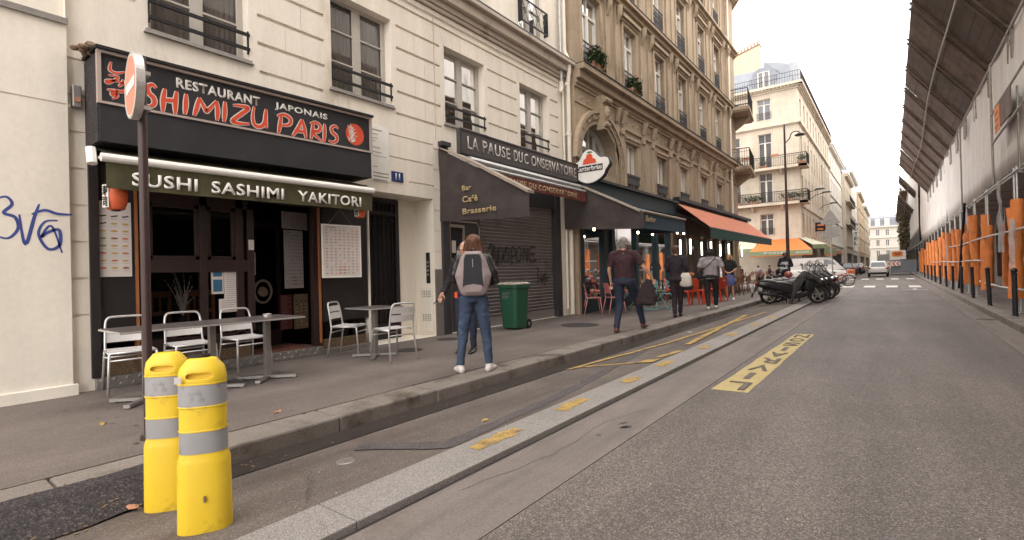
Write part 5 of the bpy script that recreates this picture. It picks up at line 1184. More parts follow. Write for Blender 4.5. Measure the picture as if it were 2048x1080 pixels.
b = MB(); b.quad((-11.2, 49.9, 3.7), (-9.6, 49.9, 3.7), (-9.55, 47.5, 2.9), (-11.2, 47.5, 2.9)); b.obj('canopy', M['cream'], t, recalc=False); b = MB(); b.quad((-11.2, 47.49, 2.9), (-9.55, 47.49, 2.9), (-9.55, 47.49, 2.55), (-11.2, 47.49, 2.55)); b.obj('valance', M['sage'], t, recalc=False)
# red awning further on
t = thing('red_awning', 'small brick red awning beyond the sage green one', 'awning', (-5, 66, 2.8))
b = MB(); b.quad((-6.2, 63, 3.5), (-6.2, 70, 3.5), (-4.7, 70, 2.9), (-4.7, 63, 2.9)); b.obj('canopy', M['redcanvas'], t, recalc=False); b = MB(); b.quad((-4.69, 63, 2.9), (-4.69, 70, 2.9), (-4.69, 70, 2.5), (-4.69, 63, 2.5)); b.obj('valance', M['orangecanvas'], t, recalc=False)
# ================================================================ the street beyond
def far_block(y0, y1, H, m, label, rows, xs=-6.2, pitch=2.4, roof='zinc', ledges=True, shop='dark', balc=None):
    t = thing('apartment_building', label, 'building', (xs, (y0+y1)/2, .1))
    fr = Fr((xs, 0, 0), (0, 1, 0), (1, 0, 0)); n = int((y1-y0-.8)/pitch); off = (y1-y0-n*pitch)/2
    ws = [(y0+off+pitch*(i+.28), y0+off+pitch*(i+.72), z0, z1) for i in range(n) for z0, z1 in rows]
    b = MB(); fr.wall(b, y0, y1, .1, H, [(*q, .2, False) for q in ws]+[(y0+.5, y1-.5, .1, 3.2, .3, True)])
    b.quad((xs, y0, .1), (xs-9, y0, .1), (xs-9, y0, H), (xs, y0, H)); b.quad((xs, y1, .1), (xs-9, y1, .1), (xs-9, y1, H), (xs, y1, H)); b.box(xs-9, xs-.5, y0+.01, y1-.01, .1, H-.05)
    b.obj('wall', M[m], t)
    for q in ws: window(fr, *q, .15, t, bars=0, small=True)
    b = MB(); fr.box(b, y0+.5, y1-.5, .1, 3.1, -.28, -.2); b.obj('shopfront', M[shop], t)
    if ledges:
        b = MB()
        for z0, z1 in rows: fr.box(b, y0, y1, z0-.35, z0-.15, 0, .12)
        fr.box(b, y0, y1, H-.5, H, 0, .4); fr.box(b, y0-.01, y1+.01, H-.2, H+.01, 0, .5); b.obj('cornice', M[m], t)
    b = MB(); b.prism([(xs-.2, y0, H), (xs-1.3, y0, H+2.4), (xs-4, y0, H+3.2), (xs-9, y0, H+3.2), (xs-9, y0, H)], (0, y1-y0, 0)); b.obj('roof', M[roof], t)
    for k in range(max(1, int((y1-y0)/9))):
        yy = y0+3+9*k; b = MB(); b.box(xs-5, xs-1.6, yy, yy+.8, H, H+4.2); c_ = b.obj('chimney', M['stucco2'], t)
        b = MB()
        for j in range(6): b.lathe([(.14, 0), (.11, .4)], 6, (xs-4.7+.55*j, yy+.4, H+4.2))
        b.obj('chimney_pots', M['terracotta'], c_)
    if balc:
        for z in balc:
            b = MB(); fr.box(b, y0+.5, y1-.5, z-.15, z, 0, .6); s_ = b.obj('balcony', M[m], t); b = MB(); fr.box(b, y0+.5, y1-.5, z+.9, z+.95, .55, .6)
            for k in range(int((y1-y0-1)/.35)): fr.box(b, y0+.5+.35*k, y0+.54+.35*k, z, z+.9, .56, .59)
            b.obj('balustrade', M['iron'], s_)
    return t
R4 = [(4.3, 6.1), (7.5, 9.5), (10.8, 12.8), (14.0, 15.8)]
far_block(77.2, 96, 17.2, 'lime5', 'white rendered block with dark shutters next after the pale corner building', R4, xs=-6.2)
far_block(96.2, 112, 16.0, 'lime3', 'ornate pale stone block with rounded balconies halfway down the left side', [(4.6, 6.4), (8.2, 10.4), (12, 14)], xs=-5.7, balc=[7.9, 11.6])
for z in (7.9, 11.6):
    pass
far_block(112.2, 135, 19.0, 'lime5', 'tall bright block carrying the vertical hotel sign', R4, xs=-5.9)
far_block(135.2, 158, 17.5, 'lime4', 'warm brown stone block well beyond the hotel sign', R4, xs=-5.6)
far_block(158.2, 190, 16.5, 'lime3', 'last pale stone block on the left before the white building closing the street', R4, xs=-5.4)
# rounded bay balconies with their shadowed undersides
t = thing('hotel_sign', 'vertical hotel sign projecting from the tall bright block far down the street', 'sign', (-5.2, 118, 6))
b = MB(); b.box(-5.9, -5.0, 117.9, 118.1, 4.9, 9.6); b.obj('sign_panel', M['white'], t)
for k, ch in enumerate('HOTEL'): text(ch, Fr((-5.85, 117.9, 0), (1, 0, 0), (0, -1, 0)), .1, .75, 8.75-.92*k, 9.45-.92*k, mat_c('sign_green_grey', (.10, .16, .15)), t, d=.01, bold=.03)
e = thing('end_building', 'white building with a slate mansard and dormers closing the end of the street', 'building', (0, 200, .1))
FEn = Fr((-16, 198, 0), (1, 0, 0), (0, -1, 0)); b = MB()
ew = [(9.7+2.45*i if i < 3 else 9.7+2.45*i+1.0, 10.6+2.45*i if i < 3 else 10.6+2.45*i+1.0, z, z+1.9) for i in range(6) for z in (3.6, 7.0, 10.3)]
FEn.wall(b, 0, 34, .1, 13.2, [(*q, .2, False) for q in ew]); FEn.box(b, 0, 34, 6.3, 6.5, 0, .15); FEn.box(b, 0, 34, 9.5, 9.7, 0, .15); FEn.box(b, 0, 34, 12.9, 13.3, 0, .4); b.box(-16, 18, 198.5, 207, .1, 13.1); b.obj('wall', M['lime5'], e)
for q in ew:
    window(FEn, *q, .15, e, bars=2, small=True)
b = MB(); b.prism([(-16, 198.1, 13.2), (-16, 199, 16.0), (-16, 203, 17.4), (-16, 207, 17.4), (-16, 207, 13.2)], (34, 0, 0)); b.obj('roof', M['slate'], e)
for i in range(6):
    u = 9.5+2.45*i+(1.0 if i > 2 else 0); d_ = MB(); FEn.box(d_, u, u+1.3, 13.4, 15.7, -1.2, -.1); dd = d_.obj('dormer', M['lime5'], e); window(FEn, u+.15, u+1.15, 13.6, 15.4, .08, e, bars=1, small=True)
for i in range(5):
    b = MB(); b.box(-8+3.2*i, -6.4+3.2*i, 200, 201, 16, 18.6); b.obj('chimney', M['stucco2'], e)
# ================================================================ right side: scaffold, sheeting, boards
rb = thing('sheeted_building', 'tall building on the right, hidden behind white scaffold sheeting', 'building', (4.2, 60, .1))
FRb = Fr((4.3, 0, 0), (0, 1, 0), (-1, 0, 0)); b = MB(); hs = [(y, y+1.6, .5, 2.9, .25, True) for y in range(2, 118, 4)]
FRb.wall(b, -6, 190, .1, 24, hs+[(y+.2, y+1.3, z, z+2, .25, True) for y in range(2, 188, 4) for z in (5, 8.4, 11.8, 15.2, 18.6)]); b.box(4.6, 12, -6, 190, .1, 24); b.obj('wall', mat_stone('grey_soiled_stone', (.17, .14, .12), dirt='#3a312b', dt=.5), rb)
def sheet(y0, y1, z0, z1, label, x=2.30, name='scaffold_sheet', seed=0, hang=0.):
    b = MB(); ny = max(8, int((y1-y0)/.30)); nz = max(6, int((z1-z0)/.55))
    def pt(i, j):
        y = y0+(y1-y0)*i/ny; z = z0+(z1-z0)*j/nz
        tie = min((y % 2.9), 2.9-(y % 2.9))/1.45
        d = .16*noise.noise(Vector((y*.55, z*.28, seed)))+.05*noise.noise(Vector((y*2.6, z*.5, seed+3)))
        return (x+d*tie+.02, y, z+(hang*abs(noise.noise(Vector((y*.9, 7, seed)))) if j == 0 else 0))
    for i in range(ny):
        for j in range(nz): b.quad(pt(i, j), pt(i+1, j), pt(i+1, j+1), pt(i, j+1))
    o = b.obj(name, M['net'], recalc=False, smooth=True)
    b2_ = bmesh.new(); b2_.from_mesh(o.data); bmesh.ops.remove_doubles(b2_, verts=b2_.verts, dist=1e-4); b2_.to_mesh(o.data); b2_.free()
    q = o.modifiers.new('s', 'SOLIDIFY'); q.thickness = .004; return tag(o, label, 'sheeting')
sheet(-3, 34, 3.42, 22, 'white scaffold sheeting on the near part of the scaffold, from the frame edge', seed=1)
sheet(34.15, 62, 3.38, 22, 'white scaffold sheeting on the scaffold bays beyond the dark pole', seed=2, hang=.1)
sheet(64, 122, 4.4, 23, 'distant white sheeting hanging past the second tilted board', x=2.2, seed=3, hang=.5)
b = MB(); b.quad((2.3, 120, .1), (2.3, 190, .1), (2.3, 190, 17), (2.3, 120, 17)); b.box(2.31, 4.2, 120, 190, .1, 17)
tag(b.obj('rendered_wall_building', M['lime5']), 'plain pale building at the far right end of the street', 'building')
# scaffold frame as one thing
sc = thing('scaffold', 'galvanised tube scaffold with a boarded deck carrying the white sheeting', 'scaffold', (2.6, 30, .13))
stand = [4, 7.5, 11.6, 15.7, 20.0, 22.7, 24.9, 27.0, 29.2, 31.6, 34.0, 36.6, 39.4, 42.4, 45.6, 49, 53, 58, 62.5, 68, 76, 84, 94, 106, 118]
for y in stand:
    for dy in ((0, .32) if y < 50 else (0,)):
        q = MB(); q.tube([(2.26, y+dy, .16), (2.26, y+dy, 3.40)], .025, 7); q.box(2.18, 2.34, y+dy-.08, y+dy+.08, .128, .14); q.obj('standard', M['gal'], sc)
    if y < 60: q = MB(); q.tube([(3.7, y, .14), (3.7, y, 3.3)], .025, 6); q.obj('inner_standard', M['gal'], sc)
b = MB(); b.box(2.34, 4.25, -3, 122, 3.30, 3.36); b.obj('deck', M['curtain'], sc)
b = MB(); b.tube([(2.24, -3, 3.28), (2.24, 122, 3.36)], .025, 6)
for y in stand: b.tube([(2.26, y, 3.26), (4.2, y, 3.26)], .025, 6)
b.obj('ledger', M['gal'], sc)
for (z, ya, yb) in ((1.97, 6, 30.5), (1.31, 20, 44.5), (.66, 5, 21)):
    n = 8; b = MB(); b.tube([(2.15+.01*math.sin(k*2), ya+(yb-ya)*k/n, z+.02*math.sin(k*1.7)) for k in range(n+1)], .026, 8); b.obj('guard_rail', M['gal'], sc)
b = MB(); b.tube([(2.12, 26.9, .25), (2.14, 24.3, 3.4)], .045, 8); b.obj('dark_brace', M['bollard'], sc)
b = MB(); b.tube([(2.2, 14.95, 3.2), (2.2, 14.95, 5.0)], .02, 6); b.tube([(2.16, 18.0, 3.3), (2.16, 18.0, 6.4)], .028, 8); b.tube([(2.16, 18.0, 4.35), (2.10, 10, 4.45)], .026, 8); b.tube([(2.16, 18.0, 5.1), (2.10, 10, 5.15)], .026, 8); b.tube([(2.16, 25.3, 3.3), (2.16, 25.3, 6.4)], .028, 8); b.obj('guard_frame', M['steeldull'], sc)
# orange foam round the standards
lb_ = ['around the nearest scaffold pair at the right frame edge', 'around the second scaffold pair', 'around the third scaffold pair', 'on the fourth scaffold pair', 'on the fifth scaffold pair', 'on the sixth scaffold pair', 'on the seventh scaffold pair', 'on the eighth scaffold pair', 'on the ninth scaffold pair', 'on the tenth scaffold pair', 'on the eleventh scaffold pair', 'on the twelfth scaffold pair', 'on the thirteenth scaffold pole', 'on the fourteenth scaffold pole', 'on the fifteenth scaffold pole', 'on the sixteenth scaffold pole', 'on the last padded scaffold pole', 'on the scaffold pair out past the frame edge', 'on the scaffold pair just outside the frame edge', 'x']
vis = [y for y in stand if y >= 15 and y < 64]+[7.5, 11.6]
rr = random.Random(4)
for i, y in enumerate(vis):
    for k, dy in enumerate((0, .32) if y < 50 else (0,)):
        zt = [2.75, 2.68, 2.85, 2.7, 2.6][i % 5]-(.0 if k else .35)*(i % 2); zb = .42+.1*rr.random()
        if i == 0: zt = 2.66 if k == 0 else 2.5
        P_ = []; R_ = []; n = 12; ph = rr.uniform(0, 6)
        cuts = [rr.uniform(.35, .45), rr.uniform(.65, .75)]
        for j in range(n+1):
            t_ = j/n; w_ = .028*math.sin(t_*4+ph)*(1 if i < 9 else .3); P_.append((2.26-.03-w_*.8, y+dy+w_, zb+(zt-zb)*t_)); R_.append(.118-.02*(min(abs(t_-c) for c in cuts) < .045)+.003*math.sin(j*2+ph))
        b = MB(); b.tube(P_, R_, 16)
        o = b.obj('foam_sleeve', M['foam'], smooth=True); q = o.modifiers.new('e', 'EDGE_SPLIT')
        tag(o, '%s orange foam sleeve %s' % (('nearer', 'farther')[k] if y < 50 else 'single', lb_[i]), 'foam sleeve', 'orange foam sleeves on the scaffold standards')
for i, y in enumerate((17.9, 21.9, 22.6, 25.6, 29.4, 33.2)):
    b = MB(); b.tube([(3.35+.02*math.sin(j+i), y+.03*math.sin(j*1.3+i), .35+2.3*j/8) for j in range(9)], [.11+.008*math.sin(j*2.) for j in range(9)], 14)
    o = b.obj('foam_sleeve', M['foam'], smooth=True); o.modifiers.new('e', 'EDGE_SPLIT')
    tag(o, '%s shadowed orange foam sleeve standing deeper under the scaffold deck' % ('nearest', 'second', 'third', 'fourth', 'fifth', 'farthest')[i], 'foam sleeve', 'orange foam sleeves on the scaffold standards')
    q = MB(); q.tube([(3.35, y, .14), (3.35, y, 3.3)], .025, 6); q.obj('inner_standard', M['gal'], sc)
# torn polythene
for k, (y, z0, z1, w_) in enumerate(((16.6, 1.5, 3.2, .5), (15.2, .6, 2.2, .5), (31.6, .75, 3.1, .3))):
    b = MB(); n, m_ = 12, 14
    def pt(i, j): 
        s_, q = i/n, j/m_; ww = w_*(.25+.75*math.sin(math.pi*min(1, q*.8+.15))); return (2.08+.09*noise.noise(Vector((s_*3, q*4, k*5.))), y+ww*(s_-.5)+.12*noise.noise(Vector((s_*2, q*3, k+9.))), z0+(z1-z0)*q)
    for i in range(n):
        for j in range(m_): b.quad(pt(i, j), pt(i+1, j), pt(i+1, j+1), pt(i, j+1))
    tag(b.obj('polythene_scrap', M['plastic'], recalc=False, smooth=True), ('crumpled clear polythene tied high beside the nearest orange sleeves', 'torn clear polythene hanging over the nearest guard rail', 'long white polythene scrap drooping from the scaffold farther along')[k], 'polythene')
# tilted fan of boards
def fan(y0, y1, label, bay=3.0, seed=0, inp=(2.28, 0, 6.66), outp=(.64, 0, 9.05)):
    t = thing('catch_fan', label, 'protective fan', (2.3, (y0+y1)/2, 6.6)); rr = random.Random(seed)
    A = Vector(inp); B_ = Vector(outp); n_ = (B_-A); y = y0; k = 0
    while y < y1-.1:
        e = min(y+bay, y1); off = rr.uniform(-.02, .03); b = MB()
        a0 = A+Vector((0, y-.02, off)); c0 = B_+Vector((0, y-.02, off+rr.uniform(-.02, .04))); nn = Vector((.05*n_.z, 0, -.05*n_.x)).normalized()*.05
        for j in range(10):
            p = a0.lerp(c0, j/10); q = a0.lerp(c0, (j+1)/10-.003); w = Vector((0, e-y+.03, 0))
            o_ = nn*(.15*rr.random()); b.cur = rr.choice((0, 0, 0, 1)) if False else 0
            b.prism([p+o_, q+o_, q+o_+nn*.5, p+o_+nn*.5], w)
        b.obj('board_panel', M['plywood'] if rr.random() < .8 else M['ply2'], t)
        for yy in (y+.0, y+.42):
            q = MB(); q.tube([A+Vector((.02, yy, -.75)), A+Vector((.02, yy, .02))], .035, 6); q.obj('bracket', M['steeldull'], t)
            q = MB(); q.tube([A+Vector((0, yy, -.07)), A.lerp(B_, 1.02)+Vector((0, yy, -.09))], .03, 6); q.obj('support_beam', M['plywood'], t)
        q = MB(); q.tube([A+Vector((.02, y, -.3)), A+Vector((.02, y+.42, -.3))], .03, 6); q.obj('bracket_tie', M['steeldull'], t)
        y = e; k += 1
    b = MB(); n = 30; b.tube([A.lerp(B_, .55+.035*math.sin(j*.5))+Vector((0, y0+(y1-y0)*j/n, -.13)) for j in range(n+1)], .028, 6); b.obj('long_tube', M['steeldull'], t)
    b = MB(); b.tube([A+Vector((0, y0, -.05)), A+Vector((0, y1, -.05))], .04, 6); b.obj('edge_beam', M['steeldull'], t)
M['ply2'] = mat('paler_boards', (.105, .080, .066), .85, var=.3, vs=2.2, dirt='#4a3a30', ds=1.6, dt=.55)
fan(-2, 50, 'long upward tilted fan of dark weathered boards over the right kerb', seed=1)
fan(66, 72, 'short tilted board panel just beyond the long fan', seed=2, inp=(2.45, 0, 8.1), outp=(.8, 0, 10.4))
fan(76, 122, 'distant tilted fan of dark ribbed boards', seed=3, bay=4, inp=(2.4, 0, 7.3), outp=(.75, 0, 9.6))
# banner
t = thing('site_banner', 'dark banner with an orange panel tied to the rails of the sheeted scaffold', 'banner', (2.1, 16.3, 4.7))
b = MB(); b.box(2.10, 2.12, 15.0, 17.0, 4.45, 5.08); b.obj('banner_cloth', M['plywood'], t)
b = MB(); b.box(2.085, 2.099, 16.3, 16.95, 4.40, 5.0); b.obj('orange_panel', M['foam'], t)
b = MB()
for z in (4.82, 4.66, 4.5): b.box(2.075, 2.084, 16.45, 16.85, z, z+.06)
b.obj('printed_lines', M['terracotta'], t)
# bollards
for i, y in enumerate((11.4, 14.7, 18.05, 21.6, 24.7, 28.0, 31.4, 35, 38.6, 42.4, 46.5, 51)):
    x = 2.04-.01*(i % 3); t = thing('bollard', ['dark ball-topped bollard out by the near right frame edge', 'nearest visible dark ball-topped bollard at the right frame edge', 'second ball-topped bollard along the right kerb', 'third ball-topped bollard along the right kerb', 'fourth ball-topped bollard along the right kerb', 'fifth ball-topped bollard along the right kerb', 'sixth ball-topped bollard along the right kerb', 'seventh ball-topped bollard along the right kerb', 'eighth ball-topped bollard along the right kerb', 'ninth ball-topped bollard along the right kerb', 'tenth ball-topped bollard along the right kerb', 'farthest ball-topped bollard along the right kerb'][i], 'bollard', (x, y, .13), group='ball-topped bollards along the right kerb')
    if y < 12: 
        bpy.data.objects.remove(t); continue
    T_ = Matrix.Translation((x, y, .13)) @ Matrix.Rotation(R((-1, 0, -1.5, -1, 0, .5)[i % 6]), 4, 'Y')
    b = MB(); b.lathe([(.055, 0), (.055, .02), (.045, .03), (.045, .86), (.052, .87), (.052, .90), (.03, .91)], 14, T=T_); b.obj('post', M['bollard'], t, smooth=False)
    b = MB(); b.ell((0, 0, .955), (.058, .058, .055), 14, 8, T=T_); b.obj('ball', M['bollard'], t, smooth=True)
# roadworks at the far end
t = thing('site_hoarding', 'pale sheet metal hoarding across the right lane far down the street', 'hoarding', (1.2, 70, 0))
b = MB()
for k in range(14): b.box(-.1+.16*k, .04+.16*k, 69.97, 70.03, .25, 1.62)
b.box(-.12, 2.15, 69.98, 70.02, .25, 1.62); b.obj('panel', M['zinc'], t)
b = MB(); b.box(-.2, 2.2, 69.7, 70.3, .0, .14); b.box(-.15, 2.2, 69.99, 70.06, 1.62, 1.7); b.obj('base_block', M['plywood'], t)
t = thing('chevron_sign', 'white sign with red chevrons pointing left, fixed to the far hoarding', 'sign', (.2, 69.8, 1.3))
FCh = Fr((-.5, 69.8, 0), (1, 0, 0), (0, -1, 0)); b = MB(); FCh.box(b, 0, 1.25, 1.0, 1.55, -.03, 0); b.obj('panel', M['white'], t)
b = MB()
for k in range(3):
    u = .12+.38*k; b.poly([FCh.P(u, 1.275, .004), FCh.P(u+.22, 1.53, .004), FCh.P(u+.36, 1.53, .004), FCh.P(u+.14, 1.275, .004), FCh.P(u+.36, 1.02, .004), FCh.P(u+.22, 1.02, .004)])
b.obj('chevrons', M['red'], t, recalc=False)
t = thing('diversion_sign', 'rounded orange panel sign on a white plate above the far hoarding', 'sign', (.4, 70.2, 2))
b = MB(); b.box(-.2, 1.25, 70.2, 70.24, 1.75, 2.75); b.obj('panel', M['white'], t)
b = MB(); b.prism([(x*.5+.5, 70.19, z*.3+2.35) for x, z in [(math.copysign(abs(math.cos(a))**.5, math.cos(a)), math.copysign(abs(math.sin(a))**.6, math.sin(a))) for a in [k*math.pi/12 for k in range(24)]]], (0, .012, 0)); b.obj('orange_field', M['foam'], t)
b = MB(); b.box(.15, .85, 70.17, 70.185, 2.4, 2.46); b.box(.25, .75, 70.17, 70.185, 2.24, 2.3); b.obj('printed_lines', M['iron'], t)
b = MB(); b.tube([(.5, 70.25, 0), (.5, 70.25, 1.8)], .04, 6); b.obj('post', M['gal'], t)
b = MB(); b.box(-1.6, -.2, 85, 86.5, .0, 2.4); b.box(-1.4, .3, 85.5, 86, 2.4, 2.6)
tag(b.obj('site_machine', M['steeldull']), 'grey machine with a boom behind the far hoarding', 'machine')
b = MB()
for k in range(14): b.tube([(1.3+.25*(k % 3), 100+2*k, .1), (1.3+.25*(k % 3), 100+2*k, 14)], .05, 4)
for z in (3, 5, 7, 9, 11, 13): b.tube([(1.35, 98, z), (1.35, 128, z)], .06, 4); b.box(1.3, 2.2, 98, 128, z-.6, z-.5)
tag(b.obj('far_scaffold', M['tan']), 'brown distant scaffold tower beyond the hoarding on the right', 'scaffold')
t = thing('tree', 'dark green tree glimpsed beyond the distant scaffold', 'tree', (1.6, 96, .1))
b = MB(); b.tube([(1.6, 96, .1), (1.7, 96, 4), (1.4, 96.3, 7)], [.2, .14, .06], 7); b.obj('trunk', M['plywood'], t); leaves('crown', (1.6, 96, 6.0), (.8, 2.5, 3.0), 500, M['leaf2'], parent=t, s=.4)
# ================================================================ café chairs and tables
def leg_o(name, m, parent, pts, r, seg=8):
    b = MB(); b.tube(pts, r, seg); return b.obj(name, m, parent, smooth=True)
def alu_chair(label, loc, rz, wide):
    t = thing('cafe_chair', label, 'chair')
    for s in (-1, 1):
        leg_o('leg', M['steel'], t, [(s*.225, .22, 0), (s*.205, .185, .42), (s*.20, .16, .44)], .0125)
        leg_o('leg', M['steel'], t, [(s*.225, -.26, 0), (s*.205, -.20, .42), (s*.20, -.205, .46)], .0125)
    b = MB(); b.tube(smooth_pts([(-.20, -.205, .44), (-.195, -.225, .60), (-.188, -.250, .73), (-.165, -.262, .785), (-.11, -.268, .80), (.11, -.268, .80), (.165, -.262, .785), (.188, -.250, .73), (.195, -.225, .60), (.20, -.205, .44)], 4), .0125, 8)
    b.tube([(-.205, .17, .435), (-.205, -.21, .435)], .0115, 8); b.tube([(.205, .17, .435), (.205, -.21, .435)], .0115, 8); b.tube([(-.205, .175, .435), (.205, .175, .435)], .0115, 8); b.tube([(-.21, -.19, .36), (.21, -.19, .36)], .009, 6); b.tube([(-.21, .19, .36), (.21, .19, .36)], .009, 6)
    b.obj('frame', M['steel'], t, smooth=True)
    b = MB()
    for z0, z1 in (((.52, .66),) if wide else ((.55, .645), (.66, .745))):
        n = 8
        for k in range(n):
            f = lambda k: (-.185+.37*k/n, -.222-.02*math.sin(math.pi*k/n)); a, c = f(k), f(k+1); e = (z1-.45)*.13; e0 = (z0-.45)*.13
            b.prism([(a[0], a[1]-e0, z0), (c[0], c[1]-e0, z0), (c[0], c[1]-e, z1), (a[0], a[1]-e, z1)], (0, .008, 0))
    b.obj('backrest', M['slat'], t)
    b = MB()
    for k in range(4): b.box(-.195, .195, -.19+.092*k, -.108+.092*k, .447-.008*math.sin(k), .456-.008*math.sin(k))
    b.obj('seat', M['slat'], t, bevel=.003); t.location = loc; t.rotation_euler = (0, 0, rz); return t
SW = .129
alu_chair('polished metal café chair behind the left table, partly behind the brown sign pole', (-6.68, 1.83, SW), R(-98), True)
alu_chair('polished metal café chair behind the middle of the row of tables, above the yellow posts', (-6.68, 2.42, SW), R(-92), True)
alu_chair('polished metal café chair behind the right table of the row, nearest the doorway', (-6.66, 3.05, SW), R(-86), True)
alu_chair('two-slat metal café chair left of the single table, turned to the street', (-6.62, 4.58, SW), R(-58), False)
alu_chair('two-slat metal café chair right of the single table, its back to the street', (-5.62, 4.58, SW), R(86), False)
def cafe_table(label, loc, rz=0, w=.6, dx=.65):
    t = thing('cafe_table', label, 'table')
    b = MB(); b.box(-dx/2, dx/2, -w/2+.004, w/2-.004, .705, .73); b.obj('table_top', M['tabletop'], t, bevel=.006)
    b = MB(); b.box(-dx/2-.006, dx/2+.006, -w/2+.001, w/2-.001, .709, .724); b.obj('top_rim', M['steel'], t)
    b = MB(); b.box(-.032, .032, -.032, .032, .04, .70); b.box(-.15, .15, -.15, .15, .695, .704); b.obj('pedestal', M['steeldull'], t, bevel=.004)
    b = MB(); T1 = Matrix.Rotation(R(45), 4, 'Z'); b.box(-.33, .33, -.028, .028, .012, .042, T1); b.box(-.028, .028, -.33, .33, .013, .041, T1)
    for k in range(4): a = R(45+90*k); b.lathe([(.018, 0), (.018, .014)], 8, (.3*math.cos(a), .3*math.sin(a), 0))
    b.obj('cross_base', M['steeldull'], t); t.location = loc; t.rotation_euler = (0, 0, rz); return t
cafe_table('left square table of the row, behind the brown sign pole', (-5.92, 1.75, SW))
cafe_table('middle square table of the row before the restaurant window', (-5.92, 2.352, SW))
cafe_table('right square table of the row, with the ashtray on it', (-5.92, 2.954, SW))
cafe_table('single square table standing between two metal chairs near the barred door', (-6.12, 4.66, SW), w=.6, dx=.6)
b = MB(); b.lathe([(.045, 0), (.05, .035), (.042, .035), (.038, .01), (.01, .01)], 16); o = b.obj('ashtray', M['steel'], smooth=False); o.location = (-5.95, 2.98, SW+.731); tag(o, 'small round metal ashtray on the right hand table', 'ashtray')
# ================================================================ no entry sign, yellow posts, bin
t = thing('street_sign', 'round no entry sign seen edge-on, on a tall dark brown pole', 'road sign', (-4.48, 1.33, .129))
b = MB(); b.lathe([(.055, .129), (.055, .16), (.031, .17), (.031, 3.0), (.029, 3.01), (.002, 3.02)], 16, (-4.48, 1.33, 0)); b.obj('pole', M['brown_pole'], t, smooth=False)
TD = Matrix.Translation((-4.43, 1.245, 2.755)) @ Matrix.Rotation(R(-7.5), 4, 'Z') @ Matrix.Rotation(R(90), 4, 'X')
b = MB(); b.lathe([(.232, -.055), (.24, -.05), (.24, .0), (.232, .004), (.222, .0), (.222, -.02)], 48, T=TD, cap=False); b.lathe([(.235, -.054), (.235, -.0535)], 48, T=TD); b.obj('rim', M['steel'], t)
b = MB(); b.lathe([(.221, -.004), (.221, .0)], 48, T=TD); b.obj('red_face', mat('faded_road_sign_red', (.72, .26, .17), .45, var=.06, vs=6), t)
b = MB(); b.lathe([(.221, .0012), (.213, .0016)], 48, T=TD, cap=False); b.box(-.17, .17, -.036, .036, .001, .003, TD); b.obj('white_bar', M['white'], t)
b = MB(); b.box(-4.53, -4.42, 1.26, 1.37, 2.86, 2.89); b.box(-4.53, -4.42, 1.26, 1.37, 2.60, 2.63); b.obj('clamp', M['steel'], t)
def oval(rx, ry, z, n=28, p=2.6, cx=0, cy=0): return [(cx+rx*math.copysign(abs(math.cos(a))**(2/p), math.cos(a)), cy+ry*math.copysign(abs(math.sin(a))**(2/p), math.sin(a)), z) for a in [k*2*math.pi/n for k in range(n)]]
def yellow_post(label, loc, rz):
    t = thing('traffic_post', label, 'traffic post', group='yellow traffic posts with grey reflective bands')
    b = MB(); b.loft([oval(*q) for q in ((.136, .088, 0), (.138, .090, .012), (.133, .087, .38), (.131, .085, .395), (.121, .079, .425), (.120, .079, .43), (.119, .079, .66), (.118, .078, .80), (.121, .0805, .806), (.121, .0805, .83), (.119, .079, .85), (.112, .073, .885), (.075, .046, .93), (.06, .038, .934))])
    bd = b.obj('body', M['yellow'], t, smooth=False)
    for z0, z1 in ((.435, .550), (.685, .80)):
        b = MB(); b.loft([oval(.1215, .0805, z0), oval(.1205, .080, z1)], cap=False); b.obj('reflective_band', M['reflect'], t, smooth=True)
    b = MB()
    for z in (.554, .681, .803): b.loft([oval(.122, .0815, z-.005), oval(.1245, .084, z), oval(.122, .0815, z+.005)], cap=False)
    b.obj('moulded_ridge', M['yellow'], t, smooth=True)
    # recessed hand hole, cut by a boolean on the body
    cut = MB(); cut.loft([[(x, y, z) for (x, z) in [(.068*math.copysign(abs(math.cos(a))**.55, math.cos(a)), .846+.017*math.copysign(abs(math.sin(a))**.7, math.sin(a))) for a in [k*math.pi/10 for k in range(20)]]] for y in (-.2, -.045)])
    b = cut
    for x in (-.1, .095): b.box(x, x+.03, -.2, -.085, -.01, .045)
    me = b.obj('cut_tool', M['yellow']); q = bd.modifiers.new('cut', 'BOOLEAN'); q.object = me; q.operation = 'DIFFERENCE'; q.solver = 'EXACT'
    dg = bpy.context.evaluated_depsgraph_get(); nm = bpy.data.meshes.new_from_object(bd.evaluated_get(dg)); bd.modifiers.clear(); bd.data = nm; bpy.data.objects.remove(me)
    q = bd.modifiers.new('bevel', 'BEVEL'); q.width = .004; q.segments = 2; q.limit_method = 'ANGLE'; q.angle_limit = R(40); nm.polygons.foreach_set('use_smooth', [True]*len(nm.polygons)); q = bd.modifiers.new('split', 'EDGE_SPLIT'); q.split_angle = R(28)
    t.location = loc; t.rotation_euler = (0, 0, rz); t.scale = (.90, .90, .955); return t
yp = yellow_post('nearer of the two yellow posts, with a small sticker by its hand hole', (-2.865, 1.09, .012), R(56))
b = MB(); b.box(-.118, -.085, -.088, -.084, .815, .85); s_ = b.obj('sticker', M['paper'], None); s_.parent = yp; s_.matrix_parent_inverse = Matrix()
b = MB(); b.ell((.02, -.0985, .20), (.008, .003, .020), 10, 6); s_ = b.obj('scuff', M['tan'], None); s_.parent = yp; s_.matrix_parent_inverse = Matrix()
yellow_post('farther of the two yellow posts, half hidden behind the nearer one', (-3.35, 1.09, .004), R(50))
b = MB(); b.loft([oval(.055, .035, 0), oval(.055, .035, .015)]); s_ = b.obj('cap', M['iron'], None); s_.location = (-.02, .03, .934); s_.parent = yp; s_.matrix_parent_inverse = Matrix()
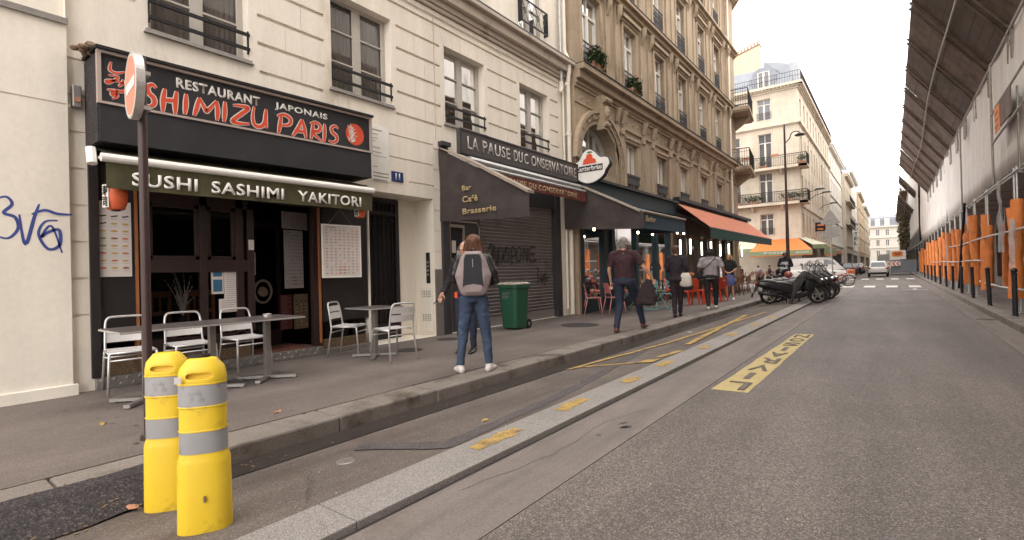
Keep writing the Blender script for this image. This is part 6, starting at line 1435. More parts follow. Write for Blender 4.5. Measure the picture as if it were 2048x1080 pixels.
t = thing('wheelie_bin', 'green wheeled bin with a cream lid against the roller shutter', 'bin', (-6.36, 8.42, SW))
b = MB(); b.loft([[(-6.36+x, 8.42+y, SW+z) for x, y, z in oval(rx, ry, z, 24, 6)] for rx, ry, z in ((.19, .20, .03), (.20, .21, .05), (.245, .255, .86), (.27, .28, .865), (.27, .28, .93), (.25, .26, .935))]); b.obj('body', M['green'], t, smooth=False, bevel=.006)
b = MB(); b.loft([[(-6.36+x, 8.42+y, SW+z) for x, y, z in oval(rx, ry, z, 24, 5)] for rx, ry, z in ((.275, .29, .937), (.28, .295, .955), (.22, .23, .985), (.15, .12, .988))]); b.obj('lid', mat('dirty_cream_lid', (.50, .45, .38), .6, var=.2, vs=9, dirt='#55483a', ds=4, dt=.5), t)
for x in (-.17, .17):
    b = MB(); b.tube([(-6.36+x-.03, 8.66, SW+.10), (-6.36+x+.03, 8.66, SW+.10)], .10, 18); w_ = b.obj('wheel', M['iron'], t); b = MB(); b.tube([(-6.36+x-.035, 8.66, SW+.10), (-6.36+x+.035, 8.66, SW+.10)], .04, 12); b.obj('hub', M['steeldull'], w_)
b = MB(); b.tube([(-6.56, 8.70, SW+.9), (-6.16, 8.70, SW+.9)], .018, 8); b.tube([(-6.55, 8.55, SW+.1), (-6.17, 8.66, SW+.1)], .01, 6); b.obj('handle', M['green'], t)
FBn = Fr((-6.10, 8.42, SW), (0, 1, 0), (1, 0, 0)); FBn2 = Fr((-6.36, 8.168, SW), (1, 0, 0), (0, -1, .03))
b = MB()
for k, l in enumerate((.2, .16, .18, .14)): FBn2.box(b, -.12, -.12+l, .76-.035*k, .775-.035*k, -.006, .002)
b.obj('printed_lines', M['steeldull'], t)
# ================================================================ coloured terrace chairs
def pink_chair(label, loc, rz, m='pink', rod=False, grp='pink metal chairs outside the blue shopfront'):
    t = thing('metal_chair', label, 'chair', group=grp)
    for s in (-1, 1):
        leg_o('leg', M[m], t, [(s*.235, .22, 0), (s*.19, .17, .44)], .013)
        leg_o('leg', M[m], t, [(s*.235, -.27, 0), (s*.19, -.17, .44)], .013)
    b = MB(); b.box(-.21, .21, -.19, .21, .44, .456); b.obj('seat', M[m], t, bevel=.006)
    b = MB(); b.prism([(-.20, -.19, .56), (.20, -.19, .56), (.17, -.26, .84), (-.17, -.26, .84)], (0, .012, 0))
    for s in (-1, 1): b.tube([(s*.20, -.17, .44), (s*.19, -.20, .60)], .012, 6)
    b.obj('backrest', M[m], t, bevel=.01); t.location = loc; t.rotation_euler = (0, 0, rz); return t
M['pink'] = mat('pink_enamel', (.62, .23, .22), .5, var=.05, vs=5); M['redp'] = mat('red_orange_enamel', (.62, .06, .022), .4, var=.06, vs=5)
M['turq'] = mat('turquoise_enamel', (.15, .42, .44), .5, var=.06, vs=5); M['beigep'] = mat('beige_enamel', (.42, .34, .22), .5, var=.06, vs=5); M['dteal'] = mat('dark_teal_enamel', (.05, .13, .14), .5, var=.06, vs=5)
M['rattan'] = mat('brown_rattan', (.22, .10, .045), .6, var=.35, vs=30); M['rattan2'] = mat('dark_red_rattan', (.20, .055, .03), .6, var=.3, vs=30)
pink_chair('left of the two pink metal chairs by the cream drainpipes', (-6.52, 12.2, SW), R(-55))
pink_chair('right of the two pink metal chairs, partly behind the man in the maroon T-shirt', (-6.05, 12.55, SW), R(-40))
def folding_chair(label, loc, rz, m):
    t = thing('folding_chair', label, 'chair', group='slatted folding chairs by the blue shopfront')
    for s in (-1, 1):
        leg_o('leg', M[m], t, [(s*.21, .24, 0), (s*.2, -.08, .50), (s*.19, -.20, .84)], .011); leg_o('leg', M[m], t, [(s*.185, -.26, 0), (s*.185, .17, .44)], .011)
    b = MB()
    for k in range(5): b.box(-.19, .19, -.17+.078*k, -.115+.078*k, .445, .457)
    b.obj('seat', M[m], t); b = MB()
    for z, y in ((.66, -.142), (.76, -.172)): b.box(-.19, .19, y-.006, y+.006, z, z+.055)
    b.tube([(-.19, -.20, .84), (.19, -.20, .84)], .011, 6); b.tube([(-.21, .24, .02), (.21, .24, .02)], .01, 6); b.tube([(-.19, -.24, .03), (.19, -.24, .03)], .01, 6); b.obj('backrest', M[m], t)
    t.location = loc; t.rotation_euler = (0, 0, rz); return t
for k, (x, y, rz, m, l) in enumerate(((-5.65, 14.0, 40, 'turq', 'turquoise folding chair just right of the man in the maroon T-shirt'), (-5.3, 14.6, 55, 'turq', 'second turquoise folding chair from the man in the maroon T-shirt'), (-6.3, 14.6, -70, 'beigep', 'beige folding chair behind the turquoise ones'), (-6.3, 15.6, -80, 'beigep', 'second beige folding chair, farther from the camera'), (-6.35, 13.6, -60, 'dteal', 'dark teal folding chair near the dark jacket'), (-6.3, 16.6, -80, 'beigep', 'third beige folding chair, half hidden by the person with the white tote'))):
    folding_chair(l, (x, y, SW), R(rz), m)
def plastic_chair(label, loc, rz):
    t = thing('red_chair', label, 'chair', group='red orange chairs along the pavement')
    for s in (-1, 1):
        b = MB(); b.prism([(s*.22-.02, .20, 0), (s*.22+.02, .20, 0), (s*.20+.025, .18, .44), (s*.20-.025, .18, .44)], (0, .035, 0)); b.obj('leg', M['redp'], t)
        b = MB(); b.prism([(s*.22-.02, -.27, 0), (s*.22+.02, -.27, 0), (s*.20+.025, -.2, .44), (s*.20-.025, -.2, .44)], (0, .035, 0)); b.obj('leg', M['redp'], t)
    b = MB(); b.box(-.22, .22, -.2, .22, .43, .46); b.obj('seat', M['redp'], t, bevel=.01)
    b = MB(); b.prism([(-.21, -.20, .45), (.21, -.20, .45), (.20, -.28, .80), (.15, -.30, .86), (-.15, -.30, .86), (-.20, -.28, .80)], (0, .02, 0)); b.obj('backrest', M['redp'], t, bevel=.008)
    t.location = loc; t.rotation_euler = (0, 0, rz); return t
for k, (x, y, rz) in enumerate(((-5.25, 16.3, 60), (-5.05, 17.0, 75), (-4.95, 17.8, 80), (-5.0, 18.7, 75), (-6.1, 17.3, -80))):
    plastic_chair(('leftmost red orange chair, beside the white tote bag', 'second red orange chair from the white tote bag', 'third red orange chair from the white tote bag', 'red orange chair just behind the person in the grey T-shirt', 'red orange chair against the blue shopfront')[k], (x, y, SW), R(rz))
def small_table(label, loc, m='iron', top='tabletop', r=.32, grp='small bistro tables on the far terrace'):
    t = thing('bistro_table', label, 'table', group=grp)
    b = MB(); b.lathe([(r, .70), (r, .73)], 20); b.obj('table_top', M[top], t); b = MB(); b.lathe([(.20, 0), (.19, .02), (.03, .05), (.025, .70)], 12); b.obj('pedestal', M[m], t); t.location = loc; return t
def rattan_chair(label, loc, rz, m='rattan', grp=None):
    t = thing('rattan_chair', label, 'chair', group=grp)
    for s in (-1, 1):
        leg_o('leg', M[m], t, [(s*.20, .19, 0), (s*.19, .18, .45)], .014, 6); leg_o('leg', M[m], t, [(s*.21, -.24, 0), (s*.19, -.18, .45), (s*.17, -.24, .82)], .014, 6)
    b = MB(); b.lathe([(.21, .44), (.215, .46), (.20, .472)], 16); b.obj('seat', M[m], t)
    b = MB(); b.tube(smooth_pts([(-.19, -.18, .46), (-.18, -.25, .74), (0, -.28, .88), (.18, -.25, .74), (.19, -.18, .46)], 4), .014, 6)
    for k in range(6): b.box(-.16+.055*k, -.135+.055*k, -.255, -.24, .52, .84-.05*abs(k-2.5)/2.5)
    for z in (.56, .66, .76): b.box(-.17, .17, -.262, -.238, z, z+.012)
    b.obj('backrest', M[m], t); t.location = loc; t.rotation_euler = (0, 0, rz); return t
rc = [(-5.75, 20.4, 60), (-5.3, 20.9, 80), (-5.7, 21.6, 100), (-5.25, 22.4, 80), (-5.8, 23.3, 85), (-5.3, 24.0, 90), (-5.75, 24.9, 70), (-5.3, 25.8, 95), (-6.4, 21.2, -80), (-6.4, 22.9, -90), (-6.4, 24.6, -85), (-6.3, 27.4, -85), (-5.4, 27.6, 85)]
wd = ('first', 'second', 'third', 'fourth', 'fifth', 'sixth', 'seventh', 'eighth')
for k, (x, y, rz) in enumerate(rc):
    rattan_chair('%s brown rattan chair past the blonde woman, %s' % (wd[k] if k < 8 else wd[k-8], 'in the kerb side row' if k < 8 else 'in the row against the restaurant front'), (x, y, SW), R(rz), grp='brown rattan chairs on the near terrace')
for k, (x, y) in enumerate(((-6.0, 20.9), (-5.95, 22.4), (-6.0, 24.1), (-5.9, 25.7), (-5.9, 27.5))):
    small_table('%s round table among the brown rattan chairs, counting from the blonde woman' % wd[k], (x, y, SW), grp='round tables under the faded orange awning')
fc = [(-9.3, 44.6, 60), (-8.6, 44.2, 10), (-7.9, 44.9, -60), (-8.9, 46.0, 150), (-7.4, 44.3, 20), (-6.7, 44.9, -50), (-6.4, 46.1, 170), (-10.2, 45.2, 30)]
for k, (x, y, rz) in enumerate(fc):
    rattan_chair('%s dark red rattan chair from the left on the far corner terrace' % wd[k], (x, y, .10), R(rz), 'rattan2', 'dark red rattan chairs on the far corner terrace')
for k, (x, y) in enumerate(((-9.0, 45.2), (-7.2, 45.2), (-10.0, 46.2))): small_table('%s table on the far corner terrace' % ('middle', 'right hand', 'left hand')[k], (x, y, .10), grp='tables on the far corner terrace')
g = MB(); g.box(-12.5, -4.9, 42.9, 49.6, -.04, .10); struct('terrace_pavement', g, M['sidewalk'])
# ================================================================ street lamp, sign pole
t = thing('street_lamp', 'tall dark street lamp post with a short curved arm at the side street corner', 'street lamp', (-4.06, 27.8, .13))
b = MB(); b.lathe([(.14, .13), (.14, .25), (.10, .35), (.085, 1.5), (.075, 3.2), (.055, 5), (.045, 8.0), (.03, 8.25), (.01, 8.3)], 12, (-4.06, 27.8, 0)); b.obj('post', M['brown_pole'], t, smooth=True)
b = MB(); b.tube(smooth_pts([(-4.06, 27.8, 7.35), (-3.85, 27.8, 7.55), (-3.75, 27.8, 7.80), (-3.55, 27.8, 7.86), (-3.40, 27.8, 7.78)], 4), .025, 6); b.obj('arm', M['brown_pole'], t)
b = MB(); b.lathe([(.05, .12), (.12, .06), (.24, .0), (.22, -.03)], 14, (-3.40, 27.8, 7.66)); b.obj('lamp_shade', M['bollard'], t, smooth=True)
for k, (y, z) in enumerate(((50.9, 7.9), (56, 8.2), (63.6, 7.9))):
    tt = thing('wall_street_lamp', ('pair of flat lamps on brackets at the corner of the pale corner building', 'bracket lamp on the street side of the corner building', 'farther bracket lamp before the white rendered block')[k], 'street lamp', (-6.2, y, z))
    b = MB(); b.tube([(-6.2, y, z-.5), (-5.6, y, z-.1), (-5.0, y, z)], .03, 5); b.obj('bracket', M['iron'], tt)
    b = MB(); b.loft([oval(.42, .18, z, 12, 3, -4.8, y), oval(.30, .12, z+.12, 12, 3, -4.8, y)]); b.obj('lamp_head', M['iron'], tt)
t = thing('road_sign_pole', 'grey pole carrying two triangular road signs seen from behind', 'road sign', (-2.62, 33.0, 0))
b = MB(); b.tube([(-2.62, 33.0, 0), (-2.72, 33.0, 4.35)], .035, 8); b.obj('pole', M['gal'], t)
for k, z in enumerate((3.62, 2.88)):
    b = MB(); b.prism([(-2.70-.47, 32.94, z), (-2.70+.50, 32.90, z), (-2.70+.02, 32.93, z+.80)], (0, .03, 0)); b.prism([(-2.70-.48, 32.92, z-.03), (-2.70+.51, 32.88, z-.03), (-2.70+.51, 32.88, z+.01), (-2.70-.48, 32.92, z+.01)], (0, .05, 0)); b.obj('triangular_sign_back', M['steeldull'], t, bevel=.01)
b = MB(); b.box(-2.6, -2.2, 32.9, 32.93, 3.05, 3.45); b.obj('square_sign_back', M['steeldull'], t)
t = thing('hanging_shop_sign', 'dark shop sign with an orange band projecting beyond the corner building', 'sign', (-5.8, 60, 5.2))
b = MB(); b.box(-6.2, -5.3, 59.9, 60.1, 4.8, 5.7); b.obj('panel', M['iron'], t); b = MB(); b.box(-6.0, -5.4, 59.88, 59.9, 5.35, 5.5); b.box(-6.0, -5.5, 59.88, 59.9, 4.95, 5.08); b.obj('orange_band', M['foam'], t)
# ================================================================ scooters
M['tyre'] = mat('tyre_rubber', (.016, .015, .015), .75, var=.2, vs=20); M['bodyb'] = mat('black_fairing', (.018, .017, .019), .28, .0, var=.1, vs=4); M['bodyg'] = mat('graphite_fairing', (.05, .05, .055), .25, .2, var=.1, vs=4); M['seatb'] = mat('grey_vinyl_seat', (.13, .12, .115), .45, var=.15, vs=8)
M['cover'] = mat('black_lap_cover', (.026, .023, .023), .7, var=.3, vs=5, bump=.6, bs=8); M['rimg'] = mat('pale_rim', (.55, .50, .40), .35, .6, var=.1, vs=8); M['lampr'] = mat('red_lamp_glass', (.45, .03, .02), .2, var=0); M['mirrorg'] = mat('mirror_glass', (.75, .75, .75), .05, 1, var=0)
M['screen'] = mat('tinted_screen', (.20, .19, .18), .12, var=.1); M['screen'].node_tree.nodes['Principled BSDF'].inputs['Alpha'].default_value = .55
def wheel(parent, c, r, wd, rim='rimg', axis='y', tyre='tyre', name='wheel'):
    ax = Matrix.Rotation(R(90), 4, 'X') if axis == 'y' else Matrix.Rotation(R(90), 4, 'Y')
    T = Matrix.Translation(c) @ ax; b = MB()
    b.lathe([(r*.70, -wd*.42), (r*.86, -wd*.5), (r*.97, -wd*.36), (r, 0), (r*.97, wd*.36), (r*.86, wd*.5), (r*.70, wd*.42)], 28, T=T, cap=False); w_ = b.obj(name, M[tyre], parent, smooth=True)
    b = MB(); b.lathe([(r*.70, -wd*.38), (r*.71, -wd*.2), (r*.71, wd*.2), (r*.70, wd*.38)], 24, T=T, cap=False); b.lathe([(r*.16, -wd*.45), (r*.16, wd*.45)], 12, T=T)
    for k in range(5): a = k*1.2566; b.box(-r*.05, r*.05, 0, r*.68, -wd*.2, wd*.2, T @ Matrix.Rotation(a, 4, 'Z'))
    b.obj('rim', M[rim], w_); return w_
def ring(x, z0, z1, w, n=14, p=2.8): return [(x, w*math.copysign(abs(math.cos(a))**(2/p), math.cos(a)), (z0+z1)/2+(z1-z0)/2*math.copysign(abs(math.sin(a))**(2/p), math.sin(a))) for a in [k*2*math.pi/n for k in range(n)]]
def scooter(label, loc, rz, cover=True, box=False, body='bodyb', screen=1.25, tilt=6):
    t = thing('scooter', label, 'scooter', group='black scooters parked across the lane')
    wheel(t, (0, 0, .28), .28, .14); wheel(t, (1.52, 0, .29), .29, .12, rim='steeldull')
    b = MB(); b.loft([ring(*q) for q in ((-.42, .66, .74, .05), (-.30, .58, .80, .13), (0, .52, .80, .18), (.35, .42, .74, .20), (.62, .30, .66, .19), (.75, .26, .48, .16))]); b.obj('rear_fairing', M[body], t, smooth=True)
    b = MB(); b.loft([ring(*q) for q in ((-.30, .78, .86, .10), (-.1, .78, .87, .15), (.15, .74, .84, .16), (.22, .70, .80, .17), (.5, .68, .77, .16), (.72, .62, .70, .10))]); b.obj('seat', M['seatb'], t, smooth=True)
    b = MB(); b.loft([ring(*q) for q in ((-.33, .82, .92, .07), (-.26, .82, 1.02, .11), (-.20, .82, .92, .10))]); b.obj('backrest', M[body], t, smooth=True)
    b = MB(); b.loft([ring(*q) for q in ((.55, .20, .40, .15), (.8, .18, .36, .20), (1.1, .22, .46, .19), (1.22, .30, .62, .17))]); b.obj('floor_body', M[body], t, smooth=True)
    b = MB(); b.loft([[(x+o*.0, y, z) for x, y, z in ring(x_, z0, z1, w)] for x_, z0, z1, w, o in ((1.02, .45, 1.0, .12, 0), (1.15, .40, 1.08, .21, 0), (1.35, .50, 1.02, .21, 0), (1.52, .58, .90, .16, 0), (1.68, .62, .76, .07, 0))]); b.obj('front_fairing', M[body], t, smooth=True)
    b = MB(); n = 9
    for k in range(n):
        a0, a1 = math.pi*(.12+.76*k/n), math.pi*(.12+.76*(k+1)/n); f = lambda a: (1.52+.33*math.cos(a), .29+.33*math.sin(a))
        b.prism([(f(a0)[0], -.07, f(a0)[1]), (f(a1)[0], -.07, f(a1)[1]), (f(a1)[0]*.985+.0225, -.07, f(a1)[1]-.02), (f(a0)[0]*.985+.0225, -.07, f(a0)[1]-.02)], (0, .14, 0))
    b.obj('front_mudguard', M[body], t); b = MB(); b.tube([(1.52, .09, .29), (1.36, .09, .66)], .025, 8); b.tube([(1.52, -.09, .29), (1.36, -.09, .66)], .025, 8); b.obj('fork', M['steeldull'], t)
    b = MB(); n = 7; S = [(1.34+.0*k, 0) for k in range(n)]
    P0 = [(1.42-.05*abs(k-3)/3*3, -.20+.40*k/6, .98) for k in range(7)]; P1 = [(1.13-.02*abs(k-3), -.15+.30*k/6, screen+.08-.02*abs(k-3)**1.5) for k in range(7)]
    for k in range(6): b.quad(P0[k], P0[k+1], P1[k+1], P1[k])
    b.obj('windscreen', M['screen'], t, smooth=True, recalc=False)
    b = MB(); b.tube([(1.05, -.36, 1.06), (1.10, -.2, 1.05), (1.14, 0, 1.02), (1.10, .2, 1.05), (1.05, .36, 1.06)], [.02, .016, .02, .016, .02], 8); b.obj('handlebar', M['iron'], t)
    for s in (-1, 1):
        b = MB(); b.tube([(1.14, s*.24, 1.08), (1.18, s*.34, 1.26)], .009, 6); b.ell((1.17, s*.37, 1.31), (.03, .085, .055), 12, 8); mr = b.obj('mirror', M['iron'], t, smooth=True)
        b = MB(); b.ell((1.155, s*.37, 1.31), (.022, .075, .047), 12, 8); b.obj('mirror_glass', M['mirrorg'], mr, smooth=True)
    b = MB(); b.tube([(.75, -.15, .25), (.35, -.17, .26), (.15, -.20, .32), (-.38, -.22, .42)], [.025, .03, .055, .06], 12); b.obj('exhaust', M['iron'], t, smooth=True)
    b = MB(); b.prism([(-.34, -.09, .62), (-.50, -.09, .38), (-.55, -.09, .24), (-.52, -.09, .38), (-.38, -.09, .64)], (0, .18, 0)); b.obj('rear_mudguard', M[body], t)
    b = MB(); b.ell((-.41, 0, .72), (.035, .13, .035), 12, 6); b.obj('tail_light', M['lampr'], t, smooth=True)
    b = MB(); b.box(-.53, -.52, -.10, .10, .40, .54); b.obj('number_plate', M['white'], t)
    b = MB(); b.tube([(.55, -.12, .25), (.52, -.22, .02)], .014, 6); b.tube([(.55, .12, .25), (.52, .2, .02)], .014, 6); b.obj('stand', M['steeldull'], t)
    b = MB(); b.ell((1.64, 0, .80), (.05, .13, .05), 12, 8); b.obj('headlight', M['mirrorg'], t, smooth=True)
    if cover:
        b = MB(); nx, ny = 14, 14; pr = smooth_pts([(.66, .40), (.74, .62), (.86, .80), (.98, .98), (1.12, 1.08), (1.30, 1.06), (1.45, .94), (1.58, .80)], 3)
        for i in range(len(pr)-1):
            for j in range(ny):
                def q(i, j):
                    s_ = -1+2*j/ny; x, z = pr[i]; w_ = .25+.02*math.sin(i*.9); dr = abs(s_)**2.2*(.50-.018*i)
                    return (x-.04*abs(s_), w_*math.copysign(min(1, abs(s_)*1.25), s_), z-dr+.015*math.sin(i*1.3+j*1.9))
                b.quad(q(i, j), q(i+1, j), q(i+1, j+1), q(i, j+1))
        o = b.obj('lap_cover', M['cover'], t, smooth=True, recalc=False); q = o.modifiers.new('s', 'SOLIDIFY'); q.thickness = .01
    if box:
        b = MB(); b.loft([ring(*q) for q in ((-.55, .92, 1.16, .15), (-.50, .88, 1.22, .20), (-.2, .88, 1.22, .20), (-.14, .92, 1.16, .15))]); b.obj('top_box', M[body], t, smooth=True)
    t.location = loc; t.rotation_euler = (R(tilt*.5), 0, rz); return t
scooter('nearest black scooter with pale seat, its rear wheel against the kerb', (-3.38, 18.9, .02), R(27))
scooter('second black scooter in the row, with a tall tinted screen', (-3.32, 19.95, .02), R(30), screen=1.4, body='bodyg')
scooter('third black scooter in the row, no lap cover', (-3.28, 21.0, .02), R(26), cover=False, screen=1.3, body='bodyg')
scooter('fourth black scooter in the row, with a lap cover', (-3.3, 22.1, .02), R(30), screen=1.45)
scooter('farthest black scooter in the row, carrying a top box', (-3.3, 23.2, .02), R(28), box=True, screen=1.35)
t = thing('crash_helmet', 'red and white crash helmet resting on the second scooter', 'helmet', (-3.0, 20.2, .95))
b = MB(); b.ell((-2.95, 20.15, 1.0), (.14, .12, .12), 16, 10); b.obj('shell', mat('helmet_red', (.42, .09, .05), .3, var=.5, vs=9), t, smooth=True); b = MB(); b.ell((-2.95, 20.08, 1.0), (.10, .07, .05), 12, 8); b.obj('visor', M['screen'], t, smooth=True)
# ================================================================ bicycle
def bicycle(label, loc, rz):
    t = thing('bicycle', label, 'bicycle')
    for x in (0, 1.05):
        b = MB(); b.tube([(x+.33*math.cos(k*math.pi/14), 0, .34+.33*math.sin(k*math.pi/14)) for k in range(28)], .018, 6, closed=True); w_ = b.obj('wheel', M['tyre'], t, smooth=True)
        b = MB()
        for k in range(14): a = k*math.pi/7; b.tube([(x, 0, .34), (x+.32*math.cos(a), 0, .34+.32*math.sin(a))], .0025, 3)
        b.obj('spokes', M['steel'], w_)
    b = MB(); b.tube([(.0, 0, .34), (.42, 0, .30), (.98, 0, .72), (1.05, 0, .34)], .016, 6); b.tube([(.42, 0, .30), (.30, 0, .82)], .016, 6); b.tube([(.35, 0, .62), (.97, 0, .78), (.93, 0, .95)], .016, 6); b.tube([(0, 0, .34), (.34, 0, .66)], .012, 6); b.obj('frame', mat_c('red_frame', (.30, .06, .03)), t)
    b = MB(); b.ell((.28, 0, .86), (.13, .07, .03), 10, 6); b.obj('saddle', M['iron'], t); b = MB(); b.tube([(.83, -.28, 1.02), (.93, -.1, .98), (.93, .1, .98), (.83, .28, 1.02)], .013, 6); b.obj('handlebar', M['iron'], t)
    b = MB(); b.box(-.25, .15, -.09, .09, .70, .74); b.box(1.0, 1.35, -.14, .14, .78, .98); b.obj('carrier', mat_c('orange_basket', (.55, .13, .05)), t)
    t.location = loc; t.rotation_euler = (R(6), 0, rz); return t
bicycle('bicycle with an orange basket parked past the last scooter', (-3.1, 35.6, 0), R(20))
bicycle('second bicycle standing behind the one with the orange basket, nearer the van', (-3.2, 37.2, 0), R(15))
# ================================================================ cars
def car(label, loc, rz, paint, L=4.2, W=1.78, H=1.48, kind='hatch', glasm='cargl', grp=None):
    """built along +Y (front at +L/2)"""
    t = thing('parked_van' if kind == 'van' else 'car', label, 'van' if kind == 'van' else 'car', group=grp)
    h = L/2
    if kind == 'van': lo = [(-h, .35, .95, .80), (-h+.06, .28, 1.05, .86), (-h+.5, .24, 1.10, .89), (0, .22, 1.10, .89), (h-1.2, .22, 1.08, .89), (h-.5, .24, .98, .86), (h-.1, .30, .80, .78), (h, .38, .66, .66)]
    else: lo = [(-h, .38, .90, .74), (-h+.08, .30, 1.0, .82), (-h+.5, .24, 1.0, .87), (0, .20, .96, .89), (h-1.1, .21, .94, .88), (h-.45, .24, .84, .84), (h-.08, .32, .72, .74), (h, .40, .62, .62)]
    rg = lambda y, z0, z1, w: [(x, y_, z) for (y_, x, z) in ring(y, z0, z1, w, 20, 4.2)]
    b = MB(); b.loft([rg(*q) for q in lo]); bd = b.obj('body', paint, t, smooth=True); q = bd.modifiers.new('s', 'SUBSURF'); q.levels = 1; q.render_levels = 1
    if kind == 'van': P = [(-h+.04, 1.0, .80), (-h+.12, H-.04, .74), (h-1.75, H, .74), (h-1.35, H-.06, .70), (h-.62, 1.0, .78)]
    else: P = [(-h+.12, .95, .74), (-h+.42, H-.06, .60), (-h+.9, H, .60), (h-1.9, H-.02, .60), (h-1.0, .93, .76)]
    b = MB(); n = len(P); Lf = [(-p[2], p[0], p[1]) for p in P]; Rt = [(p[2], p[0], p[1]) for p in P]
    b.poly(Lf); b.poly(Rt[::-1])
    for k in range(n-1): b.quad(Lf[k], Rt[k], Rt[k+1], Lf[k+1])
    b.quad(Lf[-1], Rt[-1], Rt[0], Lf[0]); b.obj('cabin', paint, t, bevel=.03)
    def inset(a, c, d, e, k=.93, o=.006):
        ps = [Vector(v) for v in (a, c, d, e)]; m_ = sum(ps, Vector())/4; nn = (ps[1]-ps[0]).cross(ps[2]-ps[1]).normalized(); nn = nn if nn.dot(m_-Vector((0, 0, .7))) > 0 else -nn
        return [m_+(v-m_)*k+nn*o for v in ps]
    gl = M['cargl']
    b = MB(); b.poly(inset(Lf[0], Rt[0], Rt[1], Lf[1], .84)); b.obj('rear_window', gl, t, recalc=False) if kind != 'van' else None
    b = MB(); b.poly(inset(Lf[-2], Rt[-2], Rt[-1], Lf[-1], .9)); b.obj('windscreen', gl, t, recalc=False)
    for S, s in ((Lf, -1), (Rt, 1)):
        b = MB()
        if kind == 'van': ws = [[(h-1.85, 1.03), (h-1.85, H-.16), (h-1.42, H-.18), (h-.80, 1.03)]]
        else: ws = [[(-h+.35, .98), (-h+.55, H-.12), (-h+1.35, H-.08), (-h+1.35, .98)], [(-h+1.42, .98), (-h+1.42, H-.08), (h-1.95, H-.10), (h-1.2, .98)]]
        for w_ in ws: b.poly([(s*(.742+.002+(.80-.742)*max(0, (1.25-z))*.6 if kind == 'van' else .606+(.745-.60)*max(0, (H-z)/(H-.95))), y, z) for y, z in w_])
        b.obj('side_window', gl, t, recalc=False)
    for y in (-h+.72, h-.82):
        for s in (-1, 1): wheel(t, (s*(W/2-.12), y, .31), .31, .2, axis='x')
    for s in (-1, 1):
        b = MB(); b.ell((s*(W/2-.18), -h+.05, .86 if kind != 'van' else 1.0), (.12, .06, .10 if kind != 'van' else .2), 10, 8); b.obj('tail_light', M['lampr'], t, smooth=True)
        b = MB(); b.ell((s*(W/2-.26), h-.12, .70), (.14, .10, .08), 10, 8); b.obj('headlight', M['mirrorg'], t, smooth=True)
        b = MB(); b.ell((s*(W/2+.10), h-1.35, 1.03), (.10, .05, .07), 10, 6); b.obj('wing_mirror', paint, t, smooth=True)
    b = MB(); b.box(-.26, .26, -h-.012, -h-.002, .62, .73); b.obj('number_plate', M['white'], t)
    b = MB(); b.box(-.70, .70, -h-.02, -h+.3, .30, .46); b.box(-.62, .62, h-.3, h+.01, .32, .46); b.obj('bumper', M['iron'], t, bevel=.03)
    t.location = loc; t.rotation_euler = (0, 0, rz); return t
M['cargl'] = mat('car_glass', (.045, .05, .055), .06, var=0, spec=.8)
pw = mat('white_car_paint', (.74, .72, .69), .3, var=.03); pg = mat('grey_car_paint', (.25, .25, .26), .3, .3, var=.03); pk = mat('black_car_paint', (.03, .03, .035), .25, var=.03)
car('white hatchback driving away down the middle of the street', (-1.15, 64, .005), R(1), pw, H=1.56)
car('white panel van nosing out of the side street behind the scooters', (-4.35, 42.0, .0), R(-84), pw, L=4.6, H=1.86, kind='van')
car('silver car parked on the left beyond the van', (-4.0, 88, .005), 0, pg)
car('dark car parked on the left behind the silver one', (-4.0, 80, .005), 0, pk, H=1.45)
car('black car parked nearest the sage green awning', (-4.3, 72, .005), 0, pk, H=1.5)
b = MB(); b.box(-1.35, -.95, 66.2, 66.4, 1.56, 1.60)
# ================================================================ people
SK = mat('skin', (.50, .27, .18), .5, var=.06, vs=12)
def cloth(n, c, **k): return mat(n, c, .85, var=.14, vs=9, bump=.35, bs=26, **k)
FOLD = bpy.data.textures.new('folds', 'CLOUDS'); FOLD.noise_scale = .075; FOLD.noise_depth = 2
LOCK = bpy.data.textures.new('locks', 'CLOUDS'); LOCK.noise_scale = .02; LOCK.noise_depth = 2
def sweep(b, pts, rs, seg=12):
    P = smooth_pts([tuple(p) for p in pts], 3); n = len(pts)-1; RR = []
    rr = [(r if isinstance(r, tuple) else (r, r)) for r in rs]; R2 = smooth_pts(rr, 3)
    if len(pts) == 2: P = [Vector(pts[0]).lerp(Vector(pts[1]), t/4) for t in range(5)]; R2 = [(rr[0][0]+(rr[1][0]-rr[0][0])*t/4, rr[0][1]+(rr[1][1]-rr[0][1])*t/4) for t in range(5)]
    elif len(pts) > 2: P = s3(pts); 
    m_ = min(len(P), len(R2)); b.tube(P[:m_], [tuple(q) for q in R2[:m_]], seg)
    b.ell(P[0], (R2[0][0]*.98,)*3, 10, 8) if abs(R2[0][0]-R2[0][1]) < .02 else None; b.ell(P[m_-1], (R2[m_-1][0]*.98,)*3, 10, 8) if abs(R2[m_-1][0]-R2[m_-1][1]) < .02 else None
def s3(pts, k=3):
    o = []; pts = [Vector(p) for p in pts]
    for i in range(len(pts)-1):
        p0 = pts[max(i-1, 0)]; p1 = pts[i]; p2 = pts[i+1]; p3 = pts[min(i+2, len(pts)-1)]
        for j in range(k):
            t = j/k; o.append(.5*((2*p1)+(-p0+p2)*t+(2*p0-5*p1+4*p2-p3)*t*t+(-p0+3*p1-3*p2+p3)*t**3))
    o.append(pts[-1]); return o
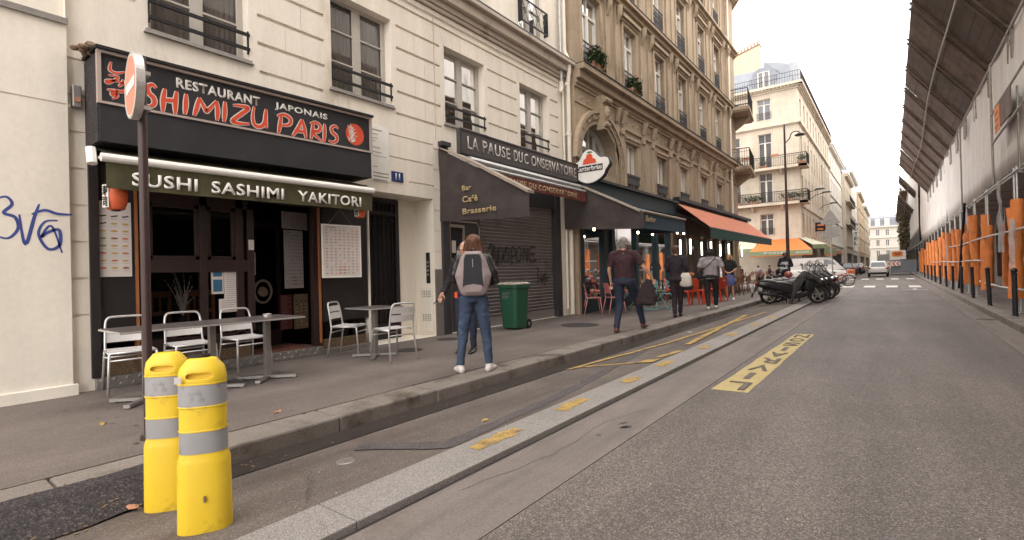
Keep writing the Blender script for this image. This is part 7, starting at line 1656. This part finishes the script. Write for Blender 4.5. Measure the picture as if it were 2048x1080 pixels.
def fuse(b, name, m, parent, vox=.012, sm=4):
    o = b.obj(name, m, parent, recalc=False); q = o.modifiers.new('fuse', 'REMESH'); q.mode = 'VOXEL'; q.voxel_size = vox; q.use_smooth_shade = True
    s = o.modifiers.new('smooth', 'SMOOTH'); s.factor = .5; s.iterations = sm
    if name in ('top', 'trousers', 'jacket_cloth'):
        d = o.modifiers.new('folds', 'DISPLACE'); d.texture = FOLD; d.strength = .026 if name != 'trousers' else .022; d.mid_level = .5; d.texture_coords = 'LOCAL'
    if name == 'hair': d = o.modifiers.new('locks', 'DISPLACE'); d.texture = LOCK; d.strength = .012; d.mid_level = .5; d.texture_coords = 'LOCAL'
    return o
def hand(b, w, d, up, curl=.5, side=1):
    """palm and five bent fingers from wrist w along d; up = back of the hand"""
    w = Vector(w); d = Vector(d).normalized(); up = Vector(up); up = (up-d*up.dot(d)).normalized(); s = d.cross(up)*side
    b.tube([w, w+d*.04, w+d*.085], [(.020, .024), (.016, .038), (.014, .040)] if abs(up.z) < .7 else [(.024, .020), (.038, .016), (.040, .014)], 10)
    for k, (off, l) in enumerate(((-.030, .060), (-.010, .072), (.010, .068), (.029, .054))):
        p = w+d*.082+s*off; c = curl*(.85+.1*k); p1 = p+(d*math.cos(c*.5)-up*math.sin(c*.5))*l*.45; p2 = p1+(d*math.cos(c*1.3)-up*math.sin(c*1.3))*l*.33; p3 = p2+(d*math.cos(c*2)-up*math.sin(c*2))*l*.27
        b.tube([p, p1, p2, p3], [.0095, .009, .008, .0065], 8); b.ell(p3, (.0065,)*3, 6, 5)
    p = w+d*.025-s*.026; p1 = p+(d*.6-s*.75).normalized()*.035; p2 = p1+(d*.9-s*.25-up*.3).normalized()*.03; b.tube([p, p1, p2], [.012, .010, .008], 8); b.ell(p2, (.008,)*3, 6, 5)
DEF = dict(ankle=((-.10, 0, .09), (.10, 0, .09)), knee=((-.105, .02, .50), (.105, .02, .50)), hip=((-.085, 0, .90), (.085, 0, .90)), sho=((-.175, 0, 1.405), (.175, 0, 1.405)), elb=((-.235, -.03, 1.12), (.235, -.03, 1.12)), wri=((-.25, .06, .88), (.25, .06, .88)), head=(0, .025, 1.595), toe=((0, 1), (0, 1)), hd=((0, .2, -1), (0, .2, -1)))
def person(label, loc, rz, H, pose=None, top=None, legs=None, shoe=None, hair=None, hairlen=0., sleeve='short', bare_legs=False, skirt=None, wide=1., jacket=None, bald=False, turn=0, curl=.5, heel=(0, 0), cap=None, skin=None, seated=False, hairw=1.):
    p = dict(DEF); p.update(pose or {}); sk = skin or SK
    t = thing('person', label, 'person'); S = H/1.70
    J = {k: [tuple(c*S for c in v) for v in p[k]] for k in ('ankle', 'knee', 'hip', 'sho', 'elb', 'wri')}
    hc = Vector(p['head'])*S; W = wide; V = Vector
    for k in ('hip', 'sho'): J[k] = [(x*W, y, z) for x, y, z in J[k]]
    if W > 1: J['elb'] = [(x*W, y, z) for x, y, z in J['elb']]; J['wri'] = [(x*W, y, z) for x, y, z in J['wri']]
    pel = (V(J['hip'][0])+V(J['hip'][1]))/2; chest = (V(J['sho'][0])+V(J['sho'][1]))/2
    # body: head, neck, arms, hands in one surface
    b = MB(); TH = Matrix.Translation(hc) @ Matrix.Rotation(turn, 4, 'Z')
    b.ell((0, -.008*S, .02*S), (.074*S, .092*S, .098*S), 16, 12, T=TH); b.ell((0, .022*S, -.045*S), (.055*S, .062*S, .068*S), 14, 10, T=TH); b.ell((0, .098*S, -.012*S), (.013*S, .020*S, .024*S), 8, 6, T=TH); b.ell((0, .080*S, -.085*S), (.022*S, .018*S, .016*S), 8, 6, T=TH)
    b.ell((0, .086*S, -.052*S), (.022*S, .010*S, .008*S), 8, 6, T=TH)
    for s in (-1, 1): b.ell((s*.076*S, -.005*S, -.01*S), (.010*S, .020*S, .030*S), 8, 6, T=TH)
    b.tube([chest+V((0, -.01, -.02)), chest+V((0, .0, .06*S)), hc+V((0, -.02*S, -.05*S))], [.062*S, .052*S, .050*S], 12)
    for i in (0, 1):
        sh, el, wr = V(J['sho'][i]), V(J['elb'][i]), V(J['wri'][i])
        b.tube(s3([sh, sh.lerp(el, .5), el, el.lerp(wr, .35), wr]), [q*S for q in (.048, .047, .046, .045, .043, .040, .038, .037, .036, .033, .029, .025, .0225)], 10)
        hand(b, wr, p['hd'][i], (0, 1, .3) if abs(V(p['hd'][i]).z) > .5 else (0, 0, 1), curl, 1 if i else -1)
    b.tube([pel+V((0, .01, 0)), chest+V((0, .01, -.06))], [(.08, .06), (.06, .04)], 10)
    if bare_legs:
        for i in (0, 1): b.tube(s3([V(J['hip'][i])-V((0, 0, .1)), V(J['knee'][i]), V(J['knee'][i]).lerp(V(J['ankle'][i]), .35), V(J['ankle'][i])]), [q*S for q in (.072, .066, .058, .050, .048, .049, .050, .042, .033, .032)], 10)
    body = fuse(b, 'body', sk, t, .0075, 3)
    for s in (-1, 1):
        e = MB(); e.ell((s*.030*S, .079*S, .008*S), (.012*S, .006*S, .007*S), 8, 6, T=TH); e.obj('eye', M['white'], body); e = MB(); e.ell((s*.030*S, .084*S, .008*S), (.0055*S, .003*S, .0055*S), 8, 6, T=TH); e.obj('pupil', M['iron'], body)
    e = MB(); e.ell((0, .0935*S, -.052*S), (.020*S, .004*S, .005*S), 8, 6, T=TH); e.obj('mouth', mat_c('lips', (.36, .12, .09)), body)
    # top
    b = MB()
    tor = [pel+V((0, 0, -.04*S)), pel+V((0, 0, .10*S)), pel.lerp(chest, .55), pel.lerp(chest, .82), chest+V((0, 0, .0))]
    tw = [(.165*W, .115*W), (.155*W, .110*W), (.155*W, .115*W), (.170*W, .112*W), (.120*W, .070)]
    def tt(P, Wd):
        Ps = s3(P, 4); n = len(Ps); rr = smooth_pts([tuple(q) for q in Wd], 4); i0 = len(b.v); seg = 18
        for k in range(n):
            for j in range(seg): a = 2*math.pi*j/seg; b.v.append(tuple(Ps[k]+V((rr[k][0]*S*math.cos(a), rr[k][1]*S*math.sin(a), 0))))
        for k in range(n-1):
            for j in range(seg): b.face((i0+k*seg+j, i0+k*seg+(j+1) % seg, i0+(k+1)*seg+(j+1) % seg, i0+(k+1)*seg+j))
        b.face([i0+j for j in range(seg)][::-1]); b.face([i0+(n-1)*seg+j for j in range(seg)])
    tt(tor, tw); b.tube([V(J['sho'][0]), chest+V((0, 0, .035*S)), V(J['sho'][1])], [.062*S, .066*S, .062*S], 12)
    for i in (0, 1):
        sh, el, wr = V(J['sho'][i]), V(J['elb'][i]), V(J['wri'][i])
        if sleeve == 'short': b.tube([sh, sh.lerp(el, .4), sh.lerp(el, .78)], [.066*S*W**.5, .066*S*W**.5, .070*S*W**.5], 12); b.ell(sh, (.066*S,)*3)
        elif sleeve == 'long': b.tube(s3([sh, el, el.lerp(wr, .96)]), [q*S for q in (.066, .062, .058, .056, .052, .047, .043)], 12); b.ell(sh, (.066*S,)*3); b.ell(el, (.056*S,)*3)
    fuse(b, 'top', top, t, .012, 4)
    if legs:
        b = MB(); b.tube([pel+V((0, 0, .09*S)), pel+V((0, 0, -.02))], [(.148*W*S, .112*W*S), (.158*W*S, .125*W*S)], 16)
        # pelvis ring as own shape
        for i in (0, 1):
            hp, kn, an = V(J['hip'][i]), V(J['knee'][i]), V(J['ankle'][i])
            b.tube(s3([hp+V((0, -.01, .03)), hp.lerp(kn, .45), kn, kn.lerp(an, .4), an+V((0, -.01, .0))]), [q*S*W**.5 for q in (.098, .095, .090, .084, .079, .074, .069, .066, .063, .060, .056, .052, .050)], 14); b.ell(hp+V((0, -.012, .0)), (.098*S, .104*S, .10*S))
        fuse(b, 'trousers', legs, t, .012, 4)
    if skirt:
        b = MB(); z0 = pel.z+.08*S; n = 24; A = []; B_ = []
        for j in range(n): a = 2*math.pi*j/n; A.append((pel.x+.135*S*math.cos(a), pel.y+.10*S*math.sin(a), z0)); B_.append((pel.x+(.215+.02*(j % 2))*S*math.cos(a), pel.y+(.175+.02*(j % 2))*S*math.sin(a), z0-.42*S))
        b.loft([A, [tuple(V(x).lerp(V(y), .4)+V((0, 0, 0))) for x, y in zip(A, B_)], B_]); b.obj('skirt', skirt, t, smooth=True)
    for i in (0, 1):
        an = V(J['ankle'][i]); td = V((*p['toe'][i], 0)).normalized(); b = MB(); hl = heel[i]
        f = lambda f_, z: an+td*f_*S+V((0, 0, z))
        dz = -.055
        b.tube([f(-.055, dz+.005+hl), f(.03, dz+hl*.5), f(.12, dz-.008), f(.185, dz-.014)], [(.040, .045), (.043, .044), (.047, .034), (.034, .024)], 12); b.ell(f(-.05, dz+.005+hl), (.040, .042, .042)); b.ell(f(.19, dz-.012), (.036, .036, .024)); b.tube([f(-.02, dz+hl), an+V((0, 0, .01+hl*.5))], [.044, .045], 10)
        o_ = fuse(b, 'shoe', shoe, t, .009, 3)
    if hair is not None and not bald:
        b = MB(); b.ell((0, -.022*S, .038*S), (.083*S*hairw, .090*S*hairw, .090*S), 16, 12, T=TH); b.ell((0, -.045*S, -.01*S), (.078*S*hairw, .062*S*hairw, .085*S), 14, 10, T=TH)
        if hairlen: 
            b.tube([TH @ V((0, -.05*S, 0)), TH @ V((0, -.085*S, -hairlen*.5)), TH @ V((0, -.095*S, -hairlen))], [(.085*S, .06*S), (.098*S, .05*S), (.07*S, .03*S)], 14)
            for s in (-1, 1): b.tube([TH @ V((s*.06*S, -.02*S, .0)), TH @ V((s*.085*S, -.02*S, -hairlen*.55)), TH @ V((s*.075*S, -.03*S, -hairlen*.9))], [.04*S, .035*S, .02*S], 10)
        h_ = fuse(b, 'hair', hair, t, .011, 3)
        b = MB(); rr = random.Random(7)
        for k in range(150 if hairlen else 90):
            a = rr.uniform(-2.6, 2.6); el_ = rr.uniform(-.2, 1.4); ln = (hairlen*rr.uniform(.8, 1.1)+.04) if hairlen else .05
            d_ = V((math.sin(a)*math.cos(el_), -math.cos(a)*math.cos(el_), math.sin(el_))); p0 = V((d_.x*.085*hairw, d_.y*.095-.02, d_.z*.09+.035))*S; wv = rr.uniform(0, 6)
            if d_.y > .35: continue
            pts_ = [p0]; 
            for j in range(1, 6): q_ = V(pts_[-1]); q_ += V((d_.x*.010+.010*math.sin(wv+j*1.6)*(1 if hairlen else .3), d_.y*.008-.002, -ln/5)); pts_.append(q_)
            b.tube([TH @ q_ for q_ in pts_], [.0045, .006, .006, .005, .004, .002], 4)
        b.obj('locks_of_hair', hair, h_)
    if cap is not None:
        b = MB(); b.ell((0, -.01*S, .055*S), (.09*S, .10*S, .075*S), 16, 10, T=TH); fuse(b, 'cap', cap, t, .01, 3)
    for o in kids(t): o.matrix_parent_inverse = Matrix()
    t.location = loc; t.rotation_euler = (0, 0, rz); t['_S'] = S
    return t
def held(name, label, cat, m, loc, rz, shapes, vox=.01, parts=()):
    pass
jeans = cloth('blue_denim', (.036, .055, .098), dirt='#5f7390', ds=3.5, dt=.55); djeans = cloth('dark_denim', (.014, .020, .040)); hairb = mat('brown_hair', (.11, .042, .020), .55, var=.35, vs=40, bump=.6, bs=90, zs=.2)
blackc = cloth('black_cloth', (.014, .012, .014)); maroon = cloth('maroon_cloth', (.038, .012, .016)); greyc = cloth('lilac_grey_cloth', (.30, .265, .275)); leather = mat('black_leather', (.018, .016, .016), .35, var=.2, vs=10, bump=.3, bs=30)
wshoe = mat('white_trainer', (.62, .58, .55), .6, var=.06); bshoe = mat('black_shoe', (.014, .012, .012), .4, var=.1); brshoe = mat('brown_leather_shoe', (.10, .028, .016), .35, var=.2, vs=9); hairg = mat('grey_hair', (.24, .21, .19), .6, var=.3, vs=40); hairk = mat('dark_hair', (.020, .014, .012), .6, var=.3, vs=40, bump=.6, bs=60); hairblond = mat('blonde_hair', (.42, .25, .11), .5, var=.3, vs=40, bump=.5, bs=70, zs=.2); hairgin = mat('short_brown_hair', (.09, .045, .025), .6, var=.3, vs=50, bump=.5, bs=80)
# woman with the backpack
WL = (-4.02, 4.52, .127); WR = R(40)
person('woman seen from behind in blue jeans and black leather jacket, wearing the backpack', WL, WR, 1.64,
       dict(ankle=((-.19, -.02, .09), (.17, .04, .09)), knee=((-.145, .03, .50), (.135, .05, .50)), elb=((-.25, .02, 1.16), (.27, .00, 1.14)), wri=((-.12, .22, 1.12), (.14, .22, 1.10)), hd=((.5, .8, .2), (-.5, .8, .2)), toe=((-.35, 1), (.35, 1))),
       top=leather, legs=jeans, shoe=wshoe, hair=hairb, hairlen=.25, hairw=1.14, sleeve='long', turn=R(18))
def place(t, loc, rz): 
    for o in kids(t): o.matrix_parent_inverse = Matrix(); [setattr(g_, 'matrix_parent_inverse', Matrix()) for g_ in kids(o)]
    t.location = loc; t.rotation_euler = (0, 0, rz)
t = thing('backpack', 'grey lilac backpack with a black central panel on the woman in jeans', 'backpack')
def bp(w, h, y0, y1, z0): return None
prof = [(-.10, 1.50), (.10, 1.50), (.155, 1.42), (.225, 1.20), (.20, 1.10), (.155, .98), (.12, .955), (-.12, .955), (-.155, .98), (-.20, 1.10), (-.225, 1.20), (-.155, 1.42)]
b = MB(); rings = []
for f_, y in ((.93, -.10), (1.0, -.14), (.95, -.23), (.62, -.275)): rings.append([(x*f_, y, 1.22+(z-1.22)*(f_*.5+.5)) for x, z in prof])
b.loft(rings); o = b.obj('bag_body', cloth('lilac_grey_pack', (.26, .205, .20)), t, bevel=.012)
b = MB(); pf = [(-.085, 1.46), (.085, 1.46), (.105, 1.40), (.125, 1.06), (.10, 1.085), (0, 1.10), (-.10, 1.085), (-.125, 1.06), (-.105, 1.40)]
b.prism([(x, -.272-.010, z) for x, z in pf], (0, .05, 0)); b.obj('black_panel', cloth('charcoal_pack', (.022, .022, .026)), t, bevel=.012)
b = MB(); b.box(-.004, .004, -.288, -.28, 1.30, 1.40); b.obj('zip', M['steeldull'], t)
b = MB(); b.tube([(-.06, -.13, 1.48), (-.03, -.13, 1.53), (.03, -.13, 1.53), (.06, -.13, 1.48)], .008, 6); b.obj('grab_handle', leather, t)
for s in (-1, 1): b = MB(); b.tube([(s*.09, -.11, 1.45), (s*.12, .0, 1.475), (s*.12, .11, 1.36), (s*.13, .08, 1.15), (s*.13, -.09, 1.02)], [(.022, .008)]*5, 8); b.obj('shoulder_strap', blackc, t)
place(t, WL, WR); t.scale = (.965,)*3
b = MB(); b.box(-.02, .02, -.01, .01, -.035, .035); o = b.obj('red_tag', M['red']); o.location = (WL[0]-.13, WL[1]-.17, 1.06); tag(o, 'small red tag hanging at the waist of the woman in jeans', 'tag')
# companion half hidden behind her
PL = (-5.14, 5.60, .127); PR = R(205)
person('grey-haired person in a dark coat half hidden behind the woman with the backpack', PL, PR, 1.66, dict(elb=((-.25, -.02, 1.12), (.27, .0, 1.12)), wri=((-.2, .2, 1.0), (.34, .12, .92)), hd=((.5, .8, 0), (.3, .5, -.9))), top=blackc, legs=djeans, shoe=bshoe, hair=hairg, sleeve='long', turn=R(-15))
b = MB(); b.tube([(-.02, 0, .02), (-.22, -.06, -.16)], [.014, .006], 8); b.tube([(-.0, 0, .0), (.10, .01, .05)], .008, 6); o = b.obj('folded_umbrella', M['iron'], smooth=True); o.location = (-5.42, 5.46, 1.02); tag(o, 'thin dark folded umbrella held low by the grey-haired person', 'umbrella')
# man in maroon T-shirt
ML = (-4.10, 8.95, .127); MR = R(10)
person('man in a maroon T-shirt and dark jeans walking away, one hand carrying a dark jacket', ML, MR, 1.80,
       dict(ankle=((-.10, -.24, .09), (.22, .44, .115)), knee=((-.10, .02, .50), (.16, .30, .53)), elb=((-.25, .02, 1.13), (.31, .03, 1.16)), wri=((-.25, .10, .90), (.41, .16, .98)), hd=((0, .2, -1), (.2, .3, -.9)), toe=((-.1, 1), (.15, 1))),
       top=maroon, legs=djeans, shoe=brshoe, hair=hairg, hairlen=0, wide=1.12, hairw=.92)
t = thing('carried_jacket', 'dark folded jacket hanging from the hand of the man in the maroon T-shirt', 'jacket')
b = MB(); S_ = 1.80/1.7
b.tube([(.43, .18, .99), (.40, .17, .86), (.38, .15, .70), (.36, .14, .54), (.36, .13, .50)], [(.05, .06), (.13, .07), (.17, .08), (.19, .09), (.15, .06)], 14); b.tube([(.30, .14, .82), (.24, .10, .62), (.22, .1, .50)], [.05, .05, .045], 10); b.tube([(.48, .18, .80), (.53, .18, .66), (.50, .2, .55)], [.05, .055, .05], 10)
fuse(b, 'jacket_cloth', cloth('dark_maroon_wool', (.022, .012, .014)), t, .014, 3); place(t, ML, MR)
# person with a tote bag
TL = (-4.22, 12.2, .127)
person('person in a dark long-sleeved top and trousers walking away with a white tote bag', TL, R(12), 1.74, dict(ankle=((-.04, -.10, .09), (.05, .20, .10)), knee=((-.06, .04, .50), (.07, .14, .52)), elb=((-.22, .04, 1.14), (.23, -.02, 1.14)), wri=((-.15, .24, 1.12), (.20, .16, .98)), hd=((.3, .8, 0), (0, .6, -.8))), top=cloth('aubergine_cloth', (.018, .010, .015)), legs=cloth('aubergine_trousers', (.022, .012, .016)), shoe=bshoe, hair=hairgin, sleeve='long', wide=.98)
t = thing('tote_bag', 'white tote bag at the hip of the person in dark clothes', 'bag')
b = MB(); b.loft([oval(.10, .05, .74, 16, 3, .23, -.04), oval(.15, .07, .78, 16, 3, .23, -.04), oval(.13, .06, .98, 16, 3, .22, -.04), oval(.09, .035, 1.08, 16, 3, .21, -.03)]); b.obj('canvas_body', cloth('off_white_canvas', (.55, .50, .44)), t, smooth=True)
b = MB(); b.tube([(.14, -.06, 1.06), (.18, -.06, 1.30), (.19, -.02, 1.46), (.19, .04, 1.40), (.22, .03, 1.06)], .009, 6); b.obj('handle', blackc, t); place(t, TL, R(12))
b = MB(); b.loft([oval(.08, .05, .66, 16, 3, .28, -.02), oval(.12, .08, .70, 16, 3, .28, -.02), oval(.10, .06, .82, 16, 3, .28, -.02)]); o = b.obj('dark_pouch', blackc, smooth=True); o.location = TL; o.rotation_euler = (0, 0, R(12)); tag(o, 'dark pouch hanging just under the white tote bag', 'bag')
# person in grey T-shirt
GL = (-4.12, 14.75, .127)
person('broad person in a lilac grey T-shirt, black trousers and black cap walking away', GL, R(8), 1.72, dict(ankle=((-.06, -.12, .09), (.10, .22, .11)), knee=((-.09, .02, .50), (.11, .16, .52)), elb=((-.25, -.02, 1.12), (.27, .0, 1.12)), wri=((-.26, .12, .95), (.27, .14, .93))), top=greyc, legs=blackc, shoe=wshoe, hair=hairk, hairlen=.05, wide=1.25, cap=blackc, skin=mat('brown_skin', (.22, .10, .06), .5, var=.06))
text('VICTORIA SUPER', Fr((0, 0, 0), (1, 0, 0), (0, -1, 0)), 0, .01, 0, .01, blackc, None) if False else None
t = thing('crossbody_bag', 'small black crossbody bag on a diagonal strap across the lilac grey T-shirt', 'bag')
b = MB(); b.loft([oval(.09, .05, .88, 14, 4, -.27, .02), oval(.11, .06, .91, 14, 4, -.27, .02), oval(.11, .06, 1.06, 14, 4, -.27, .02), oval(.09, .04, 1.09, 14, 4, -.27, .02)]); b.obj('bag_body', blackc, t, smooth=True)
b = MB(); b.tube([(-.27, -.05, 1.08), (-.16, -.165, 1.16), (.0, -.175, 1.29), (.12, -.15, 1.42), (.15, -.07, 1.50), (.13, .03, 1.49), (-.02, .16, 1.30), (-.25, .10, 1.08)], .012, 6); b.obj('strap', blackc, t); place(t, GL, R(8))
# blonde woman facing the camera
BLc = (-4.70, 19.2, .127)
person('blonde woman in a black top, blue skirt and white trainers facing the camera', BLc, R(190), 1.66, dict(ankle=((-.12, 0, .09), (.12, .05, .09)), elb=((-.24, .0, 1.14), (.24, .0, 1.14)), wri=((-.05, .2, 1.02), (.08, .2, 1.03)), hd=((.7, .6, 0), (-.7, .6, 0))), top=blackc, skirt=cloth('blue_skirt', (.12, .15, .34)), bare_legs=True, shoe=wshoe, hair=hairblond, hairlen=.12, wide=.92, turn=R(-20))
# man with a phone by the scooters
person('man in a dark jacket and pale shirt looking at his phone behind the scooters', (-3.86, 25.6, .127), R(185), 1.80, dict(elb=((-.25, .0, 1.13), (.25, .0, 1.13)), wri=((-.10, .25, 1.15), (.06, .25, 1.17)), hd=((.5, .8, .2), (-.5, .8, .2)), head=(0, .05, 1.59)), top=cloth('navy_jacket', (.014, .014, .02)), legs=blackc, shoe=bshoe, hair=hairk, sleeve='long', skin=mat('dark_skin', (.11, .055, .035), .5, var=.06))
b = MB(); b.box(-4.0, -3.72, 25.455, 25.485, 1.02, 1.50); 
o = b.obj('pale_shirt_front', cloth('pale_shirt', (.50, .50, .52)), C.objects[-1] if False else None, bevel=.02)
pm = [o_ for o_ in C.objects if o_.get('label', '').startswith('man in a dark jacket')][0]
o.parent = pm; o.matrix_parent_inverse = wm(pm).inverted()
b = MB(); b.box(-.035, .035, -.006, .006, -.07, .07); o = b.obj('phone', M['iron'], bevel=.005); o.location = (-3.84, 25.28, 1.30); o.rotation_euler = (R(-30), 0, 0); tag(o, 'black phone held by the man in the dark jacket', 'phone')
# seated people on the far corner terrace
seat_pose = dict(hip=((-.09, -.05, .52), (.09, -.05, .52)), knee=((-.12, .38, .50), (.12, .38, .50)), ankle=((-.12, .34, .09), (.12, .34, .09)), sho=((-.175, -.04, 1.02), (.175, -.04, 1.02)), elb=((-.24, .02, .78), (.24, .02, .78)), wri=((-.12, .26, .76), (.12, .26, .76)), head=(0, .02, 1.22), hd=((.3, .9, 0), (-.3, .9, 0)))
for k, (x, y, rz, tp, l, hr) in enumerate(((-8.6, 44.15, 10, greyc, 'seated person in a pale shirt on the far corner terrace', hairb), (-7.9, 44.95, -60, maroon, 'seated person in dark red on the far corner terrace', hairk), (-10.2, 45.15, 30, maroon, 'seated person in maroon at the left of the far corner terrace', hairk), (-6.7, 44.95, -50, blackc, 'seated person in black on the far corner terrace, nearest the van', hairg))):
    person(l, (x, y, .10), R(rz), 1.7, seat_pose, top=tp, legs=djeans, shoe=bshoe, hair=hr, sleeve='long')
